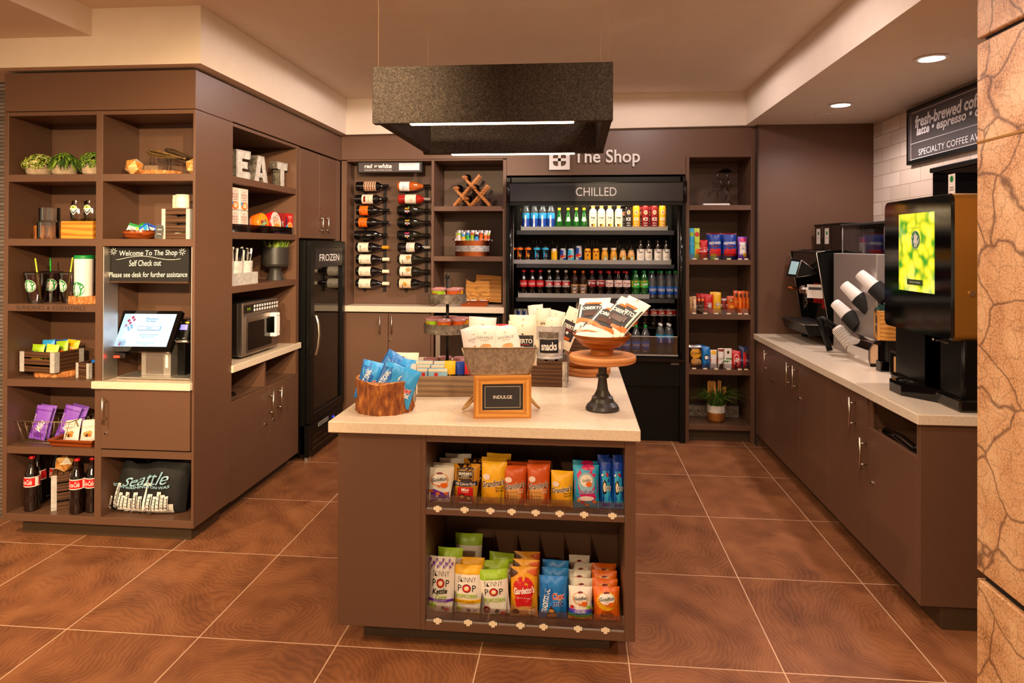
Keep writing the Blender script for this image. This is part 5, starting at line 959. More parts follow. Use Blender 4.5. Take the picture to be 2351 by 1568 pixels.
for c, us in enumerate(((837.5, 883), (932.5, 978.7))):
    xs = [P(u, 560, Y=5.945).x for u in us]; q = thing('wine_rack', f'black two-bar wall wine rack holding the {SIDE[c]} column of bottles', 'wine rack', (sum(xs)/2, 5.95, 1.10)); zb, ztp = P(860, 669, Y=5.945).z-1.10, P(860, 426, Y=5.945).z-1.10
    for xx in xs: MB().box((xx-sum(xs)/2-.012, -.008, zb), (xx-sum(xs)/2+.012, .014, ztp), 'iron', .001).build('upright_bar', q)
    for v in (428, 457.5, 483.4, 511, 539.9, 567.7, 595, 622.7, 650.4):
        zz = P(860, v, Y=YW).z-1.10; b = MB()
        for xx, r in ((xs[0]-sum(xs)/2, .0425), (xs[1]-sum(xs)/2, .018)): b.tube([(xx, -.005, zz-.01)]+[(xx, YW-5.95+r*math.cos(a), zz+r*math.sin(a)) for a in (-.9, -1.6, -2.4, -3.1)], .003, 'iron', 6)
        b.build('bottle_hook', q)
WB1 = [('wine', 'wine_black', 'wine_black', 'peach', [('e', x_/7-.43, z_/5+.1, .05, .07, 'dark_red' if (x_+z_) % 2 else 'choc') for x_ in range(7) for z_ in range(5)], 'speckled cream and red label', 'left', (.25, .62)),
       ('wine', 'wine_black', 'wine_black', 'label_cream', [('r', 0, .25, .6, .2, 'dark_red'), ('t', 'CELLARS', 0, .6, .1, .5, 'dark_red', 1.57)], 'cream label with dark red stripe', 'left', (.22, .56)),
       ('burg', 'wine_black', 'wine_black', 'orange', [('t', 'Ysios', 0, .5, .3, .3, 'dark_red', 1.57, .2)], 'orange label, the upper of two', 'left', (.10, .36)),
       ('burg', 'wine_black', 'wine_black', 'orange', [('t', 'Ysios', 0, .5, .3, .3, 'dark_red', 1.57, .2)], 'orange label, the lower of two', 'left', (.10, .36)),
       ('wine', 'wine_black', 'wine_black', 'black', [('t', 'ESTATE', .0, .75, .3, .08, 'white_print', 1.57), ('r', 0, .2, .4, .02, 'copper'), ('t', 'RED', 0, .62, .2, .07, 'white_print', 1.57)], 'black label with white print', 'left', (.15, .6)),
       ('burg', 'wine_black', 'mustard', 'label_cream', [('t', 'Chateau', .1, .6, .3, .12, 'grey_print', 1.57, .3), ('e', -.1, .25, .08, .06, 'black')], 'cream label and gold neck foil', 'left', (.08, .40)),
       ('burg', 'wine_black', 'cream', 'label_cream', [('t', 'KB', .05, .7, .35, .22, 'grey_print', 1.57, .3), ('r', .1, .3, .5, .02, 'tan')], 'cream label and cream neck, upper of three', 'left', (.10, .46)),
       ('burg', 'wine_black', 'cream', 'label_cream', [('t', 'KB', .05, .7, .35, .22, 'grey_print', 1.57, .3), ('r', .1, .3, .5, .02, 'tan')], 'cream label and cream neck, middle of three', 'left', (.10, .46)),
       ('burg', 'wine_black', 'cream', 'label_cream', [('t', 'KB', .05, .7, .35, .22, 'grey_print', 1.57, .3), ('r', .1, .3, .5, .02, 'tan')], 'cream label and cream neck, lowest of three', 'left', (.10, .46)),
       ('burg', 'rose', 'wine_black', 'white', [('t', 'Brut', .1, .6, .3, .2, 'steelblue', 1.57, .3)], 'white label and orange-pink wine', 'right', (.07, .38)),
       ('wine', 'rose_red', 'foil', 'label_cream', [('t', 'Rosé', .1, .55, .3, .3, 'pink', 1.57, .3)], 'cream label and red rosé wine', 'right', (.22, .56)),
       ('burg', 'wine_green', 'wine_black', 'black', [('t', 'BON', .1, .7, .5, .16, 'white_print', 1.57, 0, .03), ('t', 'NUIT', -.2, .7, .5, .14, 'yellow', 1.57, 0, .03), ('e', .25, .7, .08, .05, 'pink'), ('e', -.4, .8, .07, .05, 'bright_green')], 'bright lettered black label, upper of three', 'right', (.06, .44)),
       ('burg', 'wine_green', 'wine_black', 'black', [('t', 'BON', .1, .7, .5, .16, 'white_print', 1.57, 0, .03), ('t', 'NUIT', -.2, .7, .5, .14, 'yellow', 1.57, 0, .03), ('e', .25, .7, .08, .05, 'pink')], 'bright lettered black label, middle of three', 'right', (.06, .44)),
       ('burg', 'wine_green', 'wine_black', 'black', [('t', 'BON', .1, .7, .5, .16, 'white_print', 1.57, 0, .03), ('t', 'NUIT', -.2, .7, .5, .14, 'pink', 1.57, 0, .03), ('e', .25, .7, .08, .05, 'yellow')], 'bright lettered black label, lowest of three', 'right', (.06, .44)),
       ('wine', 'wine_black', 'foil', 'label_cream', [('e', 0, .2, .6, .2, 'silver'), ('t', 'GRIS', .1, .6, .4, .12, 'grey_print', 1.57)], 'cream label and silver neck foil', 'right', (.27, .53)),
       ('burg', 'wine_green', 'wine_black', 'label_cream', [('t', 'KINS', .1, .6, .4, .16, 'grey_print', 1.57), ('e', -.2, .75, .25, .22, 'khaki')], 'brown-scroll cream label, upper of two', 'right', (.08, .44)),
       ('burg', 'wine_green', 'wine_black', 'label_cream', [('t', 'KINS', .1, .6, .4, .16, 'grey_print', 1.57), ('e', -.2, .75, .25, .22, 'khaki')], 'brown-scroll cream label, lower of two', 'right', (.08, .44)),
       ('burg', 'wine_black', 'wine_black', 'peach', [('p', [(-.2, .3), (.2, .4), (.15, .75), (-.1, .6)], 'mustard'), ('t', 'DUCK', .2, .5, .3, .1, 'brown', 1.57)], 'tan label with a gold bird shape', 'right', (.06, .42))]
VS = (428, 457.5, 483.4, 511, 539.9, 567.7, 595, 622.7, 650.4)
XO = {0: (819, 817, 820.5, 818.5, 816, 818.5, 819.5, 819, 819), 1: (914, 916, 913.5, 914, 913.5, 915, 914, 914, 914.5)}
for k, (kd, bm, nm, lm, its, ds, sd, lz) in enumerate(WB1):
    c, r = k//9, k % 9; p_ = P(XO[c][r], VS[r], Y=YW); H = .292 if not (c == 1) else .285
    b, _, l = bottle_parts(H, .0415, bm, nm, (lz[0], lz[1], lm), its, kd, n=24)
    o = b.thing('wine_bottle', f'wine bottle with {ds}, {sd} column of rack', 'wine bottle', (p_.x, YW, p_.z), (0, PI/2, 0), 'wine bottles on the wall rack'); l.build('label', o)
    MB().lathe([(.0152, .80*H), (.0158, .80*H), (.0158, H+.0006), (0, H+.0006)], nm, 16).build('neck_foil', o)
# shelves: X rack, copper bucket, map
x, z, w_, h_ = fit(1038, 399, 1135, 473, 5.90); q = thing('tabletop_wine_rack', 'crossed wooden tabletop rack with corked wine bottles on the upper shelf', 'wine rack', (x, 5.93, 1.961))
pts = lambda u, v: (P(u, v, Y=5.86).x-x, P(u, v, Y=5.86).z-1.961)
def bar(a, c, y0, y1, t=.011):
    (x0, z0), (x1, z1) = a, c; d = Vector((x1-x0, z1-z0)).normalized(); n_ = Vector((-d.y, d.x))*t
    MB().prism([(x0-n_.x, z0-n_.y), (x1-n_.x, z1-n_.y), (x1+n_.x, z1+n_.y), (x0+n_.x, z0+n_.y)], y0, y1, 'rack_wood').build('lattice_bar', q)
for yy in (-.07, .05):
    bar(pts(1062, 404), pts(1124, 472), yy, yy+.022); bar(pts(1042, 430), pts(1079, 472), yy, yy+.022); bar(pts(1100, 401), pts(1040, 472), yy+.022, yy+.044); bar(pts(1119, 424), pts(1079, 472), yy+.022, yy+.044)
def put_cork(u, v, y): return P(u, v, Y=y)
for k, (u, v) in enumerate(((1068.5, 406.5), (1049, 431), (1088, 430), (1071, 455.5))):
    p_ = P(u, v, Y=5.84); b, _, l = bottle_parts(.29, .036, 'wine_black', 'wine_black', (.1, .4, 'label_cream'), [], 'wine', n=18)
    o = b.thing('wine_bottle', ['corked wine bottle at the top of the crossed wooden rack', 'corked wine bottle at the left of the crossed wooden rack', 'corked wine bottle in the centre of the crossed wooden rack', 'corked wine bottle lowest in the crossed wooden rack'][k], 'wine bottle', (p_.x, 5.84+.29, p_.z), (PI/2, 0, 0), 'bottles in the crossed rack'); MB().lathe([(.0132, .2), (.0145, .22), (.0145, .2905), (0, .2905)], 'rack_wood', 14).build('neck_foil', o)
x, z, w_, h_ = fit(1043.5, 551, 1121.5, 588, 5.86); R = w_/2; h_ = .135; q = thing('copper_bucket', 'oval copper and zinc banded bucket filled with candy sticks', 'bucket', (x, 5.90, 1.531))
MB().lathe([(0, 0), (R, 0), (R, h_*.3, 'copper'), (R*1.02, h_*.3, 'zinc'), (R*1.02, h_*.68, 'zinc'), (R, h_*.68, 'zinc'), (R, h_, 'copper'), (R*.96, h_, 'copper'), (R*.94, .01, 'copper'), (0, .01, 'copper')], 'copper', 36, sy=.62).build('bucket_body', q)
for s in (-1, 1): MB().tube([(s*R, -.02, h_*.95), (s*(R+.02), -.015, h_*1.1), (s*(R+.02), .015, h_*1.1), (s*R, .02, h_*.95)], .004, 'iron', 6).build('handle', q)
cs = ['white', 'pale_pink', 'lime_pale', 'yellow', 'lime', 'bright_green', 'sky', 'lime', 'blue', 'sky', 'deep_orange', 'orange', 'choc', 'orange', 'deep_orange']
for k, m in enumerate(cs):
    xx = x-R*.82+k*R*1.66/14; cols = dict(white='white', pale_pink='pale pink', lime_pale='pale lime', yellow='yellow', lime='lime', bright_green='green', sky='light blue', blue='blue', deep_orange='dark orange', orange='orange', choc='brown')
    bag_mb(.030, .215 if k % 3 else .20, .014, m, [(.9, 1, 'foil')], [('t', 'STIX', 0, .62, .5, .4, 'white' if m != 'white' else 'red', 1.57), ('r', 0, .85, .9, .1, cs[(k+3) % 15])], k, 6, 8).thing('candy_stick', f'{cols[m]} wrapped candy stick, {ORD[k]} from the left in the copper bucket', 'candy', (xx, 5.90+(-.02 if k % 2 else .015), 1.543), (-.05, (k-7)*.012, 0), 'candy sticks in the copper bucket')
mp = [(1068.5, 694), (1070, 680), (1068, 662), (1069, 645), (1068.5, 638), (1080, 645), (1089, 646.5), (1092, 640), (1092, 628.5), (1118, 629.5), (1150.5, 632), (1150.5, 693), (1118, 691), (1095, 697), (1080, 694)]
pp = [P(u, v, Y=6.0) for u, v in mp]; cx = sum(p.x for p in pp)/len(pp); zm = min(p.z for p in pp); q = MB().prism([(p.x-cx, p.z-zm) for p in pp], -.008, .008, 'map_wood'); rnd = random.Random(9)
for k in range(46):
    a = (rnd.uniform(-.13, .12), rnd.uniform(.02, .17)); pts_ = [(a[0], -.0085, a[1])]
    for j in range(4): pts_.append((max(-.145, min(.14, pts_[-1][0]+rnd.uniform(-.03, .03))), -.0085, max(.012, min(.18, pts_[-1][2]+rnd.uniform(-.012, .012)))))
    q.tube(pts_, .0009, 'brown', 3, caps=False)
deco(q, [('t', 'WASHINGTON', .25, .86, .28, .07, 'brown')], flat(-.0085), .31, .25); q.thing('wooden_map', 'orange wooden state-shaped board engraved with a map, leaning on the shelf', 'board', (cx, 6.02, 1.098), (-.10, 0, 0))
x, z, w_, h_ = fit(1071, 683, 1119, 701, 5.85); q = thing('copper_tray', 'small copper coloured tray of paper packets in front of the wooden map', 'tray', (x-.02, 5.86, 1.098)); b = MB(); hw, hd_, t_ = .125, .06, .05
b.add([(-hw*.85, -hd_*.8, 0), (hw*.85, -hd_*.8, 0), (hw*.85, hd_*.8, 0), (-hw*.85, hd_*.8, 0), (-hw, -hd_, t_), (hw, -hd_, t_), (hw, hd_, t_), (-hw, hd_, t_), (-hw*.8, -hd_*.7, .006), (hw*.8, -hd_*.7, .006), (hw*.8, hd_*.7, .006), (-hw*.8, hd_*.7, .006)], [(3, 2, 1, 0), (8, 9, 10, 11)]+[(i, (i+1) % 4, 4+(i+1) % 4, 4+i) for i in range(4)]+[(4+i, 4+(i+1) % 4, 8+(i+1) % 4, 8+i) for i in range(4)], 'copper'); b.build('tray_body', q)
rnd = random.Random(4); b = MB()
for k in range(16): b.T = Matrix.Translation((rnd.uniform(-.085, .085), rnd.uniform(-.03, .03), rnd.uniform(.02, .05))) @ Euler((rnd.uniform(-.5, .5), rnd.uniform(-.4, .4), rnd.uniform(0, 3))).to_matrix().to_4x4(); b.box((-.03, -.018, -.002), (.03, .018, .002), 'paper' if k % 3 else 'silver')
b.T = None; o = tag(b.build('paper_packets', None, q.location), 'loose heap of white paper packets in the small copper tray', 'packets'); o['kind'] = 'stuff'
# ================================================================== OPEN DRINKS COOLER
cl = thing('drinks_cooler', 'big black open-front chilled drinks cooler in the middle of the back wall', 'refrigerator', (.152, 5.76, 0)); CX, CYY = .152, 5.76
def KB(x0, y0, z0, x1, y1, z1, m='black', bev=.002): return MB().box((x0-CX, y0-CYY, z0), (x1-CX, y1-CYY, z1), m, bev)
zS = [P(1366, v, Y=5.88).z for v in (529, 606.5, 684)]; zSb = [P(1366, v, Y=5.88).z for v in (539, 615.5, 693)]; zD1 = P(1500, 754, Y=5.86).z; zD2 = P(1500, 813, Y=5.82).z; zLip = P(1500, 826, Y=5.70).z
KB(-.594, 5.72, .0, -.548, 6.40, 2.2).build('side_panel', cl); KB(.852, 5.72, .0, .898, 6.40, 2.2).build('side_panel', cl)
b = KB(-.548, 6.22, zLip-.05, .852, 6.26, 2.2, 'black_matte')
rnd = random.Random(2)
for k in range(90): xx = -.52+1.34*rnd.random(); zz = rnd.choice((1.55, 1.60, 1.645, 1.90, 1.94, 1.98)); b.box((xx-CX, 6.2185-CYY, zz), (xx-CX+.004, 6.2205-CYY, zz+.028), 'dark_steel' if k % 3 else 'khaki')
b.build('back_panel', cl); KB(-.548, 5.74, 2.10, .852, 6.25, 2.2).build('top_panel', cl); KB(-.548, 5.80, .06, .852, 6.25, zLip-.05).build('lower_body', cl); KB(-.575, 5.765, 0, .88, 5.80, .46, 'black').build('kick_panel', cl); KB(-.59, 5.735, .46, .894, 5.80, zLip-.02, 'black').build('front_panel', cl)
hT, hB = P(1366, 419, Y=5.67).z, P(1366, 463, Y=5.67).z
hdr = MB().box((-.565-CX, 5.67-CYY, hB), (.878-CX, 5.72-CYY, hT), 'dark_panel', .004).box((-.565-CX, 5.665-CYY, hT-.004), (.878-CX, 5.70-CYY, hT+.004), 'black_gloss').box((-.56-CX, 5.68-CYY, hB-.03), (.87-CX, 5.76-CYY, hB), 'black').box((-.56-CX, 5.72-CYY, hB), (.87-CX, 5.78-CYY, 2.2), 'black').build('header_canopy', cl)
for xx in (-.572, .883): MB().tube([(xx-CX, 5.672-CYY, hB-.005), (xx-CX, 5.672-CYY, hT+.008)], .016, 'black_gloss', 12).build('end_cap', cl)
x, z, w_, h_ = fit(1322, 430, 1415.5, 450, 5.668); b = MB(); deco(b, [('t', 'CHILLED', 0, .5, 1, 1, 'white_print')], flat(0), w_, h_); b.build('lettering', hdr, (x-CX, 5.6695-CYY, z))
MB().box((-.52-CX, 5.80-CYY, 2.085), (.82-CX, 5.82-CYY, 2.098), 'led').build('light_strip', cl)
l = bpy.data.lights.new('cooler_lamp', 'AREA'); l.shape = 'RECTANGLE'; l.size = 1.3; l.size_y = .02; l.energy = 7; l.color = (1, .86, .62); o = bpy.data.objects.new('cooler_lamp', l); COL.objects.link(o); o.parent = cl; o.location = (0, 5.81-CYY, 2.08); o.rotation_euler = (.25, 0, 0)
for xx in (-.535, .838): MB().tube([(xx-CX, 5.72-CYY, zD2+.02), (xx-CX, 5.72-CYY, hB-.02)], .008, 'dark_steel', 8).tube([(xx-CX+.02*(-1 if xx < 0 else 1), 5.70-CYY, zD2-.03), (xx-CX+.02*(-1 if xx < 0 else 1), 5.70-CYY, hB-.02)], .012, 'black_gloss', 10).build('corner_post', cl)
sy = [5.90, 5.88, 5.86]
for k in range(3):
    s_ = KB(-.525, sy[k]-.02, zSb[k], .83, 6.22, zS[k], 'black').box((-.515-CX, sy[k]-.025-CYY, zSb[k]), (.82-CX, sy[k]-.02-CYY, zS[k]), 'charcoal').build('shelf', cl)
    rng = [(1196, 1533), (1176, 1541), (1190, 1491)][k]; x0, x1 = P(rng[0], 560, Y=sy[k]-.02).x, P(rng[1], 560, Y=sy[k]-.02).x; zt = P(1366, (520.5, 597, 674.5)[k], Y=sy[k]-.02).z
    b = MB().box((x0-CX, sy[k]-.020-CYY, zS[k]+.001), (x1-CX, sy[k]-.017-CYY, zt), 'frosted')
    n = (17, 19, 16)[k]
    for j in range(n+1): xx = x0+(x1-x0)*j/n; b.box((xx-.001-CX, sy[k]-.0165-CYY, zS[k]+.001), (xx+.001-CX, 6.1-CYY, zt+.012), 'frosted')
    b.build('bottle_tray', s_)
KB(-.52, 5.98, zD1-.02, .83, 6.22, zD1).build('rear_deck', cl); b = KB(-.53, 5.73, zD2-.02, .84, 6.22, zD2)
b.build('deck', cl); b = MB().box((-.53-CX, 5.715-CYY, zLip+.028), (.84-CX, 5.735-CYY, zLip+.044), 'black')
for k in range(140): xx = -.52+1.35*k/139; b.box((xx-CX, 5.711-CYY, zLip+.03), (xx-CX+.004, 5.715-CYY, zLip+.042), 'paper')
b.build('air_grille', cl); KB(-.575, 5.69, zLip-.02, .885, 5.735, zLip+.012, 'black_gloss', .005).build('front_bumper', cl)
gz = P(1500, 772.5, Y=5.715).z; b = MB().box((-.545-CX, 5.718-CYY, zLip+.045), (.835-CX, 5.722-CYY, gz), 'acrylic').box((-.545-CX, 5.7175-CYY, gz-.002), (.835-CX, 5.7225-CYY, gz+.001), 'white_print'); b.build('front_glass', cl)
p_ = P(1550, 834, Y=5.733); MB().box((p_.x-.035-CX, 5.728-CYY, p_.z-.014), (p_.x+.035-CX, 5.735-CYY, p_.z+.012), 'grey_print', .004).build('maker_plate', cl)
def pr(px, v, Y): return P(px, v, Y=Y).x
DK = {
 'fiji': dict(body='water', cap='white', lab=(.10, .62, [(0, .62, 'deep_blue'), (.62, 1, 'sky')]), items=[('r', -.05, .42, .22, .86, 'white'), ('t', 'smart', -.05, .42, .5, .16, 'deep_blue', 1.57)], kind='water'),
 'perr': dict(body='green_glass', cap='yellow', lab=None, kind='pear', capr=.42),
 'baiw': dict(body='label_cream', cap='tan', lab=(.03, .66, 'warm_white'), items=[('t', 'bai', 0, .78, .56, .13, 'black', 0, 0, .02), ('e', .1, .30, .16, .1, 'yellow'), ('e', -.12, .30, .12, .08, 'brown'), ('r', 0, .62, .6, .02, 'grey_print')], kind='flat', capr=.5),
 'ice': dict(cap='white', lab=None, kind='tube'),
 'bang_o': dict(body='black', cap='white', lab=(.04, .9, [(0, .16, 'silver'), (.16, .86, 'black'), (.86, 1, 'orange')]), items=[('t', 'b', 0, .56, .58, .52, 'orange', 0, 0, .04), ('e', .05, .48, .1, .06, 'lime'), ('t', 'bang', 0, .21, .7, .1, 'orange', 0, 0, .03)], kind='can'),
 'bang_b': dict(body='black', cap='white', lab=(.04, .9, [(0, .16, 'silver'), (.16, .86, 'black'), (.86, 1, 'cyan')]), items=[('t', 'b', 0, .56, .58, .52, 'cyan', 0, 0, .04), ('e', .05, .48, .1, .06, 'red'), ('t', 'bang', 0, .21, .7, .1, 'silver', 0, 0, .03)], kind='can'),
 'rb_y': dict(body='silver', cap='white', lab=(.05, .92, 'yellow'), items=[('p', [(-.3, 1), (.3, 1), (.25, .85), (-.2, .8)], 'cream')], kind='can'),
 'rb_b': dict(body='silver', cap='white', lab=(.05, .92, 'silver'), items=[('p', [(-.75, .52), (.0, .56), (.1, 1), (-.75, 1)], 'deep_blue'), ('p', [(0, .02), (.75, .02), (.75, .42), (-.02, .4)], 'deep_blue'), ('p', [(-.6, .45), (-.1, .38), (.5, .52), (.1, .6), (-.3, .58)], 'red'), ('e', .1, .42, .12, .06, 'yellow')], kind='can'),
 'rb_c': dict(body='silver', cap='white', lab=(.05, .92, 'light_blue'), items=[('p', [(-.75, .52), (.0, .56), (.1, 1), (-.75, 1)], 'cyan'), ('p', [(0, .02), (.75, .02), (.75, .42), (-.02, .4)], 'cyan'), ('p', [(-.6, .45), (-.1, .38), (.5, .52), (.1, .6), (-.3, .58)], 'red'), ('e', .1, .42, .12, .06, 'yellow')], kind='can'),
 'yerba': dict(body='gold', cap='white', lab=(.04, .93, 'gold'), items=[('e', -.25, .86, .2, .05, 'dark_red'), ('e', .25, .86, .2, .05, 'dark_red'), ('e', 0, .60, .2, .12, 'mustard'), ('e', 0, .60, .1, .06, 'brown'), ('t', 'YERBA', 0, .3, .4, .06, 'brown')], kind='can'),
 'milk_v': dict(body='mustard', cap='cream', lab=(.1, .52, 'mustard'), items=siren(.24, .12, .55, 1, .74)+[('t', 'vanilla', 0, .14, .6, .1, 'brown')], kind='milk', capr=.82),
 'milk_m': dict(body='tan', cap='dark_steel', lab=(.1, .52, 'gold'), items=siren(.24, .12, .62, 1, .74)+[('e', -.3, .5, .12, .35, 'choc'), ('t', 'mocha', 0, .22, .6, .16, 'paper')], kind='milk', capr=.82),
 'bai': dict(body='brown_clear', cap='dark_steel', lab=(.04, .64, 'paper'), items=[('t', 'bai', .02, .80, .5, .14, 'black', 0, 0, .02), ('e', -.3, .94, .16, .08, 'grey_print'), ('t', 'SUPERTEA', 0, .42, .62, .05, 'grey_print'), ('r', 0, .52, .5, .02, 'tan'), ('r', .36, .12, .2, .12, 'dark_grey')], kind='flat', capr=.46),
 'coke': dict(body='cola', cap='red', lab=(.39, .63, 'red'), items=[('t', 'Coca-Cola', 0, .52, .86, .46, 'white', 0, .3, .01)], kind='pet'),
 'diet': dict(body='cola', cap='off_white', lab=(.39, .63, [(0, .2, 'silver'), (.2, .8, 'red'), (.8, 1, 'silver')]), items=[('t', 'Coke', -.02, .5, .68, .44, 'white', 0, .25, .03)], kind='pet'),
 'aw': dict(body='rootbeer', cap='orange', lab=(.13, .5, 'khaki'), items=[('r', 0, .5, 1, .86, 'brown'), ('e', .0, .58, .38, .3, 'white'), ('e', 0, .58, .34, .26, 'brown'), ('t', 'A&W', 0, .58, .5, .26, 'white', .1, .1, .03), ('r', 0, .22, .5, .08, 'peach'), ('r', 0, .93, 1.2, .12, 'tan')], kind='pet'),
 'pep': dict(body='cola', cap='red', lab=(.42, .67, 'pepper'), items=[('t', 'Dr Pepper', .06, .52, .8, .4, 'white', 0, .2, .02), ('e', -.45, .5, .14, .3, 'white'), ('r', 0, .9, 1.3, .06, 'pale_pink')], kind='pet'),
 'dpep': dict(body='cola', cap='red', lab=(.42, .67, 'pale_pink'), items=[('t', 'Dr Pepper', .0, .52, .82, .42, 'pepper', 0, .2, .02), ('r', 0, .2, .4, .06, 'pepper')], kind='pet'),
 'sprite': dict(body='green_clear', cap='green', lab=(.39, .63, 'bright_green'), items=[('t', 'Sprite', .05, .45, .7, .5, 'white', .12, .25, .02), ('e', 0, .85, .16, .14, 'mustard'), ('r', -.48, .5, .12, .8, 'yellow'), ('r', 0, .97, 1.3, .07, 'lime_pale')], kind='pet'),
 'dasani': dict(body='water', cap='green', lab=(.15, .43, [(0, .7, 'deep_blue'), (.7, 1, 'blue')]), items=[('t', 'DASANI', 0, .60, .95, .36, 'white', 0, 0, .02), ('r', .1, .25, .5, .06, 'sky'), ('e', .3, .3, .1, .1, 'sky')], kind='pet'),
 'smart': dict(body='water', cap='white', lab=(.30, .64, [(0, .3, 'navy'), (.3, .7, 'deep_blue'), (.7, 1, 'cyan')]), items=[('t', 'smart', -.1, .5, .6, .22, 'white', 1.57, 0, .02)], kind='water'),
}
_dp = {}
def drink(kind, variant, label, cat, name, loc, H, R, group, rz=0, body=None):
    key = (kind, body, round(H, 3), round(R, 4))
    if key not in _dp:
        k = dict(DK[kind]); k['H'] = H; k['R'] = R
        if body: k['body'] = body
        o = bottle(name, label, cat, loc, (0, 0, rz), group, **k); _dp[key] = o
        if kind == 'perr':
            b = MB(); deco(b, [('p', [(-.5, .0), (.5, .0), (.32, .55), (.18, .8), (-.18, .8), (-.32, .55)], 'warm_white')], cyl(lambda z: R*(.92-.35*(z/(.25*H)))+.002, .40*H), R, .24*H); b.build('label', o)
        if kind == 'ice':
            b = MB(); rf = R+.0006; deco(b, [('e', 0, .78, .24, .09, 'white'), ('e', 0, .78, .18, .06, 'orange'), ('t', 'ICE', 0, .48, .62, .14, 'white', 0, 0, .02), ('r', 0, .3, .5, .02, 'white'), ('r', 0, .2, .5, .02, 'white')], cyl(rf, .03*H), 2*R, .85*H); b.build('label', o)
        return o
    return dup(_dp[key], label, loc, (0, 0, rz), group)
def row(items, shelf, z, Y, vb, place, group):
    cnt = {}
    for it in items: cnt[it[1]] = cnt.get(it[1], 0)+1
    seen = {}
    for px, kind, desc, cat, name, H, W_, *rest in [(i[0], *i[1:]) if False else (i[0], i[2], i[1], i[3], i[4], i[5], i[6], *i[7:]) for i in items]:
        seen[desc] = seen.get(desc, 0)+1; n = cnt[desc]; q = seen[desc]
        pos = '' if n == 1 else f', {["left","right"][q-1]} of two' if n == 2 else f', {"leftmost" if q == 1 else "rightmost" if q == n else ORD[q-1]+" from left"}'
        body = rest[0] if rest else None
        drink(kind, None, f'{desc} on {place}{pos}', cat, name, (pr(px, vb, Y), Y, z), H, W_/2, group, 0, body)
scale = lambda Y: (P(1367, 600, Y=Y).x-P(1366, 600, Y=Y).x)
s1 = scale(5.94)
top = [(1207.7, 'clear water bottle with blue label', 'fiji'), (1227.2, 'clear water bottle with blue label', 'fiji'), (1246.2, 'clear water bottle with blue label', 'fiji'), (1265, 'clear water bottle with blue label', 'fiji')]
items = [(u, d, k, 'bottle', 'water_bottle', .245, 17.8*s1) for u, d, k in top]
items += [(u, 'green yellow-capped sparkling water bottle', 'perr', 'bottle', 'sparkling_water_bottle', .198, 17.2*s1) for u in (1283.8, 1304.4, 1323.2, 1340.8)]
items += [(u, 'cream labelled coconut drink bottle', 'baiw', 'bottle', 'drink_bottle', .215, 17.4*s1) for u in (1361.5, 1380.7, 1399.8, 1420.3)]
items += [(1442.6, 'clear round-shouldered flavoured water bottle', 'ice', 'bottle', 'flavoured_water_bottle', .225, 16.6*s1, 'tumbler'), (1460.5, 'orange-yellow flavoured water bottle', 'ice', 'bottle', 'flavoured_water_bottle', .225, 16.6*s1, 'gold'), (1481.7, 'dark red flavoured water bottle', 'ice', 'bottle', 'flavoured_water_bottle', .225, 16.6*s1, 'dark_red'), (1502, 'dark red flavoured water bottle', 'ice', 'bottle', 'flavoured_water_bottle', .225, 16.6*s1, 'dark_red'), (1520.5, 'orange-yellow flavoured water bottle', 'ice', 'bottle', 'flavoured_water_bottle', .225, 16.6*s1, 'gold')]
row(items, 0, zS[0], 5.94, 528, 'the top cooler shelf', 'drinks on the top cooler shelf')
for k, u in enumerate((1432, 1471.5, 1491.5)): drink('ice', None, ['clear flavoured water bottle half hidden behind the front row of the top cooler shelf', 'dark red flavoured water bottle behind, between orange and dark red ones', 'dark red flavoured water bottle behind, between the two dark red front ones'][k], 'bottle', 'flavoured_water_bottle', (pr(u, 528, 6.02), 6.02, zS[0]), .215, 16.6*s1/2, 'drinks on the top cooler shelf', 0, ['tumbler', 'dark_red', 'dark_red'][k])
s2 = scale(5.92); it2 = []
for u, d, k, H, W_, nm in ((1176, 'black energy can with orange top', 'bang_o', .155, 16, 'energy_drink_can'), (1192.9, 'black energy can with orange top', 'bang_o', .155, 16, 'energy_drink_can'), (1212, 'black energy can with orange top', 'bang_o', .155, 16, 'energy_drink_can'), (1232.7, 'black energy can with blue top', 'bang_b', .155, 16, 'energy_drink_can'), (1252.2, 'black energy can with blue top', 'bang_b', .155, 16, 'energy_drink_can'), (1272.4, 'small plain yellow can', 'rb_y', .135, 14, 'energy_drink_can'), (1292.7, 'small blue and silver can', 'rb_b', .135, 14, 'energy_drink_can'), (1310.9, 'small light blue and silver can', 'rb_c', .135, 14.5, 'energy_drink_can'), (1328.6, 'taller blue and silver can', 'rb_b', .157, 14.5, 'energy_drink_can'), (1349, 'golden tea can with red scallops', 'yerba', .135, 15, 'tea_can'), (1368.3, 'golden tea can with red scallops', 'yerba', .135, 15, 'tea_can'),
        (1388.4, 'pale vanilla coffee bottle', 'milk_v', .140, 15.8, 'coffee_bottle'), (1408.8, 'pale vanilla coffee bottle', 'milk_v', .140, 15.8, 'coffee_bottle'), (1430, 'mocha coffee bottle with dark cap', 'milk_m', .140, 16.2, 'coffee_bottle'), (1448.8, 'mocha coffee bottle with dark cap', 'milk_m', .140, 16.2, 'coffee_bottle'), (1470.5, 'white labelled tea bottle', 'bai', .205, 17, 'tea_bottle'), (1488.9, 'white labelled tea bottle', 'bai', .205, 17, 'tea_bottle'), (1510.3, 'white labelled tea bottle', 'bai', .205, 17, 'tea_bottle'), (1529.4, 'white labelled tea bottle', 'bai', .205, 17, 'tea_bottle')):
    it2.append((u, d, k, 'can' if 'can' in nm else 'bottle', nm, H, W_*s2))
row(it2, 1, zS[1], 5.92, 606, 'the second cooler shelf', 'drinks on the second cooler shelf')
s3 = scale(5.90); it3 = []
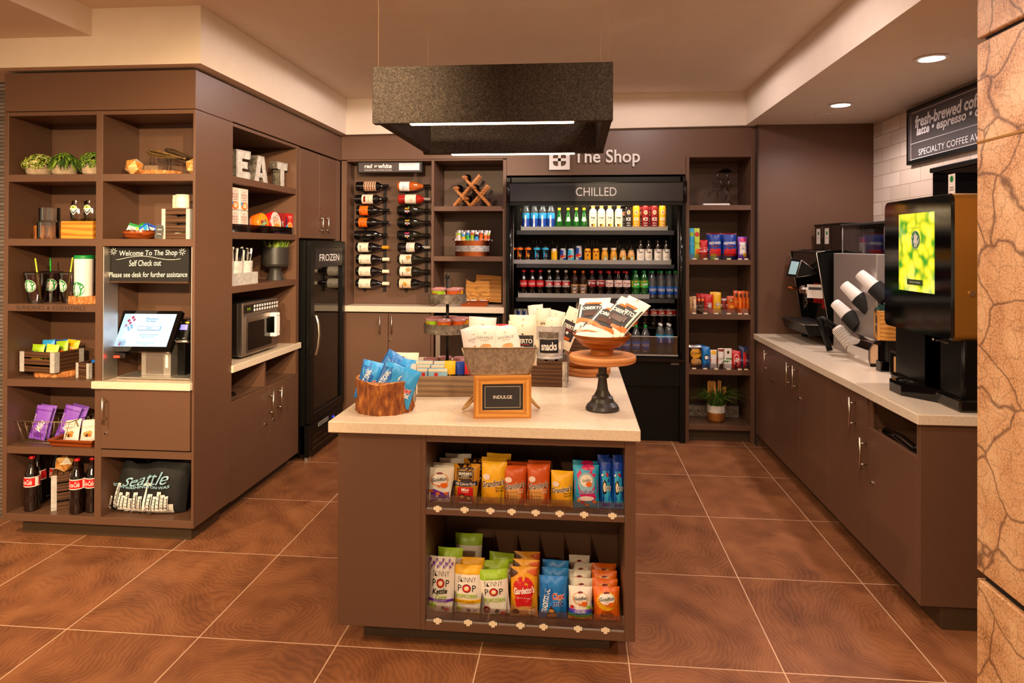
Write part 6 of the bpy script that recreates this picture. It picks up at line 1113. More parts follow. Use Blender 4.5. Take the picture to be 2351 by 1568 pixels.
for us, d, k, cat_, H, W_ in (((1201.8, 1221.3, 1240), 'red labelled cola bottle', 'coke', 'soda_bottle', .236, 17.6), ((1260.7, 1279.8, 1299.3), 'silver and red labelled cola bottle', 'diet', 'soda_bottle', .236, 17.6), ((1319.4, 1338.8), 'brown labelled root beer bottle', 'aw', 'soda_bottle', .232, 17.6), ((1359.2, 1379.2), 'dark red labelled soda bottle', 'pep', 'soda_bottle', .232, 17.6), ((1399, 1419.5, 1438.4), 'pale pink labelled soda bottle', 'dpep', 'soda_bottle', .230, 17.6), ((1459.8, 1479.2), 'green lemon soda bottle', 'sprite', 'soda_bottle', .238, 18.2), ((1498, 1518.5, 1537.3, 1555.5), 'clear green-capped blue-label water bottle', 'dasani', 'water_bottle', .236, 17.8)):
    it3 += [(u, d, k, 'bottle', cat_, H, W_*s3) for u in us]
row(it3, 2, zS[2], 5.90, 683, 'the third cooler shelf', 'drinks on the third cooler shelf')
for i, (us, k, d, nm, H, bd) in enumerate((((1205.5, 1225, 1243.5), 'coke', 'red-capped cola bottle', 'soda_bottle', .236, None), ((1356.5, 1376, 1394, 1413, 1432.5), 'pep', 'red-capped soda bottle', 'soda_bottle', .232, None), ((1456, 1475.5), 'sprite', 'green lemon soda bottle', 'soda_bottle', .238, None), ((1492, 1511.5, 1530.5, 1549), 'dasani', 'clear green-capped water bottle', 'water_bottle', .236, None))):
    for j, u in enumerate(us): drink(k, None, f'{d} behind the front row of the third cooler shelf, {ORD[j]} from left', 'bottle', nm, (pr(u, 676, 5.985), 5.985, zS[2]), H, (17.6, 17.6, 18.2, 17.8)[i]*s3/2, 'drinks in the second row of the third cooler shelf')
# lower decks
s4 = scale(6.03)
for j, u in enumerate((1480.6, 1501.6, 1519, 1536.7, 1554.5)): drink('diet', None, f'silver and red labelled cola bottle on the cooler rear deck, {ORD[j]} from left', 'bottle', 'soda_bottle', (pr(u, 750, 6.04), 6.04, zD1), .236, 17.2*s4/2, 'cola bottles on the rear deck')
for j, (u, k) in enumerate(((1180.5, 0), (1193, 0), (1206, 0), (1184, 1), (1196, 1), (1208.5, 1))): drink('rb_b', None, f'small blue-silver can at cooler deck left end, {["front","back"][k]} row, {ORD[j % 3]} from left', 'can', 'energy_drink_can', (pr(u, 745, 6.03+.06*k), 6.03+.062*k, zD1), .135, .0262, 'blue and silver cans on the rear deck')
salami = MB(); pk = [(-.5, 0), (.5, 0), (.5, .86), (.36, 1), (-.36, 1), (-.5, .86)]
sw, shh = 36*scale(6.0), .215; salami.prism([(x*sw, zz*shh) for x, zz in pk], -.012, .012, 'foil'); deco(salami, [('p', [(-.42, .03), (.42, .03), (.42, .84), (.3, .95), (-.3, .95), (-.42, .84)], 'pale_pink'), ('e', 0, .82, .17, .1, 'dark_red'), ('e', 0, .82, .14, .08, 'pale_pink'), ('t', 'salami', 0, .82, .2, .05, 'dark_red'), ('t', 'Bistro', 0, .64, .5, .07, 'grey_print', 0, .3), ('e', .22, .3, .2, .13, 'brown'), ('e', .24, .29, .15, .09, 'pink'), ('p', [(-.4, .06), (.1, .06), (.0, .3), (-.4, .36)], 'tan'), ('e', .24, .58, .07, .04, 'navy'), ('e', -.3, .9, .08, .05, 'red')], flat(-.0122), sw, shh)
for j, (u, v) in enumerate(((1340, 748), (1381.5, 748), (1421.5, 748))): salami.thing('snack_pack', ['cream cured meat snack pack behind the blue nut bags', 'cream cured meat snack pack in the middle of the cooler deck', 'cream cured meat snack pack with a shiny window on the right'][j], 'snack pack', (pr(u, v, 6.0), 6.01, zD1), (-.06, 0, 0), 'cured meat packs on the rear deck')
R = 9*scale(6.0); MB().lathe([(0, 0), (R*.75, 0), (R, .088), (R*1.12, .09), (R*1.12, .097), (0, .097)], 'paper', 24).thing('yogurt_cup', 'white and orange fruit cup beside the cured meat packs', 'cup', (pr(1456, 752, 6.0), 6.0, zD1)); o = bpy.context.scene.objects[-1] if False else None
b = MB(); deco(b, [('e', .0, .35, .6, .3, 'orange'), ('e', .05, .55, .3, .2, 'red'), ('r', 0, .88, .6, .16, 'lime_pale')], cyl(lambda z: R*.76+R*.24*z/.088+.001, 0), 2*R, .088); yc = [o for o in COL.objects if o.name.startswith('yogurt_cup')][0]; b.build('label', yc)
s5 = scale(5.83)
for j, (u, v) in enumerate(((1418, 812), (1438, 812), (1460.3, 812), (1481.7, 812))): drink('dasani', None, f'clear blue-label water bottle behind the low cooler glass, {ORD[j]} from left', 'bottle', 'water_bottle', (pr(u, v, 5.84), 5.84, zD2), .242, 19.5*s5/2, 'water bottles on the front deck')
for j, (u, Y) in enumerate(((1517.8, 5.84), (1537.6, 5.84), (1514.5, 5.92), (1533.5, 5.92))): drink('smart', None, f'blue labelled smooth water bottle at the right of the front cooler deck, {["left front","right front","left behind","right behind"][j]}', 'bottle', 'water_bottle', (pr(u, 812, Y), Y, zD2), .252, 18*s5/2, 'blue labelled bottles on the front deck')

# ================================================================== RIGHT SHELF TOWER CONTENTS
TY = 5.84
def pk_fit(u0, v0, u1, v1, Y, zs): x, z, w_, h_ = fit(u0, v0, u1, v1, Y); return x, w_, h_+(z-zs)*.0
def candy(u0, v0, u1, v1, zs, m, items, label, Y=TY, name='candy_bag', t=.035, tilt=-.06, bands=(), n=1, dy=.06, ry=0, grp=None, cat='candy', dirx=0):
    x, w_, h_ = pk_fit(u0, v0, u1, v1, Y, zs); mb = bag_mb(w_, h_, t, m, bands, items, int(u0)); base_ = mb.thing(name, label, cat, (x, Y, zs), (tilt, ry, 0), grp)
    for k in range(1, n): dup(base_, label.replace('in front', 'behind the front one') if 'in front' in label and n == 2 else label.replace('in front', f'{ORD[k]} in its file') if 'in front' in label else f'one behind the {label}', (x+dirx*k, Y+dy*k, zs), None, grp)
    return base_
z2, z3, z4 = 1.513, 1.061, .602
g = 'sweets on the upper candy shelf'
candy(1582, 522, 1594, 594, z2, 'cyan', [('t', 'Punchy', 0, .5, .5, .5, 'white', 1.57, .2, .02), ('e', 0, .8, .4, .08, 'lime')], 'tall blue candy rope packet at the far left of the upper candy shelf', t=.02, grp=g); candy(1594, 522, 1607, 594, z2, 'lime_pale', [('t', 'Punch', 0, .5, .5, .5, 'black', 1.57, .2, .02), ('e', 0, .8, .4, .08, 'red'), ('e', .1, .25, .4, .1, 'orange')], 'tall lime candy rope packet second from left on the upper candy shelf', t=.02, grp=g)
candy(1606, 549, 1625, 594, z2, 'red', [('t', 'Skittles', 0, .5, .6, .8, 'white', -1.57, 0, .03)], 'red sideways-lettered candy bag on the upper candy shelf', grp=g, n=2)
rv = [('t', 'REDVINES', 0, .62, .86, .1, 'white', .05, .15, .03), ('r', 0, .50, .6, .05, 'dark_red'), ('p', [(-.4, .12), (.4, .12), (.44, .4), (.2, .42), (0, .38), (-.25, .42), (-.42, .36)], 'red'), ('r', -.1, .05, .4, .06, 'bright_green')]
candy(1625, 533, 1657, 594, z2, 'deep_blue', rv, 'blue licorice bag in front, left of two on the upper candy shelf', bands=[(.95, 1, 'dark_red')], t=.05, grp=g, n=2); candy(1658.5, 533, 1691.5, 594, z2, 'deep_blue', rv, 'blue licorice bag in front, right of two on the upper candy shelf', bands=[(.95, 1, 'dark_red')], t=.05, grp=g, n=2)
candy(1694, 541, 1716, 594, z2, 'lilac', [('r', 0, .55, .7, .7, 'paper'), ('t', 'AIRHEADS', 0, .5, .6, .6, 'navy', 1.57, 0, .02), ('e', 0, .85, .4, .1, 'hot_pink'), ('e', .2, .2, .2, .1, 'yellow')], 'mixed candy bag with pink top and white print at right of the upper candy shelf', grp=g); candy(1712, 541, 1722.5, 594, z2, 'navy', [], 'dark blue candy bag behind at the far right of the upper candy shelf', Y=TY+.06, grp=g)
g = 'sweets on the middle candy shelf'
sn = [('t', 'SNICKERS', 0, .5, .55, .75, 'deep_blue', 1.57, .1, .03), ('r', 0, .92, 1, .12, 'tan')]
for k, (u0, u1, v0) in enumerate(((1582, 1590.5, 683), (1591, 1599, 682))): candy(u0, v0, u1, 720, z3, 'peach' if k else 'tan', sn, f'tan striped chocolate bar standing {["far left","second from left"][k]} on the middle candy shelf', t=.02, grp=g, name='chocolate_bar', n=2, dy=.04)
for k, (u0, u1) in enumerate(((1601, 1609), (1609.5, 1617.5))): candy(u0, 684, u1, 719, z3, 'brown', [('t', 'SNICKERS', 0, .48, .55, .75, 'white', 1.57, .1, .03), ('r', 0, .88, .8, .16, 'orange')], f'brown chocolate bar standing {["third","fourth"][k]} from left on the middle candy shelf', t=.02, grp=g, name='chocolate_bar')
mm = lambda c: [('t', "m&m's", 0, .42, .62, .34, 'brown', 1.45, 0, .06), ('t', "m&m's", .02, .43, .56, .28, 'white', 1.45, 0, .02)]
candy(1616, 676, 1637.5, 719.5, z3, 'red', mm(0), 'red candy pouch in front on the middle candy shelf', grp=g, n=3, dirx=-.022); candy(1637, 671, 1656, 719.5, z3, 'yellow', mm(1), 'yellow candy pouch in front on the middle candy shelf', grp=g, n=2, dirx=-.012)
candy(1656, 683, 1669, 719.5, z3, 'dark_red', [('t', 'TWIX', 0, .5, .5, .6, 'white', 1.57, .15, .04), ('r', 0, .88, .9, .1, 'silver')], 'dark red chocolate bar pouch between yellow pouch and orange pouches', grp=g); candy(1669, 679, 1687, 719.5, z3, 'deep_orange', [('t', "Reese's", 0, .4, .36, .5, 'yellow', 1.57, .2, .03), ('e', 0, .75, .26, .12, 'brown'), ('e', 0, .75, .18, .08, 'mustard')], 'orange cup candy pouch left of the tall orange ones on the middle candy shelf', grp=g)
for k, (u0, u1) in enumerate(((1684, 1695), (1695, 1704), (1704, 1713), (1713, 1722))): candy(u0, 667+k % 2, u1, 720, z3, 'orange' if k % 2 else 'deep_orange', [('t', 'Butterfinger' if k < 2 else "Reese's", 0, .5, .5, .7, 'yellow', 1.4, .2, .03), ('e', .1, .8, .3, .1, 'brown')], f'tall orange peanut candy packet on the middle candy shelf, {ORD[k]} of four from left', t=.03, grp=g)
g = 'sweets on the lower candy shelf'
candy(1582, 796, 1612, 846, z4, 'choc', [('e', 0, .66, .44, .22, 'gold'), ('t', 'Cookies', 0, .68, .6, .12, 'brown', 0, .2, .02), ('e', -.12, .3, .26, .16, 'cookie'), ('e', .2, .28, .24, .15, 'tan')], 'brown cookie bag with orange oval in front on the lower candy shelf', grp=g, n=2, bands=[(.94, 1, 'foil')]); candy(1612, 796, 1630, 845, z4, 'chex_blue', [('e', .0, .5, .3, .14, 'black'), ('e', 0, .5, .22, .09, 'white'), ('t', 'OREO', .22, .5, .3, .12, 'white', -1.57)], 'bright blue cookie packet in front on the lower candy shelf', grp=g, n=3, dirx=-.018, t=.04)
candy(1631, 803, 1646, 845, z4, 'paper', [('t', 'PAYDAY', 0, .42, .5, .72, 'red', 1.57, 0, .04), ('e', 0, .86, .4, .12, 'yellow')], 'white peanut bar packet with red sideways letters on the lower candy shelf', grp=g, name='chocolate_bar', t=.025)
candy(1648, 800, 1662, 846, z4, 'paper', [('t', 'Dove', 0, .5, .5, .5, 'brown', -1.4, .3, .02), ('p', [(-.4, 0), (.4, 0), (.3, .3), (-.2, .2)], 'brown'), ('r', 0, .9, .9, .12, 'dark_red')], 'white and brown chocolate packet left of the white mint box', grp=g, name='chocolate_bar'); x, w_, h_ = pk_fit(1662.5, 800, 1679, 846, TY, z4)
box_mb(w_, .03, h_, 'paper', [('t', 'Junior', .12, .5, .3, .55, 'green', -1.57, .1, .02), ('t', 'Mints', -.18, .36, .26, .4, 'green', -1.57, .1, .02), ('e', .0, .82, .16, .08, 'brown')], 'paper').thing('mint_box', 'white mint box with green sideways letters on the lower candy shelf', 'candy', (x, TY, z4), (0, 0, 0), g)
candy(1680, 806, 1701.5, 846, z4, 'red', [('e', 0, .5, .32, .34, 'white'), ('e', 0, .5, .29, .3, 'red'), ('t', 'KitKat', 0, .5, .5, .24, 'white', 1.3, .2, .04)], 'red wafer bar packet in front on the lower candy shelf', grp=g, n=3, name='chocolate_bar', dirx=-.016, dy=.04, t=.03); candy(1700, 797, 1721, 846.5, z4, 'navy', [('r', -.05, .4, .4, .74, 'red'), ('t', 'CRUNCH', -.05, .4, .3, .68, 'white', 1.57, 0, .04), ('p', [(.1, .6), (.4, .7), (.3, .9), (0, .8)], 'brown')], 'dark blue crisp chocolate packet at the right of the lower candy shelf', grp=g, name='chocolate_bar', n=2)
for zs, nm in ((z2, 'upper'), (z3, 'middle'), (z4, 'lower')):
    q = thing('acrylic_divider', f'clear acrylic lip and dividers on the {nm} candy shelf', 'divider', (1.18, 5.775, zs), group=None); b = MB().box((-.247, 0, 0), (.247, .002, .05), 'acrylic'); [b.box((xx, .002, 0), (xx+.0015, .25, .06), 'acrylic') for xx in (-.16, -.09, .03, .14)]; b.build('lip_and_fins', q); b = MB(); [b.box((xx, -.003, .001), (xx+.032, -.001, .012), 'cream') for xx in (-.22, -.13, -.04, .06, .15, .2)]; b.build('price_tags', q)
# bicycle figurine
x, z, w_, h_ = fit(1614, 386, 1678, 471, 5.86); q = thing('bicycle_figurine', 'thin metal figurine of two riders on a bicycle with umbrella on a white base', 'figurine', (x, 5.86, 1.966)); o = q.location
F = lambda u, v, dy=0: P(u, v, Y=5.86)-o+Vector((0, dy, 0))
a, c = F(1613, 471), F(1674, 466); MB().box((a.x, -.03, 0), (c.x, .03, .018), 'white', .004).build('base', q)
def wheel(u, v, r, nm):
    cc = F(u, v); b = MB().tube([(cc.x+r*math.cos(t), 0, cc.z+r*math.sin(t)) for t in [2*PI*j/28 for j in range(28)]], .0028, 'dark_steel', 6, True)
    for j in range(6): t = PI*j/6; b.tube([(cc.x+r*math.cos(t), 0, cc.z+r*math.sin(t)), (cc.x-r*math.cos(t), 0, cc.z-r*math.sin(t))], .0006, 'dark_steel', 3)
    b.build('wheel', q)
rw = (F(1625, 452)-F(1613, 452)).x; wheel(1625, 452, rw, 'f'); wheel(1661.5, 452, rw, 'r')
b = MB()
for pts_ in ([(1625, 452), (1634, 437), (1632, 424), (1636, 420)], [(1634, 437), (1658, 437)], [(1634, 437), (1646, 453), (1658, 437), (1661.5, 452), (1646, 453)], [(1650, 436), (1646, 453)], [(1658, 437), (1675, 437)]): b.tube([F(*p) for p in pts_], .0032, 'dark_steel', 6)
b.build('bicycle_frame', q)
b = MB(); b.tube([F(1651, 408), (F(1655, 420)), F(1659, 432)], [.004, .007, .006], 'dark_steel', 8); b.tube([F(1652, 411), F(1649, 418), F(1637, 421)], .003, 'dark_steel', 6); b.tube([F(1659, 432), F(1645, 434), F(1648, 452)], [.005, .004, .0035], 'dark_steel', 6)
h0 = F(1647, 403); b.T = Matrix.Translation(h0); b.lathe([(0, -.013), (.009, -.009), (.0125, 0), (.009, .009), (0, .013)], 'steel', 12); b.T = None; b.build('front_rider', q)
b = MB(); b.tube([F(1671, 410), F(1673, 420), F(1670, 434)], [.005, .009, .007], 'dark_steel', 8); b.tube([F(1670, 434), F(1667, 445), F(1666.5, 457)], [.006, .004, .005], 'dark_steel', 6); b.tube([F(1672, 412), F(1677, 420), F(1669, 424), F(1664, 416)], .003, 'dark_steel', 6)
b.T = Matrix.Translation(F(1669, 403)); b.lathe([(0, -.013), (.009, -.009), (.0125, 0), (.009, .009), (0, .013)], 'steel', 12); b.T = None; b.build('rear_rider', q)
tp = F(1666, 386.5); b = MB().tube([tp, F(1664, 414)], .0018, 'dark_steel', 5); b.T = Matrix.Translation(tp); rr = .062; b.lathe([(0, 0), (rr*.5, -.008), (rr, -.030), (rr*.98, -.031), (rr*.5, -.011), (0, -.003)], 'black', 8, False); b.T = None; b.build('umbrella', q)
# plant in copper pot on bottom shelf
x, z, w_, h_ = fit(1624.5, 927, 1665.5, 966, 5.86); R = w_/2; q = thing('potted_grass', 'white and copper pot of spiky grass with bamboo sticks on the bottom tower shelf', 'plant', (x, 5.88, .145)); h_ = .145
MB().lathe([(0, 0), (R*.72, 0), (R*.93, .02), (R, .07), (R*.985, .085)], 'copper_pot', 32).lathe([(R*.985, .085), (R*1.02, .086), (R*1.01, h_), (R*.92, h_), (R*.9, h_-.02), (0, h_-.02)], 'marble_pot', 32).build('pot', q)
grass(240, R*.85, .22, ['leaf_b', 'leaf_d', 'leaf_a', 'leaf_b'], 12, 1.25, .0042).build('grass', q, (0, 0, h_-.02)); b = MB()
for k, (dx, tz) in enumerate(((-.06, .335), (-.045, .34), (-.03, .335), (-.015, .34), (-.003, .33), (.025, .345), (.04, .34), (.065, .29), (.08, .29))): b.box((dx-.006, .02, h_-.02), (dx+.006, .03, tz), 'honey_wood_z')
b.build('bamboo_sticks', q)
for k, dx in enumerate((-.13, .12)): MB().box((dx-.1, 6.06-5.76-.05, .0), (dx+.1, 6.06-5.76+.05, .10), 'zinc_dark', .003).thing('zinc_tray', f'dim grey zinc tray in shadow at the {["left","right"][k]} back of the bottom tower shelf', 'tray', (1.18, 5.78, .1455))
# ================================================================== ISLAND SHELF SNACKS
IY = 2.74
def column(u0, v0, u1, v1, zs, m, items, desc, n=1, dy=.055, bands=(), t=.045, tilt=-.10, name='snack_bag', grp='snacks on the upper island shelf', Y=IY, sx=0, jit=.02, wr=.1, hs=1.0, cat='snack bag'):
    x, z, w_, h_ = fit(u0, v0, u1, v1, Y-.02); mb = bag_mb(w_, h_*hs, t, m, bands, items, int(u0), 14, 16, wr=wr); rnd = random.Random(int(u0)); r = None
    for k in range(n):
        lb = desc+('' if n == 1 else ', frontmost' if k == 0 else f', {ORD[k]} from front'); loc = (x+sx*k+(rnd.uniform(-.008, .008) if k else 0), Y+dy*k, zs+.001); rot = (tilt+rnd.uniform(-.03, .03), rnd.uniform(-jit, jit), rnd.uniform(-.05, .05))
        if r is None: r = mb.thing(name, lb, cat, loc, rot, grp)
        else: dup(r, lb, loc, rot, grp)
    return r
ZU, ZL = .572, .127
gf = lambda: [('e', 0, .68, .34, .19, 'cracker'), ('e', 0, .69, .30, .165, 'white'), ('p', [(-.1, .83), (.1, .83), (.12, .87), (0, .885), (-.12, .87)], 'dark_red'), ('t', 'Goldfish', .0, .69, .56, .10, 'black', .08, .2, .015), ('t', 'BAKED', 0, .60, .2, .022, 'orange'), ('e', .18, .53, .14, .075, 'orange'), ('p', [(.05, .5), (-.06, .56), (-.05, .46)], 'orange')]
column(977, 1087, 1041, 1166, ZU, 'paper', [('p', [(-.5, .0), (.5, .0), (.5, .38), (.2, .30), (-.2, .42), (-.5, .36)], 'violet')]+gf()+[('e', -.3, .36, .08, .04, 'orange'), ('e', -.05, .30, .08, .04, 'orange'), ('e', .25, .30, .08, .04, 'orange'), ('t', 'Pretzel', .25, .12, .4, .08, 'white', .05, 0, .02), ('t', 'GRAHAM', -.3, .14, .26, .05, 'white')], 'white and purple fish cracker bag, upper island shelf', 4, .062, [(.0, .02, 'paper')], sx=.012)
column(1038, 1077, 1100, 1166, ZU, 'mustard', [('r', -.02, .78, .66, .44, 'choc'), ('r', -.02, .76, .60, .20, 'mustard'), ('r', -.02, .76, .56, .17, 'choc'), ('t', "SNYDER'S", -.02, .775, .5, .07, 'white', 0, 0, .02), ('t', 'OF HANOVER', -.02, .71, .3, .03, 'cream'), ('p', [(-.45, .46), (.45, .48), (.45, .60), (0, .56), (-.45, .60)], 'navy'), ('t', '100 Calorie Pack', 0, .53, .78, .07, 'cream', 0, .1, .01), ('r', 0, .24, .60, .42, 'red'), ('t', 'Mini', .0, .39, .28, .075, 'white', 0, 0, .02), ('t', 'Pretzels', .0, .33, .24, .03, 'cream'), ('e', -.12, .2, .14, .08, 'brown'), ('e', .13, .17, .14, .08, 'brown'), ('e', -.12, .2, .08, .04, 'cookie'), ('e', .13, .17, .08, .04, 'cookie'), ('r', 0, .04, .5, .05, 'white')], 'gold and brown pretzel bag on the upper island shelf', 2, .07, t=.06, sx=.03)
gm = lambda c, txt, ck: [('e', -.12, .28, .40, .24, ck), ('t', "Grandma's", 0, .52, .92, .17, 'paper', .16, .2, .055), ('t', "Grandma's", 0, .52, .92, .15, 'choc', .16, .2, .012), ('t', txt, .28, .39, .34, .12, c, .1), ('p', [(-.5, 0), (.5, 0), (.5, .06), (-.2, .10), (-.5, .16)], ck), ('e', -.28, .66, .16, .07, 'pale_pink')]
chips = [('e', -.28+.12*(k % 4), .18+.09*(k//4), .022, .012, 'choc') for k in range(12)]
column(1101, 1070, 1160, 1167, ZU, 'yellow', gm('brown', 'Peanut\nButter', 'gold'), 'yellow peanut butter cookie bag beside the gold pretzel bag', 3)
column(1153, 1080, 1208, 1169, ZU, 'deep_orange', gm('cream', 'Choco\nChip', 'cookie')+chips, 'dark orange cookie bag, left of two on upper island shelf', 2)
column(1208, 1078, 1262, 1172, ZU, 'deep_orange', gm('cream', 'Choco\nChip', 'cookie')+chips, 'dark orange cookie bag, right of two on upper island shelf', 2)
column(1263, 1092, 1315, 1175, ZU, 'yellow', gm('brown', 'Peanut\nButter', 'gold'), 'shorter yellow peanut butter cookie bag between orange and blue bags', 1)
column(1316, 1081, 1377, 1178, ZU, 'cyan', [('e', 0, .52, .47, .44, 'hot_pink'), ('e', .08, .95, .25, .06, 'hot_pink'), ('e', 0, .62, .33, .23, 'light_blue'), ('e', 0, .66, .24, .14, 'paper'), ('e', .1, .58, .12, .06, 'orange'), ('t', 'Goldfish', 0, .67, .34, .06, 'black', .08, .2), ('t', 'Grahams', 0, .42, .66, .12, 'paper', .06, .1, .05), ('t', 'Grahams', 0, .42, .66, .11, 'deep_blue', .06, .1, .01), ('e', 0, .25, .3, .06, 'pale_pink'), ('e', -.3, .2, .08, .04, 'cracker'), ('e', .32, .17, .08, .04, 'cracker'), ('e', .02, .1, .08, .04, 'cracker')], 'light blue bag with pink oval on the upper island shelf', 2)
orr = [('r', 0, .39, 1.0, .74, 'cyan'), ('e', -.12, .44, .2, .14, 'black'), ('e', -.12, .44, .13, .095, 'cream'), ('t', 'OREO', .18, .42, .44, .13, 'navy', 1.57, 0, .07), ('t', 'OREO', .18, .42, .42, .11, 'white', 1.57, 0, .03), ('p', [(-.1, .72), (.2, .72), (.18, .64)], 'red'), ('r', -.3, .68, .14, .04, 'white'), ('t', '6', -.2, .56, .1, .03, 'white')]
column(1378, 1064, 1407, 1178, ZU, 'oreo', orr, 'slim bright blue cookie packet, left file on upper island shelf', 2, .05, t=.035); column(1407, 1064, 1433, 1178, ZU, 'oreo', orr, 'slim bright blue cookie packet, right file on upper island shelf', 2, .05, t=.035)
G2 = 'snacks on the lower island shelf'
def skinny(extra): return [('t', 'SKINNY', 0, .72, .66, .10, 'black', 0, 0, -.012), ('t', 'P', -.26, .55, .13, .13, 'black'), ('t', 'P', .27, .55, .13, .13, 'black'), ('e', 0, .55, .16, .085, 'black'), ('e', 0, .55, .145, .075, 'red'), ('e', 0, .55, .09, .045, 'popcorn'), ('e', .03, .57, .05, .025, 'paper')]+extra
kt = [('r', -.42+.12*k, .96-.05*(k % 2), .06, .05, 'violet') for k in range(8)]+[('r', -.36+.12*k, .86+.05*(k % 2), .06, .05, 'violet') for k in range(7)]
column(979, 1297, 1040, 1420, ZL, 'paper', skinny([('t', 'Kettle', -.02, .41, .6, .10, 'black', .1, .25, .02), ('t', 'Corn', .03, .31, .44, .08, 'lime', .05, .15, .02), ('r', 0, .245, 1.0, .05, 'violet'), ('t', 'SWEET & SALTY', 0, .245, .5, .025, 'white'), ('e', -.28, .13, .13, .06, 'lime'), ('t', '110', -.28, .135, .1, .03, 'black'), ('e', .12, .11, .07, .035, 'dark_grey'), ('e', .26, .08, .09, .04, 'red')])+kt, 'white popcorn bag with purple checked top at the left of the lower island shelf', 1, grp=G2, name='popcorn_bag')
column(1000, 1297, 1058, 1420, ZL, 'paper', skinny([]), 'white popcorn bag with green top standing behind the purple checked one', 1, grp=G2, name='popcorn_bag', Y=IY+.075, bands=[(.84, 1, 'lime')])
column(1038, 1315, 1104, 1422, ZL, 'paper', skinny([('t', 'POPCORN', 0, .395, .74, .08, 'lime', 0, 0, .02), ('r', 0, .28, 1.0, .08, 'yellow'), ('t', 'WHITE CHEDDAR', 0, .28, .6, .04, 'brown'), ('t', 'PURE POPPED PERFECTION', .05, .845, .6, .02, 'mustard'), ('e', -.28, .13, .11, .055, 'lime_pale'), ('t', '80', -.28, .13, .1, .04, 'black'), ('e', .08, .1, .07, .035, 'dark_grey'), ('r', .3, .1, .12, .03, 'grey_print')]), 'white popcorn bag with yellow top on the lower island shelf', 2, .07, [(.82, 1, 'yellow'), (0, .03, 'yellow')], grp=G2, name='popcorn_bag')
column(1040, 1300, 1104, 1422, ZL, 'paper', [], 'popcorn bag with lime green top at the back behind the yellow topped ones', 1, .07, [(.80, 1, 'lime')], grp=G2, name='popcorn_bag', Y=IY+.20)
column(1105, 1328, 1172, 1425, ZL, 'paper', skinny([('t', 'POPCORN', 0, .37, .76, .09, 'lime', 0, 0, .02), ('e', -.3, .16, .13, .08, 'dark_red'), ('t', '100', -.3, .165, .12, .04, 'white'), ('e', .06, .12, .08, .05, 'dark_grey'), ('e', .26, .06, .1, .05, 'red'), ('t', 'PURE POPPED PERFECTION', .05, .83, .6, .022, 'leaf_d')]), 'white popcorn bag with lime green top on the lower island shelf', 3, .075, [(.79, 1, 'lime'), (0, .04, 'lime')], grp=G2, name='popcorn_bag', jit=.12, wr=.2, hs=1.05)
column(1170, 1322, 1234, 1431, ZL, 'gold', [('e', 0, .58, .40, .25, 'red'), ('t', 'Gardetto\'s', .02, .56, .78, .14, 'white', .1, .25, .03), ('t', 'Original Recipe', .0, .40, .5, .045, 'pale_pink'), ('p', [(-.34, .40), (.34, .40), (.26, .2), (-.26, .2)], 'red'), ('p', [(-.5, 0), (.5, 0), (.5, .20), (.2, .26), (-.2, .22), (-.5, .26)], 'cookie'), ('e', .0, .17, .16, .06, 'tan'), ('e', -.28, .12, .13, .06, 'brown'), ('e', .3, .12, .14, .06, 'peach'), ('r', -.3, .05, .3, .06, 'tan'), ('p', [(-.5, .78), (-.2, .9), (-.5, 1)], 'brown'), ('p', [(.5, .82), (.1, .94), (.5, 1)], 'deep_orange')], 'golden snack bag with red disc on lower island shelf', 3, .07, grp=G2, wr=.18)
def chex(): return [('p', [(-.5, .0), (-.22, .0), (.02, .62), (-.18, 1), (-.5, 1)], 'bag_blue'), ('t', 'TRADITIONAL', -.26, .44, .86, .14, 'white', 1.42, .0, .03), ('t', 'Chex', .2, .56, .46, .17, 'white', .06, .12, .07), ('t', 'Chex', .2, .56, .46, .15, 'red', .06, .12, .02), ('t', 'mix', .2, .40, .42, .13, 'white', .06, .1, .05), ('t', 'mix', .2, .40, .42, .12, 'deep_blue', .06, .1, .02), ('e', .27, .48, .04, .02, 'yellow'), ('p', [(-.25, .03), (.15, .03), (.1, .2), (-.08, .36)], 'brown'), ('e', -.05, .22, .1, .05, 'cookie'), ('e', .03, .12, .12, .05, 'tan'), ('e', -.12, .1, .08, .04, 'cookie')]
column(1236, 1338, 1301, 1432, ZL, 'chex_blue', chex(), 'blue snack mix bag with slanted lettering on lower island shelf', 3, .07, grp=G2, wr=.2)
column(1304, 1364, 1359, 1438, ZL, 'paper', gf()+[('p', [(-.5, .36), (.5, .36), (.5, .28), (-.5, .28)], 'purple'), ('r', 0, .25, 1, .08, 'blue'), ('r', 0, .17, 1, .08, 'bright_green'), ('r', 0, .09, 1, .10, 'gold'), ('t', 'COLORS', 0, .31, .46, .09, 'white', 0, 0, .02), ('e', -.36, .43, .08, .05, 'red'), ('e', .36, .44, .08, .05, 'lime'), ('e', -.3, .1, .09, .05, 'orange'), ('e', .3, .08, .1, .05, 'red')], 'white rainbow fish cracker bag on the lower island shelf', 5, .068, [(0, .03, 'orange')], grp=G2, hs=1.0)
column(1363, 1366, 1425, 1442, ZL, 'orange', [('e', 0, .62, .40, .27, 'yellow')]+gf()+[('t', 'FLAVOR', 0, .32, .36, .06, 'brown', .05, 0, .03), ('t', 'BLASTED', 0, .23, .48, .10, 'brown', .03, 0, .03), ('e', -.1, .12, .1, .04, 'gold'), ('t', 'XTRA CHEDDAR', .15, .1, .3, .04, 'cream')], 'orange fish cracker bag on lower island shelf', 4, .066, grp=G2, wr=.16)
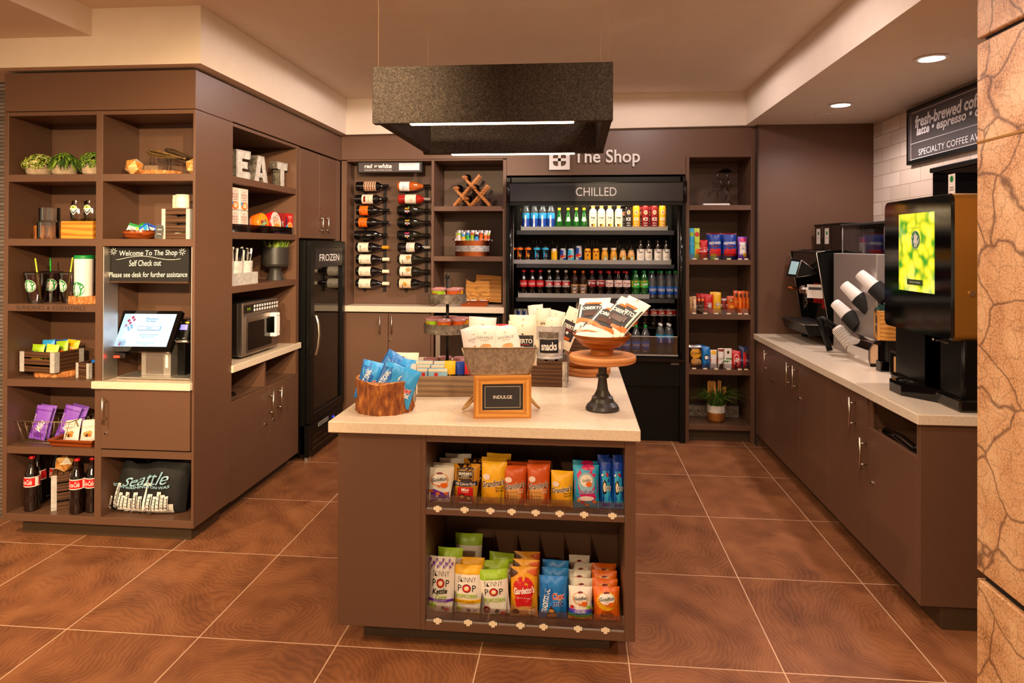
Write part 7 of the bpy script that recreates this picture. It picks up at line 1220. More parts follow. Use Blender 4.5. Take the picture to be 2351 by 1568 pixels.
for zs, us, nm in ((ZU, (1000, 1062, 1121, 1170, 1225, 1280, 1336, 1401), 'upper'), (ZL, (1000, 1070, 1127, 1190, 1243, 1322, 1385), 'lower')):
    q = thing('acrylic_divider', f'clear acrylic front lip with price tags on the {nm} island shelf', 'divider', (-.2, 2.672, zs)); b = MB().box((-.392, 0, .0), (.388, .002, .055 if zs > .3 else .06), 'acrylic').box((-.392, -.001, 0), (.388, .004, .004), 'frosted')
    for j in range(len(us)-1): xx = (P((us[j]+us[j+1])/2+3, 1170 if zs > .3 else 1430, Y=2.675).x+.2); b.add([(xx, .003, 0), (xx, .41, 0), (xx, .41, .20), (xx, .30, .10), (xx, .06, .09), (xx, .003, .055)], [(0, 1, 2, 3, 4, 5)], 'smoke')
    b.build('lip_and_fins', q)
    for j, u in enumerate(us): xx = P(u+5, 1170 if zs > .3 else 1430, Y=2.67).x+.2; MB().box((xx-.016, -.006, -.003), (xx+.016, -.0035, .010), 'cream').box((xx-.007, -.0065, -.010), (xx+.007, -.0035, .014), 'cream').build('price_tag', q)

# ================================================================== ISLAND COUNTER DISPLAY
ZC = .915
# bark planter with blue snack bags
q = thing('bark_planter', 'round bark-covered log tub filled with blue snack bags at the counter corner', 'tub', (-.820, 2.87, ZC)); R, H = .123, .135; n = 64; rnd = random.Random(5); b = MB(); ph = [rnd.uniform(0, 6) for _ in range(5)]
def rb(j, k): t = 2*PI*j/n; return R*(1+.018*math.sin(9*t+ph[0])+.022*math.sin(23*t+ph[1]+.2*k)+.012*math.sin(41*t+ph[2]+k*.3)+.01*math.sin(3*t+ph[3])+rnd.uniform(-.008, .008))*(1+.0*k)
K = 9; vs = [(rb(j, k)*math.cos(2*PI*j/n), rb(j, k)*math.sin(2*PI*j/n), H*k/K+(.006*math.sin(2*PI*j/n*2+1)+.004*math.sin(2*PI*j/n*5) if k == K else 0)) for k in range(K+1) for j in range(n)]
b.add(vs, [(k*n+j, k*n+(j+1) % n, (k+1)*n+(j+1) % n, (k+1)*n+j) for k in range(K) for j in range(n)], 'bark', True)
ins = [(R*.86*math.cos(2*PI*j/n), R*.86*math.sin(2*PI*j/n), z) for z in (H, .02) for j in range(n)]; m0 = len(vs)
b.add(vs[K*n:]+ins, [(j, (j+1) % n, n+(j+1) % n, n+j) for j in range(n)]+[(n+j, n+(j+1) % n, 2*n+(j+1) % n, 2*n+j) for j in range(n)]+[tuple(2*n+j for j in range(n))], 'bark_light', True); b.build('bark_wall', q)
cxm = [('p', [(-.5, .0), (-.22, .0), (.02, .62), (-.18, 1), (-.5, 1)], 'bag_blue'), ('t', 'TRADITIONAL', -.26, .50, .8, .14, 'white', 1.42, .0, .03), ('t', 'Chex', .22, .46, .46, .17, 'white', .06, .12, .07), ('t', 'Chex', .22, .46, .46, .15, 'red', .06, .12, .02), ('t', 'mix', .22, .32, .42, .13, 'white', .06, .1, .05)]
for k, (dx, dy, dz, ry, rz, tl) in enumerate(((-.070, -.035, .045, .25, .3, -.15), (.0, -.055, .05, .42, .05, -.12), (.062, -.045, .03, .30, -.2, -.15), (-.030, .02, .085, .55, .1, -.2), (.045, .025, .05, .12, -.1, -.2))):
    bag_mb(.115, .165, .045, 'sky' if k != 3 else 'chex_blue', (), cxm, k+2, 12, 14, wr=.25).thing('snack_mix_bag', ['blue snack mix bag at the left front in the bark tub', 'blue snack mix bag leaning at the centre front of the bark tub', 'blue snack mix bag at the right front in the bark tub', 'blue snack mix bag tipped highest at the back of the bark tub', 'blue snack mix bag behind at the right in the bark tub'][k], 'snack bag', (-.820+dx, 2.87+dy, ZC+dz), (tl, ry, rz), 'blue bags in the bark tub')
def jerky(sd, base='warm_white', acc='orange', w_=.135, h_=.19): return bag_mb(w_, h_, .03, base, (), [('e', 0, .9, .03, .02, 'tan'), ('r', 0, .45, .80, .46, 'charcoal'), ('t', 'OBERTO', 0, .55, .72, .10, 'paper', 0, 0, .03), ('r', 0, .47, .5, .012, 'red'), ('e', 0, .40, .08, .035, 'paper'), ('r', 0, .27, .5, .06, acc), ('t', 'TERIYAKI', 0, .27, .44, .035, 'brown'), ('p', [(-.05, .72), (.05, .72), (0, .68)], 'black')], sd, 10, 12, wr=.05)
jerky(1, h_=.18).thing('jerky_bag', 'white jerky bag behind the blue bags at the back of the bark tub', 'snack bag', (-.765, 2.955, ZC+.05), (-.12, .0, -.05)); jerky(2, h_=.16).thing('jerky_bag', 'white jerky bag turned sideways at the right edge of the bark tub', 'snack bag', (-.722, 2.90, ZC+.03), (-.1, -.15, -.9))
# grey plank box of bars
gx0, gx1 = -.745, -.50; q = thing('plank_box', 'long weathered plank box of snack bars behind the bark tub', 'box', ((gx0+gx1)/2+.03, 3.20, ZC), (0, 0, .13)); L, D, H = .42, .13, .095
MB().box((-L/2, -D/2, 0), (L/2, -D/2+.012, H), 'grey_wood', .001).build('front_plank', q); MB().box((-L/2, D/2-.012, 0), (L/2, D/2, H), 'grey_wood', .001).build('rear_plank', q)
for s in (-1, 1): MB().box((s*L/2, -D/2+.012, 0), (s*(L/2-.012), D/2-.012, H), 'grey_wood', .001).build('end_plank', q)
MB().box((-L/2+.012, -D/2+.012, .001), (L/2-.012, D/2-.012, .01), 'grey_wood').build('floor_plank', q)
def inbox(dx, dy): c_, s_ = math.cos(.13), math.sin(.13); return (q.location.x+dx*c_-dy*s_, q.location.y+dx*s_+dy*c_)
kb = 0
for r_, dy in enumerate((-.035, .0, .035)):
    for c_, dx in enumerate((-.155, -.105)):
        p_ = inbox(dx+(.01*r_), dy); box_mb(.088 if c_ else .088, .022, .115+.012*r_, 'light_blue', [('r', 0, .95, 1, .1, 'cream'), ('r', -.1 if c_ else .3, .5, .18, .7, 'red'), ('t', 'CLIF', -.1 if c_ else .3, .5, .5, .1, 'white', 1.57, 0, .03), ('e', .2 if c_ else -.2, .4, .14, .3, 'white'), ('e', .2 if c_ else -.2, .4, .08, .2, 'steelblue')], 'light_blue').thing('energy_bar', f'pale blue energy bar with cream edge, {["front","middle","back"][r_]} row {["left","right"][c_]} in the plank box', 'snack bar', (p_[0]+c_*.045, p_[1], ZC+.011), (-.04, 0, .13), 'pale blue bars in the plank box')
def barpack(label, dx, dy, m, tx, h_, w_=.045, top=.42, body='choc'):
    p_ = inbox(dx, dy); bag_mb(w_, h_, .018, body, [(1-top, 1, m)], [('t', tx, 0, .36, .5, .2, 'white', 1.57, 0, .03), ('r', 0, .30, .2, .5, m)], int(dx*1000)+40, 6, 10).thing('nut_bar', label, 'snack bar', (p_[0], p_[1], ZC+.011), (-.08, 0, .13), 'nut bars in the plank box')
barpack('nut bar with yellow top beside the pale blue bars', -.005, -.03, 'yellow', 'KIND', .150, .052); barpack('nut bar with deep blue top beside the yellow topped one', .042, -.02, 'deep_blue', 'KIND', .145); barpack('nut bar with red top in front, right end of the plank box', .098, -.03, 'red', 'KIND', .150, .07); barpack('nut bar with red top standing higher behind at the right', .092, .02, 'red', 'KIND', .170, .06); barpack('nut bar with orange and green side at the far right of the plank box', .148, -.02, 'orange', 'KIND', .12, .04)
# three-tier stand with crisp tubs
tp = P(1027, 800, Y=3.62); sx, syy = tp.x, 3.62; q = thing('tiered_stand', 'three-tier galvanized stand on a black pole loaded with crisp tubs', 'stand', (sx, syy, ZC))
zt = [P(1027, v, Y=syy).z-ZC for v in (700, 783)]; tr = [41*scale(syy), 50*scale(syy), 58*scale(syy)]; tr = [(P(1070, 690, Y=syy).x-P(984, 690, Y=syy).x)/2, (P(1080, 765, Y=syy).x-P(973, 765, Y=syy).x)/2]; tz = [P(1027, 695, Y=syy).z-ZC, P(1027, 763, Y=syy).z-ZC, .012]; trr = [tr[0], tr[1], tr[1]*1.17]
topz = P(1027, 637, Y=syy).z-ZC
MB().tube([(0, 0, .01), (0, 0, topz)], .0085, 'iron', 12).lathe([(0, topz), (.012, topz), (.012, topz+.012), (.006, topz+.02), (0, topz+.02)], 'iron', 12).build('pole', q)
MB().tube([(.028*math.cos(t), 0, topz-.03+.034*math.sin(t)) for t in [2*PI*j/20 for j in range(20)]], .0018, 'iron', 5, True).build('ring_handle', q)
for k in range(3):
    r, z = trr[k], tz[k]; MB().lathe([(0, z), (r*.985, z), (r*1.0, z+.004), (r, z+.046), (r*1.012, z+.052), (r*.99, z+.052), (r*.98, z+.008), (0, z+.006)], 'zinc_dark', 40).build('tray', q)
tubc = {'lime': 'lime', 'red': 'deep_orange', 'orange': 'gold', 'olive': 'khaki'}
_tubs = {}
def tub(col, label, loc, rz):
    R_, H_ = .038, .062
    if col not in _tubs:
        b = MB().lathe([(0, 0), (R_*.93, 0), (R_*.95, .003), (R_, H_), (0, H_)], tubc[col], 26); deco(b, [('r', .9, .45, .3, .8, 'cream'), ('e', .45, .35, .16, .16, 'yellow'), ('r', 0, .80, .5, .12, 'dark_red'), ('t', 'PRINGLES', 0, .80, .44, .09, 'yellow', 0, 0, .03)], cyl(lambda z: R_*.95+R_*.05*z/H_+.0008), 2*R_, H_)
        o = b.thing('crisp_tub', label, 'snack tub', loc, (0, 0, rz), 'crisp tubs on the tiered stand'); MB().lathe([(R_*.99, H_-.001), (R_*1.07, H_), (R_*1.07, H_+.009), (R_*1.02, H_+.011), (R_*.96, H_+.007), (0, H_+.006)], 'pink_lid', 26).build('lid', o); _tubs[col] = o; return o
    return dup(_tubs[col], label, loc, (0, 0, rz), 'crisp tubs on the tiered stand')
def ringtubs(k, n, a0, cols, nm):
    r = trr[k]-.045; tot = {}
    for j in range(n):
        a = a0+2*PI*j/n; c_ = cols[j % len(cols)]; tub(c_, f'{dict(lime="lime green", red="red-orange", orange="amber orange", olive="olive green")[c_]} crisp tub on the {nm} tier, {ORD[j]} anticlockwise from the front left', (sx+r*math.cos(a), syy+r*math.sin(a), ZC+tz[k]+.0065), a+PI/2+.3)
ringtubs(0, 4, -2.35, ['lime', 'red', 'orange', 'red'], 'top'); ringtubs(1, 6, -2.65, ['lime', 'red', 'red', 'orange', 'olive', 'red'], 'middle'); ringtubs(2, 7, -2.6, ['lime', 'orange', 'orange', 'orange', 'red', 'olive', 'olive'], 'lowest')
# INDULGE box with zinc tub on it
ix, iy = -.315, 2.865; ang = .16; q = thing('sign_crate', 'wooden crate with framed black INDULGE panel and rope handles', 'crate', (ix, iy, ZC), (0, 0, ang)); W_, D_, H_ = .235, .205, .175
b = MB(); ty = .012
b.box((-W_/2, -D_/2+.014, 0), (-W_/2+ty, D_/2, H_), 'honey_wood').box((W_/2-ty, -D_/2+.014, 0), (W_/2, D_/2, H_), 'honey_wood').box((-W_/2+ty, D_/2-ty, 0), (W_/2-ty, D_/2, H_), 'honey_wood').box((-W_/2+ty, -D_/2+.014, 0), (W_/2-ty, D_/2-ty, .01), 'honey_wood').box((-W_/2+ty, -D_/2+.014, H_-.012), (W_/2-ty, D_/2-ty, H_), 'honey_wood'); b.build('box_body', q)
f_ = .034; b = MB(); y0, y1 = -D_/2, -D_/2+.014
b.prism([(-W_/2, 0), (W_/2, 0), (W_/2-f_, f_), (-W_/2+f_, f_)], y0, y1, 'honey_wood').prism([(-W_/2, H_), (W_/2, H_), (W_/2-f_, H_-f_), (-W_/2+f_, H_-f_)], y0, y1, 'honey_wood').prism([(-W_/2, 0), (-W_/2+f_, f_), (-W_/2+f_, H_-f_), (-W_/2, H_)], y0, y1, 'honey_wood_z').prism([(W_/2, 0), (W_/2-f_, f_), (W_/2-f_, H_-f_), (W_/2, H_)], y0, y1, 'honey_wood_z'); b.build('front_frame', q)
b = MB().box((-W_/2+f_-.002, y0+.005, f_-.002), (W_/2-f_+.002, y1, H_-f_+.002), 'charcoal'); pw, phh = W_-2*f_, H_-2*f_
deco(b, [('r', 0, .90, .86, .012, 'cream'), ('r', 0, .10, .86, .012, 'cream'), ('r', -.43, .5, .007, .8, 'cream'), ('r', .43, .5, .007, .8, 'cream'), ('t', 'INDULGE', 0, .5, .46, .13, 'paper', 0, 0, .01)], flat(y0+.005, 0, f_), pw, phh); b.build('sign_panel', q)
for s in (-1, 1): MB().tube([(s*W_/2, -.02, .06), (s*(W_/2+.03), -.015, .03), (s*(W_/2+.045), .02, .012), (s*(W_/2+.03), .06, .025), (s*W_/2, .06, .06)], .0055, 'rope', 8).build('rope_handle', q)
zt0 = ZC+H_; tb = thing('zinc_tub', 'tapered galvanized tub of white snack bags resting on the INDULGE crate', 'tub', (ix-.012, iy-.002, zt0), (0, 0, ang)); b = MB(); w0, w1, d0, d1, hh = .117, .150, .085, .112, .115
def frus(s, z0, z1, t): 
    f0, f1 = z0/hh, z1/hh; return [(sx_*(w0+(w1-w0)*f-t), sy_*(d0+(d1-d0)*f-t), z) for f, z in ((f0, z0), (f1, z1)) for sx_, sy_ in ((-1, -1), (1, -1), (1, 1), (-1, 1))]
o_ = frus(1, 0, hh, 0); i2 = frus(1, .004, hh, .003)
b.add(o_, [(i, (i+1) % 4, 4+(i+1) % 4, 4+i) for i in range(4)]+[(3, 2, 1, 0)], 'zinc_tub'); b.add(i2, [((i+1) % 4, i, 4+i, 4+(i+1) % 4) for i in range(4)]+[(0, 1, 2, 3)], 'zinc_tub'); b.build('tub_body', tb)
MB().tube([(x, y, hh) for x, y in ((-w1, -d1), (w1, -d1), (w1, d1), (-w1, d1))], .0035, 'wire', 8, True).tube([(x, y, .002) for x, y in ((-w0, -d0), (w0, -d0), (w0, d0), (-w0, d0))], .003, 'wire', 8, True).build('rolled_rim', tb)
for s in (-1, 1):
    for sy_ in (-1, 1): MB().tube([(s*(w0+(w1-w0)*t)+.004*s, sy_*(d0+(d1-d0)*t), t*hh) for t in (0, .5, 1)], .003, 'wire', 6).build('corner_bead', tb)
def intub(dx, dy): return (tb.location.x+dx*math.cos(ang)-dy*math.sin(ang), tb.location.y+dx*math.sin(ang)+dy*math.cos(ang))
nutb = lambda sd: bag_mb(.118, .145, .03, 'pale_pink', [(.28, .9, 'paper')], [('t', 'SAHALE', 0, .64, .6, .075, 'grey_print'), ('t', 'SNACKS', 0, .56, .3, .03, 'grey_print'), ('e', .02, .34, .2, .12, 'tan'), ('e', .12, .38, .12, .08, 'cookie'), ('e', -.04, .28, .1, .06, 'brown'), ('e', .16, .28, .1, .06, 'khaki'), ('r', .0, .78, .1, .02, 'tan')], sd, 10, 12)
for k, (dx, dy, dz, ry, rz, tl) in enumerate(((-.062, -.052, .055, .02, .0, -.25), (.038, -.06, .058, -.14, -.1, -.3), (-.075, -.01, .085, .06, .05, -.15), (-.105, -.04, .05, -.1, .9, -.1))):
    p_ = intub(dx, dy); nutb(k).thing('nut_bag', ['pale pink nut bag at the left front of the zinc tub', 'pale pink nut bag leaning at the middle front of the zinc tub', 'pale pink nut bag behind the left front one in the zinc tub', 'pale pink nut bag turned sideways at the left end of the zinc tub'][k], 'snack bag', (p_[0], p_[1], zt0+dz), (tl, ry, ang+rz), 'nut bags in the zinc tub')
for k, (dx, dy, dz, h_) in enumerate(((.098, -.035, .05, .185), (.105, .02, .06, .195))): p_ = intub(dx, dy); jerky(k, h_=h_, w_=.12).thing('jerky_bag', ['white jerky bag with black label in front at the right of the zinc tub', 'white jerky bag standing behind at the right of the zinc tub'][k], 'snack bag', (p_[0], p_[1], zt0+dz-.02), (-.08, 0, ang-.1), 'jerky bags in the zinc tub')
p_ = intub(.0, .03); bag_mb(.10, .165, .03, 'red', [], [('t', 'nuts', 0, .7, .6, .1, 'white')], 3).thing('snack_bag', 'red snack bag peeking out at the back of the zinc tub', 'snack bag', (p_[0], p_[1], zt0+.03), (-.1, 0, ang))
# SNACKS crate and bucket
cx0 = (P(1195, 889, Z=ZC).x+P(1300, 890, Z=ZC).x)/2-.03; q = thing('slat_top_crate', 'dark wooden crate with grey corner straps and slatted top under the snacks pail', 'crate', (cx0, 3.51, ZC), (0, 0, -.02)); Wc, Dc, Hc = .30, .20, .128
b = MB().box((-Wc/2, -Dc/2, 0), (Wc/2, -Dc/2+.012, Hc), 'crate_wood', .001).box((-Wc/2, Dc/2-.012, 0), (Wc/2, Dc/2, Hc), 'crate_wood', .001); b.build('side_boards', q)
b = MB()
for s in (-1, 1): b.box((s*Wc/2, -Dc/2+.012, 0), (s*(Wc/2-.012), Dc/2-.012, Hc), 'crate_wood_y', .001)
b.build('end_boards', q); b = MB()
for s in (-1, 1):
    for t in (-1, 1): b.box((s*(Wc/2+.0015), t*(Dc/2+.0015), 0), (s*(Wc/2-.024), t*Dc/2, Hc), 'zinc').box((s*(Wc/2+.0015), t*(Dc/2+.0015), 0), (s*Wc/2, t*(Dc/2-.024), Hc), 'zinc')
b.build('corner_straps', q); b = MB()
for k in range(6): b.box((-Wc/2+k*.0505, -Dc/2, Hc), (-Wc/2+k*.0505+.036, Dc/2, Hc+.008), 'toe', .001)
b.build('top_slats', q); zq = ZC+Hc+.008
px = P(1261, 820, Y=3.51).x; q = thing('snacks_pail', 'pale galvanized pail with black snacks label full of white jerky bags', 'pail', (px, 3.49, zq)); r0, r1, hp = (P(1291, 820, Y=3.47).x-P(1230, 820, Y=3.47).x)/2, (P(1299, 752, Y=3.47).x-P(1221, 752, Y=3.47).x)/2, P(1261, 752, Y=3.47).z-zq+.012
rf = lambda z: r0+(r1-r0)*z/hp+.0009
MB().lathe([(0, .006), (r0*.96, .006), (r0*1.03, 0), (r0*1.03, .006), (r0, .009), (r1, hp-.004), (r1*1.03, hp), (r1*.99, hp), (r0*.96, .012), (0, .012)], 'zinc_pale', 40).build('pail_body', q)
b = MB(); deco(b, [('r', .02, .40, .74, .42, 'black_matte'), ('t', 'snacks', .02, .40, .6, .26, 'chalk', .02, 0, .03)], cyl(rf, 0, .0), 2*r0, hp); deco(b, [('r', 0, .74, .78, .20, 'zinc_dark')], cyl(rf), 2*r0, hp); b.build('chalk_label', q)
for s in (-1, 1): MB().tube([(s*r1, -.01, hp-.02), (s*(r1+.012), 0, hp-.01), (s*r1, .01, hp-.02)], .002, 'wire', 5).build('handle_lug', q)
for k, (dx, dy, h_, ry, rz, m, acc) in enumerate(((-.055, -.02, .22, -.05, .7, 'paper', 'orange'), (-.030, -.045, .20, .03, .15, 'cream', 'grey_print'), (.015, -.05, .16, .0, .0, 'warm_white', 'orange'), (.058, .0, .215, .42, -.1, 'warm_white', 'orange'), (.0, .03, .19, .2, .1, 'warm_white', 'orange'))):
    mb = jerky(k+5, m, acc, .095, h_) if k != 1 else bag_mb(.07, .205, .03, 'warm_white', [(0, .7, 'cream')], [('t', 'EPIC', 0, .62, .5, .06, 'brown', 0, 0, .02), ('p', [(-.2, .34), (.2, .34), (0, .5)], 'brown'), ('t', 'BAR', 0, .28, .2, .04, 'brown')], 1)
    mb.thing('jerky_bag', ['white jerky bag turned sideways at the left of the snacks pail', 'slim cream jerky bag standing at the front left of the snacks pail', 'white jerky bag in front at the middle of the snacks pail', 'white jerky bag with black label tipped right in the snacks pail', 'white jerky bag behind in the snacks pail'][k], 'snack bag', (px+dx, 3.49+dy, zq+.05), (-.05, ry, rz), 'jerky bags in the snacks pail')
# round boards and planters crate behind
rx = P(1340, 860, Y=3.80).x; b = MB().lathe([(0, 0), (.125, 0), (.128, .004), (.128, .036), (.12, .041), (0, .041)], 'round_wood', 44); b.thing('round_board', 'thick round wooden board lying on the island counter behind the cake stand', 'board', (rx+.02, 3.80, ZC))
MB().lathe([(0, 0), (.09, 0), (.115, .045), (.125, .09), (.12, .092), (.108, .05), (0, .02)], 'bowl_wood', 36).thing('wooden_bowl', 'amber wooden bowl on the thick round board below the nut crate', 'bowl', (rx+.012, 3.80, ZC+.041))
zc = P(1330, 823, Y=3.75).z; q = thing('nut_crate', 'dark plank crate of blue peanut bags on the wooden bowl', 'crate', (P(1336, 790, Y=3.80).x+.012, 3.80, ZC+.041+.0925), (0, 0, -.03)); Wd, Dd = .30, .15; Hd = P(1330, 752, Y=3.73).z-q.location.z
MB().box((-Wd/2, -Dd/2, 0), (Wd/2, -Dd/2+.012, Hd), 'crate_wood', .001).box((-Wd/2, Dd/2-.012, 0), (Wd/2, Dd/2, Hd), 'crate_wood', .001).build('side_boards', q); MB().box((-Wd/2, -Dd/2+.012, 0), (-Wd/2+.012, Dd/2-.012, Hd), 'crate_wood_y').box((Wd/2-.012, -Dd/2+.012, 0), (Wd/2, Dd/2-.012, Hd), 'crate_wood_y').box((-Wd/2+.012, -Dd/2+.012, 0), (Wd/2-.012, Dd/2-.012, .008), 'crate_wood').build('end_boards', q)
pn = lambda sd, m2: bag_mb(.095, .155, .035, 'sky', [], [('t', 'PLANTERS', 0, .58, .7, .08, 'yellow', .08, 0, .03), ('r', 0, .36, .8, .24, m2), ('t', 'PEANUTS', 0, .38, .6, .07, 'cream', .05, .1, .02), ('e', 0, .2, .4, .12, 'cookie'), ('r', 0, .72, .6, .03, 'blue')], sd, wr=.22)
for k, (dx, dy, m2, ry) in enumerate(((-.09, -.03, 'deep_orange', .1), (-.01, -.035, 'deep_orange', .0), (.06, -.03, 'red', .12), (.095, .0, 'red', .05), (-.05, .03, 'deep_orange', .15))): pn(k, m2).thing('peanut_bag', ['blue peanut bag at the left front of the nut crate', 'blue peanut bag at the middle front of the nut crate', 'blue cashew bag with red panel at the right front of the nut crate', 'blue cashew bag with red panel at the far right of the nut crate', 'blue peanut bag standing higher behind in the nut crate'][k], 'snack bag', (q.location.x+dx, 3.80+dy, q.location.z+.012+(.04 if k == 4 else 0.015)), (-.08, ry, -.05), 'blue bags in the nut crate')
# cake stand with bowl of jerky
ccx = P(1383, 945, Y=2.965).x; cy_ = 2.965; q = thing('cake_stand', 'round wooden cake stand on a turned black pedestal holding the bowl of jerky', 'stand', (ccx, cy_, ZC)); zp = P(1384, 825, Y=cy_).z-ZC; pr_ = (P(1461, 826, Y=cy_).x-P(1306.5, 826, Y=cy_).x)/2; rb_ = (P(1422, 940, Y=cy_).x-P(1344, 940, Y=cy_).x)/2
MB().lathe([(0, 0), (rb_, 0), (rb_*1.0, .008), (rb_*.92, .02), (rb_*.70, .036), (rb_*.62, .05), (rb_*.63, .054), (rb_*.5, .062), (rb_*.34, .085), (rb_*.27, .12), (rb_*.25, .135), (rb_*.36, .139), (rb_*.38, .145), (rb_*.36, .151), (rb_*.26, .154), (rb_*.24, zp-.02), (rb_*.30, zp-.008), (0, zp-.008)], 'pot_black', 40).build('pedestal', q)
MB().lathe([(0, zp-.010), (pr_*.93, zp-.010), (pr_*.985, zp-.004), (pr_, zp+.008), (pr_*.985, zp+.018), (pr_*.95, zp+.022), (0, zp+.022)], 'board_wood', 56).build('plate', q)
zb = ZC+zp+.0225; br = (P(1451, 770, Y=cy_).x-P(1316, 770, Y=cy_).x)/2; bh = P(1384, 766, Y=cy_).z-zb; fr = (P(1407, 815, Y=cy_).x-P(1354, 815, Y=cy_).x)/2; bxx = P(1382, 815, Y=cy_).x
q = MB().lathe([(0, 0), (fr, 0), (fr, .022), (fr*1.02, .026), (br*.62, bh*.40), (br*.86, bh*.66), (br*.97, bh*.88), (br, bh), (br*.955, bh), (br*.90, bh*.84), (br*.62, bh*.5), (0, bh*.36)], 'bowl_wood', 48).thing('wooden_bowl', 'footed honey-brown wooden bowl of jerky bags on the cake stand', 'bowl', (bxx, cy_, zb))
jb = lambda sd: bag_mb(.145, .20, .028, 'warm_white', [], [('r', 0, .48, .96, .62, 'charcoal'), ('t', 'OBERTO', 0, .60, .7, .10, 'paper', 0, 0, .03), ('r', 0, .76, .5, .06, 'orange'), ('p', [(-.48, .17), (.48, .17), (.48, .28), (.1, .22), (-.48, .34)], 'orange'), ('r', 0, .42, .5, .14, 'brown'), ('e', 0, .95, .03, .02, 'tan')], sd, wr=.06)
for k, (dx, dy, dz, rx_, ry, rz, lb) in enumerate(((-.055, -.035, .072, -1.05, .0, -.35, 'dark jerky bag lying at the left front of the honey-brown bowl'), (.0, -.025, .082, -.95, .25, -.55, 'dark and orange jerky bag across the middle of the honey-brown bowl'), (.04, -.01, .085, -.85, .3, -.75, 'white and dark jerky bag leaning right in the honey-brown bowl'), (.062, .0, .072, -.75, .25, -.95, 'white jerky bag lying furthest right in the honey-brown bowl'), (-.02, .035, .08, -.9, -.05, -.2, 'white backed jerky bag at the back of the honey-brown bowl'))):
    jb(k).thing('jerky_bag', lb, 'snack bag', (bxx+dx-.03*(k > 0), cy_+dy-.02, zb+dz+.006*k), (rx_, ry, rz), 'jerky bags in the honey-brown bowl')

# ================================================================== COFFEE COUNTER (fronts face -X)
def sl(u, v, X): return P(u, v, X=X)
# big touchscreen coffee machine
cm = thing('coffee_machine', 'tall black coffee machine with bright plant touchscreen and gold side band', 'coffee machine', (1.62, 3.42, .915))
FX = -.02; YN, YF = 3.075-3.42, 3.715-3.42; zT, zB = 1.855-.915, 1.215-.915
MB().box((.14, YN+.0, .04), (.60, YF-.02, zT-.02), 'black', .01).build('housing', cm)
def rrect(y0, y1, z0, z1, r, n=6):
    pts = []
    for cy, cz, a0 in ((y1-r, z0+r, -PI/2), (y1-r, z1-r, 0), (y0+r, z1-r, PI/2), (y0+r, z0+r, PI)): pts += [(cy+r*math.cos(a0+PI/2*k/n), cz+r*math.sin(a0+PI/2*k/n)) for k in range(n+1)]
    return pts
pt = rrect(YN, YF, zB, zT, .035); n = len(pt); b = MB(); x0, x1 = FX-.0, FX+.14
b.add([(x0+.012, y, z) for y, z in pt]+[(x1, y, z) for y, z in pt], [(i, (i+1) % n, n+(i+1) % n, n+i) for i in range(n)], 'brass_gold', True); b.add([(x0, y*.985+.0*y+.0025, (z-(zB+zT)/2)*.985+(zB+zT)/2) for y, z in pt]+[(x0+.012, y, z) for y, z in pt], [(i, (i+1) % n, n+(i+1) % n, n+i) for i in range(n)], 'black_gloss', True)
b.add([(x1, y, z) for y, z in pt], [tuple(range(n))], 'black'); dr = b.build('screen_door', cm)
b = MB().add([(x0, y*.985+.0025, (z-(zB+zT)/2)*.985+(zB+zT)/2) for y, z in pt], [tuple(range(n))[::-1]], 'black_gloss'); b.build('glass_face', dr)
b = MB(); ya, yb = 3.215-3.42, 3.555-3.42; za, zb_ = 1.411-.915, 1.783-.915; yc, zc = (ya+yb)/2, (za+zb_)/2; hw, hh = (yb-ya)/2, (zb_-za)/2
b.add([(0, -hw, -hh), (0, hw, -hh), (0, hw, hh), (0, -hw, hh)], [(0, 1, 2, 3)], 'plant_screen'); scrn = b.build('display', dr, (x0-.0008, yc, zc))
b = MB(); fx = lambda x, z, o: (-.001-o, -x, z-hh); deco(b, siren(.13, .0, .66, 1, 2*hh/(2*hw)*1.0)+[('r', .02, .12, .44, .07, 'leaf_d'), ('t', 'TOUCH TO BEGIN', .02, .12, .3, .022, 'white'), ('t', 'WE PROUDLY SERVE', 0, .81, .34, .02, 'green')], fx, 2*hw, 2*hh); b.build('screen_print', scrn)
lk = P(2208, 674, Y=3.075); MB().lathe([(0, 0), (.012, 0), (.012, .006), (0, .006)], 'chrome', 16).build('door_lock', dr, (.06, YN, lk.z-.915), (PI/2, 0, 0))
b = MB().box((.03, -.16, .05), (.16, YF-.01, zB+.01), 'black', .006).box((.03, YN, .05), (.16, -.01, zB+.01), 'black', .006)
b.tube([(.035, YN+.01, .055), (.035, YN+.01, zB)], .012, 'black', 10).build('lower_columns', cm)
MB().box((.035, -.02, .05), (.14, .13, zB), 'dark_steel', .003).build('cup_recess', cm)
b = MB(); deco(b, [('t', 'o<>ox', 0, .5, .6, .5, 'grey_print'), ('e', -.42, .5, .05, .3, 'white_print')], lambda x, z, o: (.029-o, -.17-x, zB-.03+z), .18, .02); b.build('access_icons', cm)
MB().box((.01, YN-.005, .0), (.56, YF, .055), 'black_gloss', .008).build('base', cm)
b = MB().add([(-.08, -.02, 0), (-.08, .10, 0), (.02, .14, 0), (.02, -.17, 0), (-.08, -.02, .06), (-.08, .10, .06), (.02, .14, .06), (.02, -.17, .06)], [(0, 3, 7, 4), (1, 0, 4, 5), (2, 1, 5, 6), (4, 7, 6, 5), (0, 1, 2, 3)], 'black_gloss')
for k in range(10): a = 2*PI*k/10; b.box((-.03, .035, .0601), (-.029, .036, .0602), 'grey_print') if k < 0 else b.tube([(-.03+.008*math.cos(a), .035+.008*math.sin(a), .0605), (-.03+.032*math.cos(a), .035+.045*math.sin(a), .0605)], .0016, 'dark_steel', 4)
b.build('drip_tray', cm)
q = thing('bean_hopper', 'smoky clear bean hopper with black lid standing behind the coffee machine screen', 'hopper', (1.70+.24, 3.36, zT-.02+.915)); 
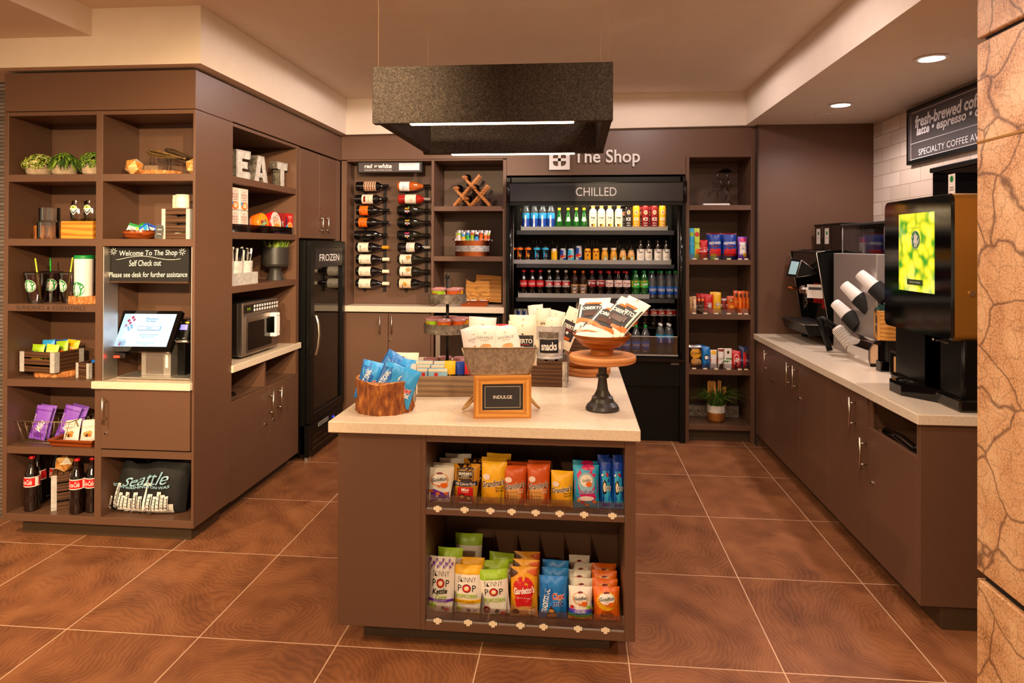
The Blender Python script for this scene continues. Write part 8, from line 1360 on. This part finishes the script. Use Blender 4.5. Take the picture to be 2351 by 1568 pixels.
MB().box((-.16, -.30, 0), (.16, .24, .16), 'smoke', .004).build('hopper_body', q); MB().box((-.17, -.31, .16), (.17, .25, .185), 'black', .004).build('lid', q); b = MB().box((-.15, -.29, .004), (.15, .23, .06), 'choc').box((-.13, -.2, .06), (.13, .15, .085), 'choc'); b.build('coffee_beans', q); b = MB(); deco(b, [('r', 0, .5, .12, .7, 'paper'), ('e', 0, .7, .03, .1, 'green'), ('r', 0, .45, .07, .03, 'grey_print'), ('r', 0, .38, .07, .03, 'grey_print')], lambda x, z, o: (-.161-o, .06-x, z), .5, .16); b.build('label', q)
# espresso machine further back
em = thing('espresso_machine', 'angular black espresso machine with small tilted screen at the back of the counter', 'coffee machine', (1.75, 5.29, .915))
yN, yF = 5.03-5.29, 5.62-5.29; x = lambda u, v, Y: P(u, v, Y=Y)-em.location
a0 = x(1872, 580, 5.05); a1 = x(1900, 745, 5.05); b = MB()
prof = [(a0.x, a0.z), (a1.x, a1.z), (a1.x+.06, a1.z-.02), (a1.x+.06, .06), (.62, .06), (.62, a0.z+.02), (a0.x+.10, a0.z+.02)]
vs = [(px_, yN, pz_) for px_, pz_ in prof]+[(px_, yN+.012, pz_) for px_, pz_ in prof]; n = len(prof)
b.add(vs, [tuple(range(n)), tuple(range(2*n-1, n-1, -1))]+[(i, n+i, n+(i+1) % n, (i+1) % n) for i in range(n)], 'black'); b.tube([(a0.x, yN-.001, a0.z), (a1.x, yN-.001, a1.z)], .003, 'nickel', 6).tube([(a0.x, yN-.001, a0.z), (a0.x+.1, yN-.001, a0.z+.02)], .002, 'nickel', 6); b.build('near_side_panel', em)
b = MB(); b.add([(px_, yF, pz_) for px_, pz_ in prof]+[(px_, yF-.012, pz_) for px_, pz_ in prof], [tuple(range(n)), tuple(range(2*n-1, n-1, -1))]+[(i, n+i, n+(i+1) % n, (i+1) % n) for i in range(n)], 'black'); b.tube([(a0.x, yF, a0.z), (a1.x, yF, a1.z)], .003, 'nickel', 6); b.build('far_side_panel', em)
MB().box((a0.x+.14, yN+.012, .06), (.60, yF-.012, a0.z), 'black_gloss', .004).box((a0.x+.01, yN+.012, a0.z-.13), (a0.x+.14, yF-.012, a0.z-.0), 'black_gloss', .003).box((a0.x, yN, a0.z), (.6, yF, a0.z+.012), 'dark_steel', .002).build('body', em)
s0, s1_, s2_, s3_ = x(1816, 594, 5.30), x(1840, 597, 5.14), x(1829, 637, 5.14), x(1805, 634, 5.30); fn2, _ = quadfn(s0, s1_, s2_, s3_); b = MB()
bk = [x(1868, 629, 5.10)+Vector((.05, .02, 0)), x(1868, 629, 5.10)+Vector((.05, .20, 0))]
b.add([s0, s1_, s2_, s3_, bk[0], bk[1]], [(0, 1, 2, 3)[::-1], (1, 4, 2), (0, 3, 5), (0, 5, 4, 1), (3, 2, 4, 5)], 'black'); b.tube([s1_, s2_], .002, 'nickel', 5).tube([s1_, bk[0]], .0015, 'nickel', 5).tube([s2_, bk[0]], .0015, 'nickel', 5)
b.add([s0*.88+s2_*.12+Vector((-.002, -.003, 0)), s1_*.88+s3_*.12+Vector((-.002, -.003, 0)), s2_*.85+s0*.15+Vector((-.002, -.003, 0)), s3_*.85+s1_*.15+Vector((-.002, -.003, 0))], [(0, 1, 2, 3)], 'espr_screen'); b.build('tilted_display', em)
c0 = x(1852, 664, 5.28); MB().lathe([(0, -.03), (.05, -.03), (.055, 0), (.05, .018), (.03, .03), (0, .032)], 'chrome', 20).build('brew_head', em, c0); MB().tube([c0+Vector((0, 0, -.03)), c0+Vector((.004, 0, -.15))], .024, 'smoke', 12).build('spout_cover', em)
MB().tube([c0+Vector((-.05, .05, .0)), c0+Vector((-.12, .06, .01))], .009, 'copper', 8).build('portafilter_handle', em)
t0, t1, t2_, t3 = x(1794, 726, 5.56), x(1855, 751, 5.05), x(1895, 745, 5.03), x(1830, 722, 5.60); b = MB()
trn = [(a1.x-.16, yN+.02), (a1.x-.16, yF-.02), (a1.x+.06, yF), (a1.x+.06, yN)]; zt_ = a1.z-.005
b.add([(xx, yy, zt_) for xx, yy in trn]+[(xx+(.03 if i < 2 else 0), yy, zt_-.075) for i, (xx, yy) in enumerate(trn)], [(3, 2, 1, 0)[::-1], (0, 1, 5, 4), (3, 0, 4, 7), (1, 2, 6, 5), (4, 5, 6, 7)], 'black', False); b.box((trn[0][0]+.01, yN+.04, zt_+.001), (a1.x+.04, yF-.04, zt_+.004), 'dark_grey'); b.tube([(trn[0][0], yN+.02, zt_), (trn[0][0], yF-.02, zt_)], .002, 'nickel', 5).tube([(trn[0][0], yN+.02, zt_), (trn[3][0], trn[3][1], zt_)], .002, 'nickel', 5); b.build('drip_tray', em)
b = MB()
for xx, yy in ((a1.x+.01, yN+.05), (.5, yN+.05), (a1.x+.01, yF-.05), (.5, yF-.05)): b.lathe([(0, 0), (.022, 0), (.018, .065), (0, .065)], 'black', 12, c=(xx, yy))
b.build('feet', em)
for k, (u0, v0, u1, v1, lb) in enumerate(((1836, 655, 1852, 682, 'red coffee pouch behind the brew head in the espresso machine'), (1855, 652, 1888, 690, 'red coffee pouch behind the white note in the espresso machine'))):
    q2 = P((u0+u1)/2, v1, Y=5.3); bag_mb(.13, .15, .02, 'red', [], [('t', 'java', 0, .5, .6, .2, 'yellow', .3, .2, .03), ('e', .1, .3, .2, .1, 'orange')], k).thing('coffee_pouch', lb, 'coffee', (1.75+a0.x+.128, 5.36-.19*k, q2.z-.05), (-.02, 0, -1.3))
MB().box((-.055, -.001, 0), (.055, .001, .10), 'paper').add(*[[(-.045+.09*i, -.0016, .06+.0*i) for i in (0, 1)]+[(.045, -.0016, .08), (-.045, -.0016, .08)], [(0, 1, 2, 3)]], 'dark_grey').thing('paper_note', 'small white paper note taped inside the espresso machine', 'note', tuple(P(1871, 672, Y=5.16)-Vector((0, 0, .04))), (0, 0, -.6))
q = thing('bean_hopper', 'clear bean hopper boxes with white labels on top of the espresso machine', 'hopper', (1.75+.30, 5.36, .915+a0.z+.0125)); hz = P(1880, 517, Y=5.3).z-q.location.z
for k in range(3): MB().box((-.16+.0, -.27+k*.18, 0), (.14, -.10+k*.18, hz), 'smoke', .003).build('hopper_box', q)
b = MB()
for k in (1, 2): deco(b, [('r', 0, .58, .5, .62, 'paper'), ('e', 0, .70, .10, .08, 'green'), ('r', 0, .5, .3, .02, 'grey_print')], lambda xx, z, o, k=k: (-.161-o, -.185+k*.18-xx, z), .17, hz)
b.build('labels', q); MB().box((-.165, -.275, hz), (.145, .265, hz+.012), 'black').build('lid', q)
# refrigerated milk unit: brushed steel box
sx0 = P(1914, 700, Y=5.0); q = thing('steel_milk_fridge', 'brushed steel box unit with clear top guard behind the cup towers', 'appliance', (2.10, 4.68, .915)); zt1 = P(1914, 581, Y=4.97).z-.915
xL = P(1913.5, 700, Y=4.97).x-2.10; MB().box((xL, -.40, .0), (.25, .29, zt1), 'brushed_steel', .004).build('cabinet', q); zt2 = P(1925, 515, Y=4.97).z-.915
MB().box((xL+.06, -.38, zt1+.001), (.24, .28, zt2-.015), 'acrylic', .002).build('guard', q); MB().box((xL+.05, -.40, zt2-.015), (.25, .30, zt2), 'dark_grey', .002).build('guard_top', q); MB().tube([(xL+.06, .285, zt1), (xL+.06, .285, zt2-.015)], .005, 'aluminium', 6).tube([(xL+.2, .285, zt1), (xL+.2, .285, zt2-.015)], .004, 'aluminium', 6).build('guard_frame', q)
# cup dispenser towers
cupR = .044
cd_ = thing('cup_tower', 'black stepped cup and lid holder leaning towards the aisle', 'cup holder', (1.80, 4.62, .915))
b = MB().box((.09, -.40, 0), (.22, .16, .30), 'black_matte', .006).box((.16, -.40, .30), (.24, -.06, .46), 'black_matte', .006); b.tube([(-.10, .14, .01), (-.155, .16, .20), (-.165, .165, .22), (-.14, .165, .225), (.10, .10, .03)], .02, 'black', 8); b.build('frame', cd_)
def cupstack(label, ut, vt, ub, vb, Yt, Yb, n=5, rad=cupR, m='white'):
    a, c = P(ut, vt, Y=Yt), P(ub, vb, Y=Yb); d = (c-a); L_ = d.length; q = thing('paper_cup_stack', label, 'cup stack', tuple(a), tuple(d.to_track_quat('Z', 'Y').to_euler()), 'paper cup stacks')
    MB().lathe([(0, .002), (rad*.70, .002), (rad*.72, -.002), (rad*.76, 0), (rad, .12), (rad*1.05, .124), (rad*1.05, .129), (0, .129)], m, 28).build('cup', q)
    b = MB(); fn_ = cyl(lambda z: rad*.76+rad*.24*z/.12+.0008); deco(b, [('t', 'ooccilp', .0, .45, .5, .14, 'tan', 1.57), ('r', .22, .5, .02, .5, 'grey_print')], lambda xx, z, o: (lambda p: (p[1]*-1 if False else p[0], p[1], p[2]))(fn_(xx, z, o)), 2*rad, .12); b.build('cup_print', q, (0, 0, 0), (0, 0, CUPROT))
    for k in range(1, n): z0 = .13+.011*(k-1); MB().lathe([(rad*.98, z0), (rad*1.05, z0+.003), (rad*1.06, z0+.010), (0, z0+.010)], m, 28).build('cup_rim', q)
    MB().lathe([(rad*1.1, .135+.011*n-.06), (rad*1.15, .13+.011*n-.07), (rad*1.15, .13+.011*n+.03), (0, .13+.011*n+.03)], 'black_matte', 24).build('holder_tube', q); return q
CUPROT = 2.2
cupstack('paper cup stack lowest of the three leaning stacks', 1917, 696, 1955, 733, 4.69, 4.60); cupstack('paper cup stack in the middle of the three leaning stacks', 1938, 654, 1988, 700, 4.55, 4.46); cupstack('paper cup stack highest and rightmost of the three leaning stacks', 1974, 629, 2023, 672, 4.36, 4.27)
a, c = P(1924, 756, Y=4.60), P(1960, 800, Y=4.52); d = c-a; q = thing('lid_stack', 'tilted stack of translucent white cup lids in a black chute', 'lids', tuple(a), tuple(d.to_track_quat('Z', 'Y').to_euler())); b = MB()
for k in range(14): z0 = .009*k; b.lathe([(0, z0-.014 if k == 0 else z0), (.034, z0-.012 if k == 0 else z0), (.036, z0), (.042, z0+.002), (.042, z0+.006), (0, z0+.006)], 'white' if k % 2 else 'off_white', 24)
b.build('lids', q)
# COFFEE sign box
q = thing('coffee_box', 'wooden box with framed COFFEE panel and rope handle above the napkin holder', 'box', (1.775, 4.235, 0), (0, 0, -PI/2-.28)); pb = P(1985, 777, Y=4.235).z; q.location.z = pb; wb = .17; hb = P(1985, 712, Y=4.21).z-pb
b = MB().box((-wb/2, .012, 0), (wb/2, .15, hb), 'honey_wood', .002); b.build('box_body', q); b = MB(); f_ = .03
b.prism([(-wb/2, 0), (wb/2, 0), (wb/2-f_, f_), (-wb/2+f_, f_)], 0, .012, 'honey_wood').prism([(-wb/2, hb), (wb/2, hb), (wb/2-f_, hb-f_), (-wb/2+f_, hb-f_)], 0, .012, 'honey_wood').prism([(-wb/2, 0), (-wb/2+f_, f_), (-wb/2+f_, hb-f_), (-wb/2, hb)], 0, .012, 'honey_wood_z').prism([(wb/2, 0), (wb/2-f_, f_), (wb/2-f_, hb-f_), (wb/2, hb)], 0, .012, 'honey_wood_z'); b.build('front_frame', q)
b = MB().box((-wb/2+f_, .004, f_), (wb/2-f_, .012, hb-f_), 'charcoal'); deco(b, [('r', 0, .9, .86, .012, 'cream'), ('r', 0, .1, .86, .012, 'cream'), ('r', -.43, .5, .012, .8, 'cream'), ('r', .43, .5, .012, .8, 'cream'), ('t', 'COFFEE', 0, .5, .5, .14, 'paper', 0, 0, .01)], flat(.004, 0, f_), wb-2*f_, hb-2*f_); b.build('sign_panel', q); MB().tube([(-.05, .075, hb), (-.03, .075, hb+.025), (0, .075, hb+.032), (.03, .075, hb+.025), (.05, .075, hb)], .005, 'rope', 8).build('rope_handle', q)
g_ = foliage(160, .075, .03, 0, .02, ['garland'], 9); o = g_.thing('garland', 'dark green garland filling the top of the wooden COFFEE box', 'garland', tuple(q.location+Vector((.06, -.02, hb+.001)))); o['kind'] = 'stuff'
b = MB(); rnd = random.Random(8)
for k in range(10): b.T = Matrix.Translation((rnd.uniform(-.03, .03), rnd.uniform(-.04, .04), rnd.uniform(.0, .02))) @ Euler((rnd.uniform(-.6, .6), rnd.uniform(-.6, .6), rnd.uniform(0, 3))).to_matrix().to_4x4(); b.box((-.028, -.01, -.002), (.028, .01, .002), ['pale_pink', 'paper', 'hot_pink', 'white'][k % 4])
b.T = None; o = b.thing('sweetener_packets', 'pink and white sweetener packets on the garland of the COFFEE box', 'packets', tuple(q.location+Vector((.07, -.085, hb+.03)))); o['kind'] = 'stuff'
MB().box((-.07, -.02, 0), (.07, .12, pb-.915-.001), 'black_matte', .003).thing('box_riser', 'plain black riser block under the COFFEE box', 'riser', (1.83, 4.235, .915), (0, 0, -PI/2))
# napkin holder
na, nb = P(1950, 822, Z=.915), P(1998, 842, Z=.915); q = thing('napkin_holder', 'clear curved napkin holder with tan napkins in front of the COFFEE box', 'napkin holder', ((na.x+nb.x)/2, (na.y+nb.y)/2, .915), (0, 0, -PI/2+.0)); wn = abs(nb.y-na.y); hn = P(1976, 772, Y=4.36).z-.915
pr2 = [(-.0, 0), (-.012, .04), (-.012, hn*.6), (.01, hn*.86), (.03, hn), (.034, hn), (.015, hn*.86), (-.006, hn*.6), (-.006, .04), (.004, 0)]
b = MB(); vs = [(-wn/2, y_, z_) for y_, z_ in pr2]+[(wn/2, y_, z_) for y_, z_ in pr2]; n = len(pr2); b.add(vs, [(i, (i+1) % n, n+(i+1) % n, n+i) for i in range(n)]+[tuple(range(n)), tuple(range(2*n-1, n-1, -1))], 'napkin_clear'); b.build('clear_front', q); MB().box((-wn/2, .06, 0), (wn/2, .075, hn*.9), 'black').box((-wn/2, 0, 0), (wn/2, .075, .012), 'black').build('black_back', q)
o = MB().box((-wn/2+.012, .006, .013), (wn/2-.012, .052, hn*.80), 'peach', .006).thing('napkin_stack', 'tan paper napkins inside the clear napkin holder', 'napkins', q.location, q.rotation_euler)
# small boxes, syrup bottle, cocoa box, sign
p_ = P(2024, 858, Z=.915); MB().box((-.03, -.02, 0), (.03, .03, .06), 'smoke', .002).thing('clear_holder', 'small clear holder between napkin holder and tan packet box', 'holder', (1.745, 4.06, .915), L90)
q = thing('packet_box', 'small black box of tan tea packets beside the coffee machine', 'box', (1.745, 3.93, .915), R90); MB().box((-.055, .0, .006), (.055, .10, .012), 'black').box((-.055, .09, .012), (.055, .10, .13), 'black').box((-.055, 0, .012), (-.05, .09, .13), 'black').box((.05, 0, .012), (.055, .09, .13), 'black').box((-.055, -.002, .12), (.055, .01, .13), 'black').build('box_frame', q)
b = MB(); [b.box((xx-.006, yy-.006, 0), (xx+.006, yy+.006, .006), 'black') for xx in (-.045, .045) for yy in (.01, .09)]; b.build('feet', q)
b = box_mb(.085, .06, .085, 'tan', [('e', .1, .5, .12, .12, 'tan'), ('r', .1, .62, .24, .03, 'black', -.5), ('e', .2, .4, .1, .1, 'black'), ('e', .2, .3, .12, .12, 'khaki')], 'tan'); b.thing('tea_packets', 'tan tea packets standing in the small black box', 'tea', (1.745+.045, 3.93, .9275), R90)
b_, c_, l_ = bottle_parts(.27, .036, 'tumbler', 'black', (.10, .62, 'mustard'), [('p', [(-.3, .88), (.3, .88), (0, .98)], 'black'), ('t', 'VANILLA', 0, .68, .8, .08, 'black', 0, 0, .03), ('r', 0, .45, .4, .02, 'brown')], 'water'); o = b_.thing('syrup_bottle', 'vanilla syrup bottle with yellow label and black pump beside the coffee machine', 'bottle', (1.88, 4.01, .915), R90); c_.build('cap', o); l_.build('label', o); MB().tube([(0, 0, .27), (0, 0, .30), (0, -.03, .315), (0, -.075, .285)], .009, 'black', 8).build('pump', o)
p0 = P(2085, 253, X=2.345); p1 = P(2089, 379, X=2.345); ys, zs0, zs1 = p0.y, p1.z, p0.z; L_ = 1.7; q = thing('coffee_menu_sign', 'framed grey fresh-brewed coffee sign high on the tiled wall', 'sign', (2.345, ys-L_/2, zs0), R90); hs = zs1-zs0
MB().box((-L_/2, -.012, 0), (L_/2, .02, hs), 'black', .002).build('frame', q); b = MB(); mpx = lambda u, v: ((ys-P(u, v, X=2.335).y)/L_-.5, (P(u, v, X=2.335).z-zs0)/hs)
fcx, fcz = mpx(2180, 250)
it = [('r', 0, .5, .965, .86, 'sign_grey'), ('r', .01, .895, .93, .008, 'white_print'), ('r', -.459, .46, .0018, .80, 'white_print'), ('r', 0, .355, .92, .008, 'white_print'), ('r', 0, .075, .92, .008, 'white_print')]
def tx(s, u0, v0, h_, frac, sh=.15, bo=.03):
    xa, za = mpx(u0, v0); return ('t', s, xa+frac/2, za, frac, h_, 'white_print', 0, sh, bo)
it += [tx('fresh-brewed coffee', 2103, 281, .21, .50), tx('latte • espresso • cappuccino', 2106, 305, .20, .66), tx('SPECIALTY COFFEE AVAILABLE', 2111, 350, .105, .56, 0, 0)]
deco(b, it, flat(-.0125), L_, hs, .0004); b.build('sign_face', q)
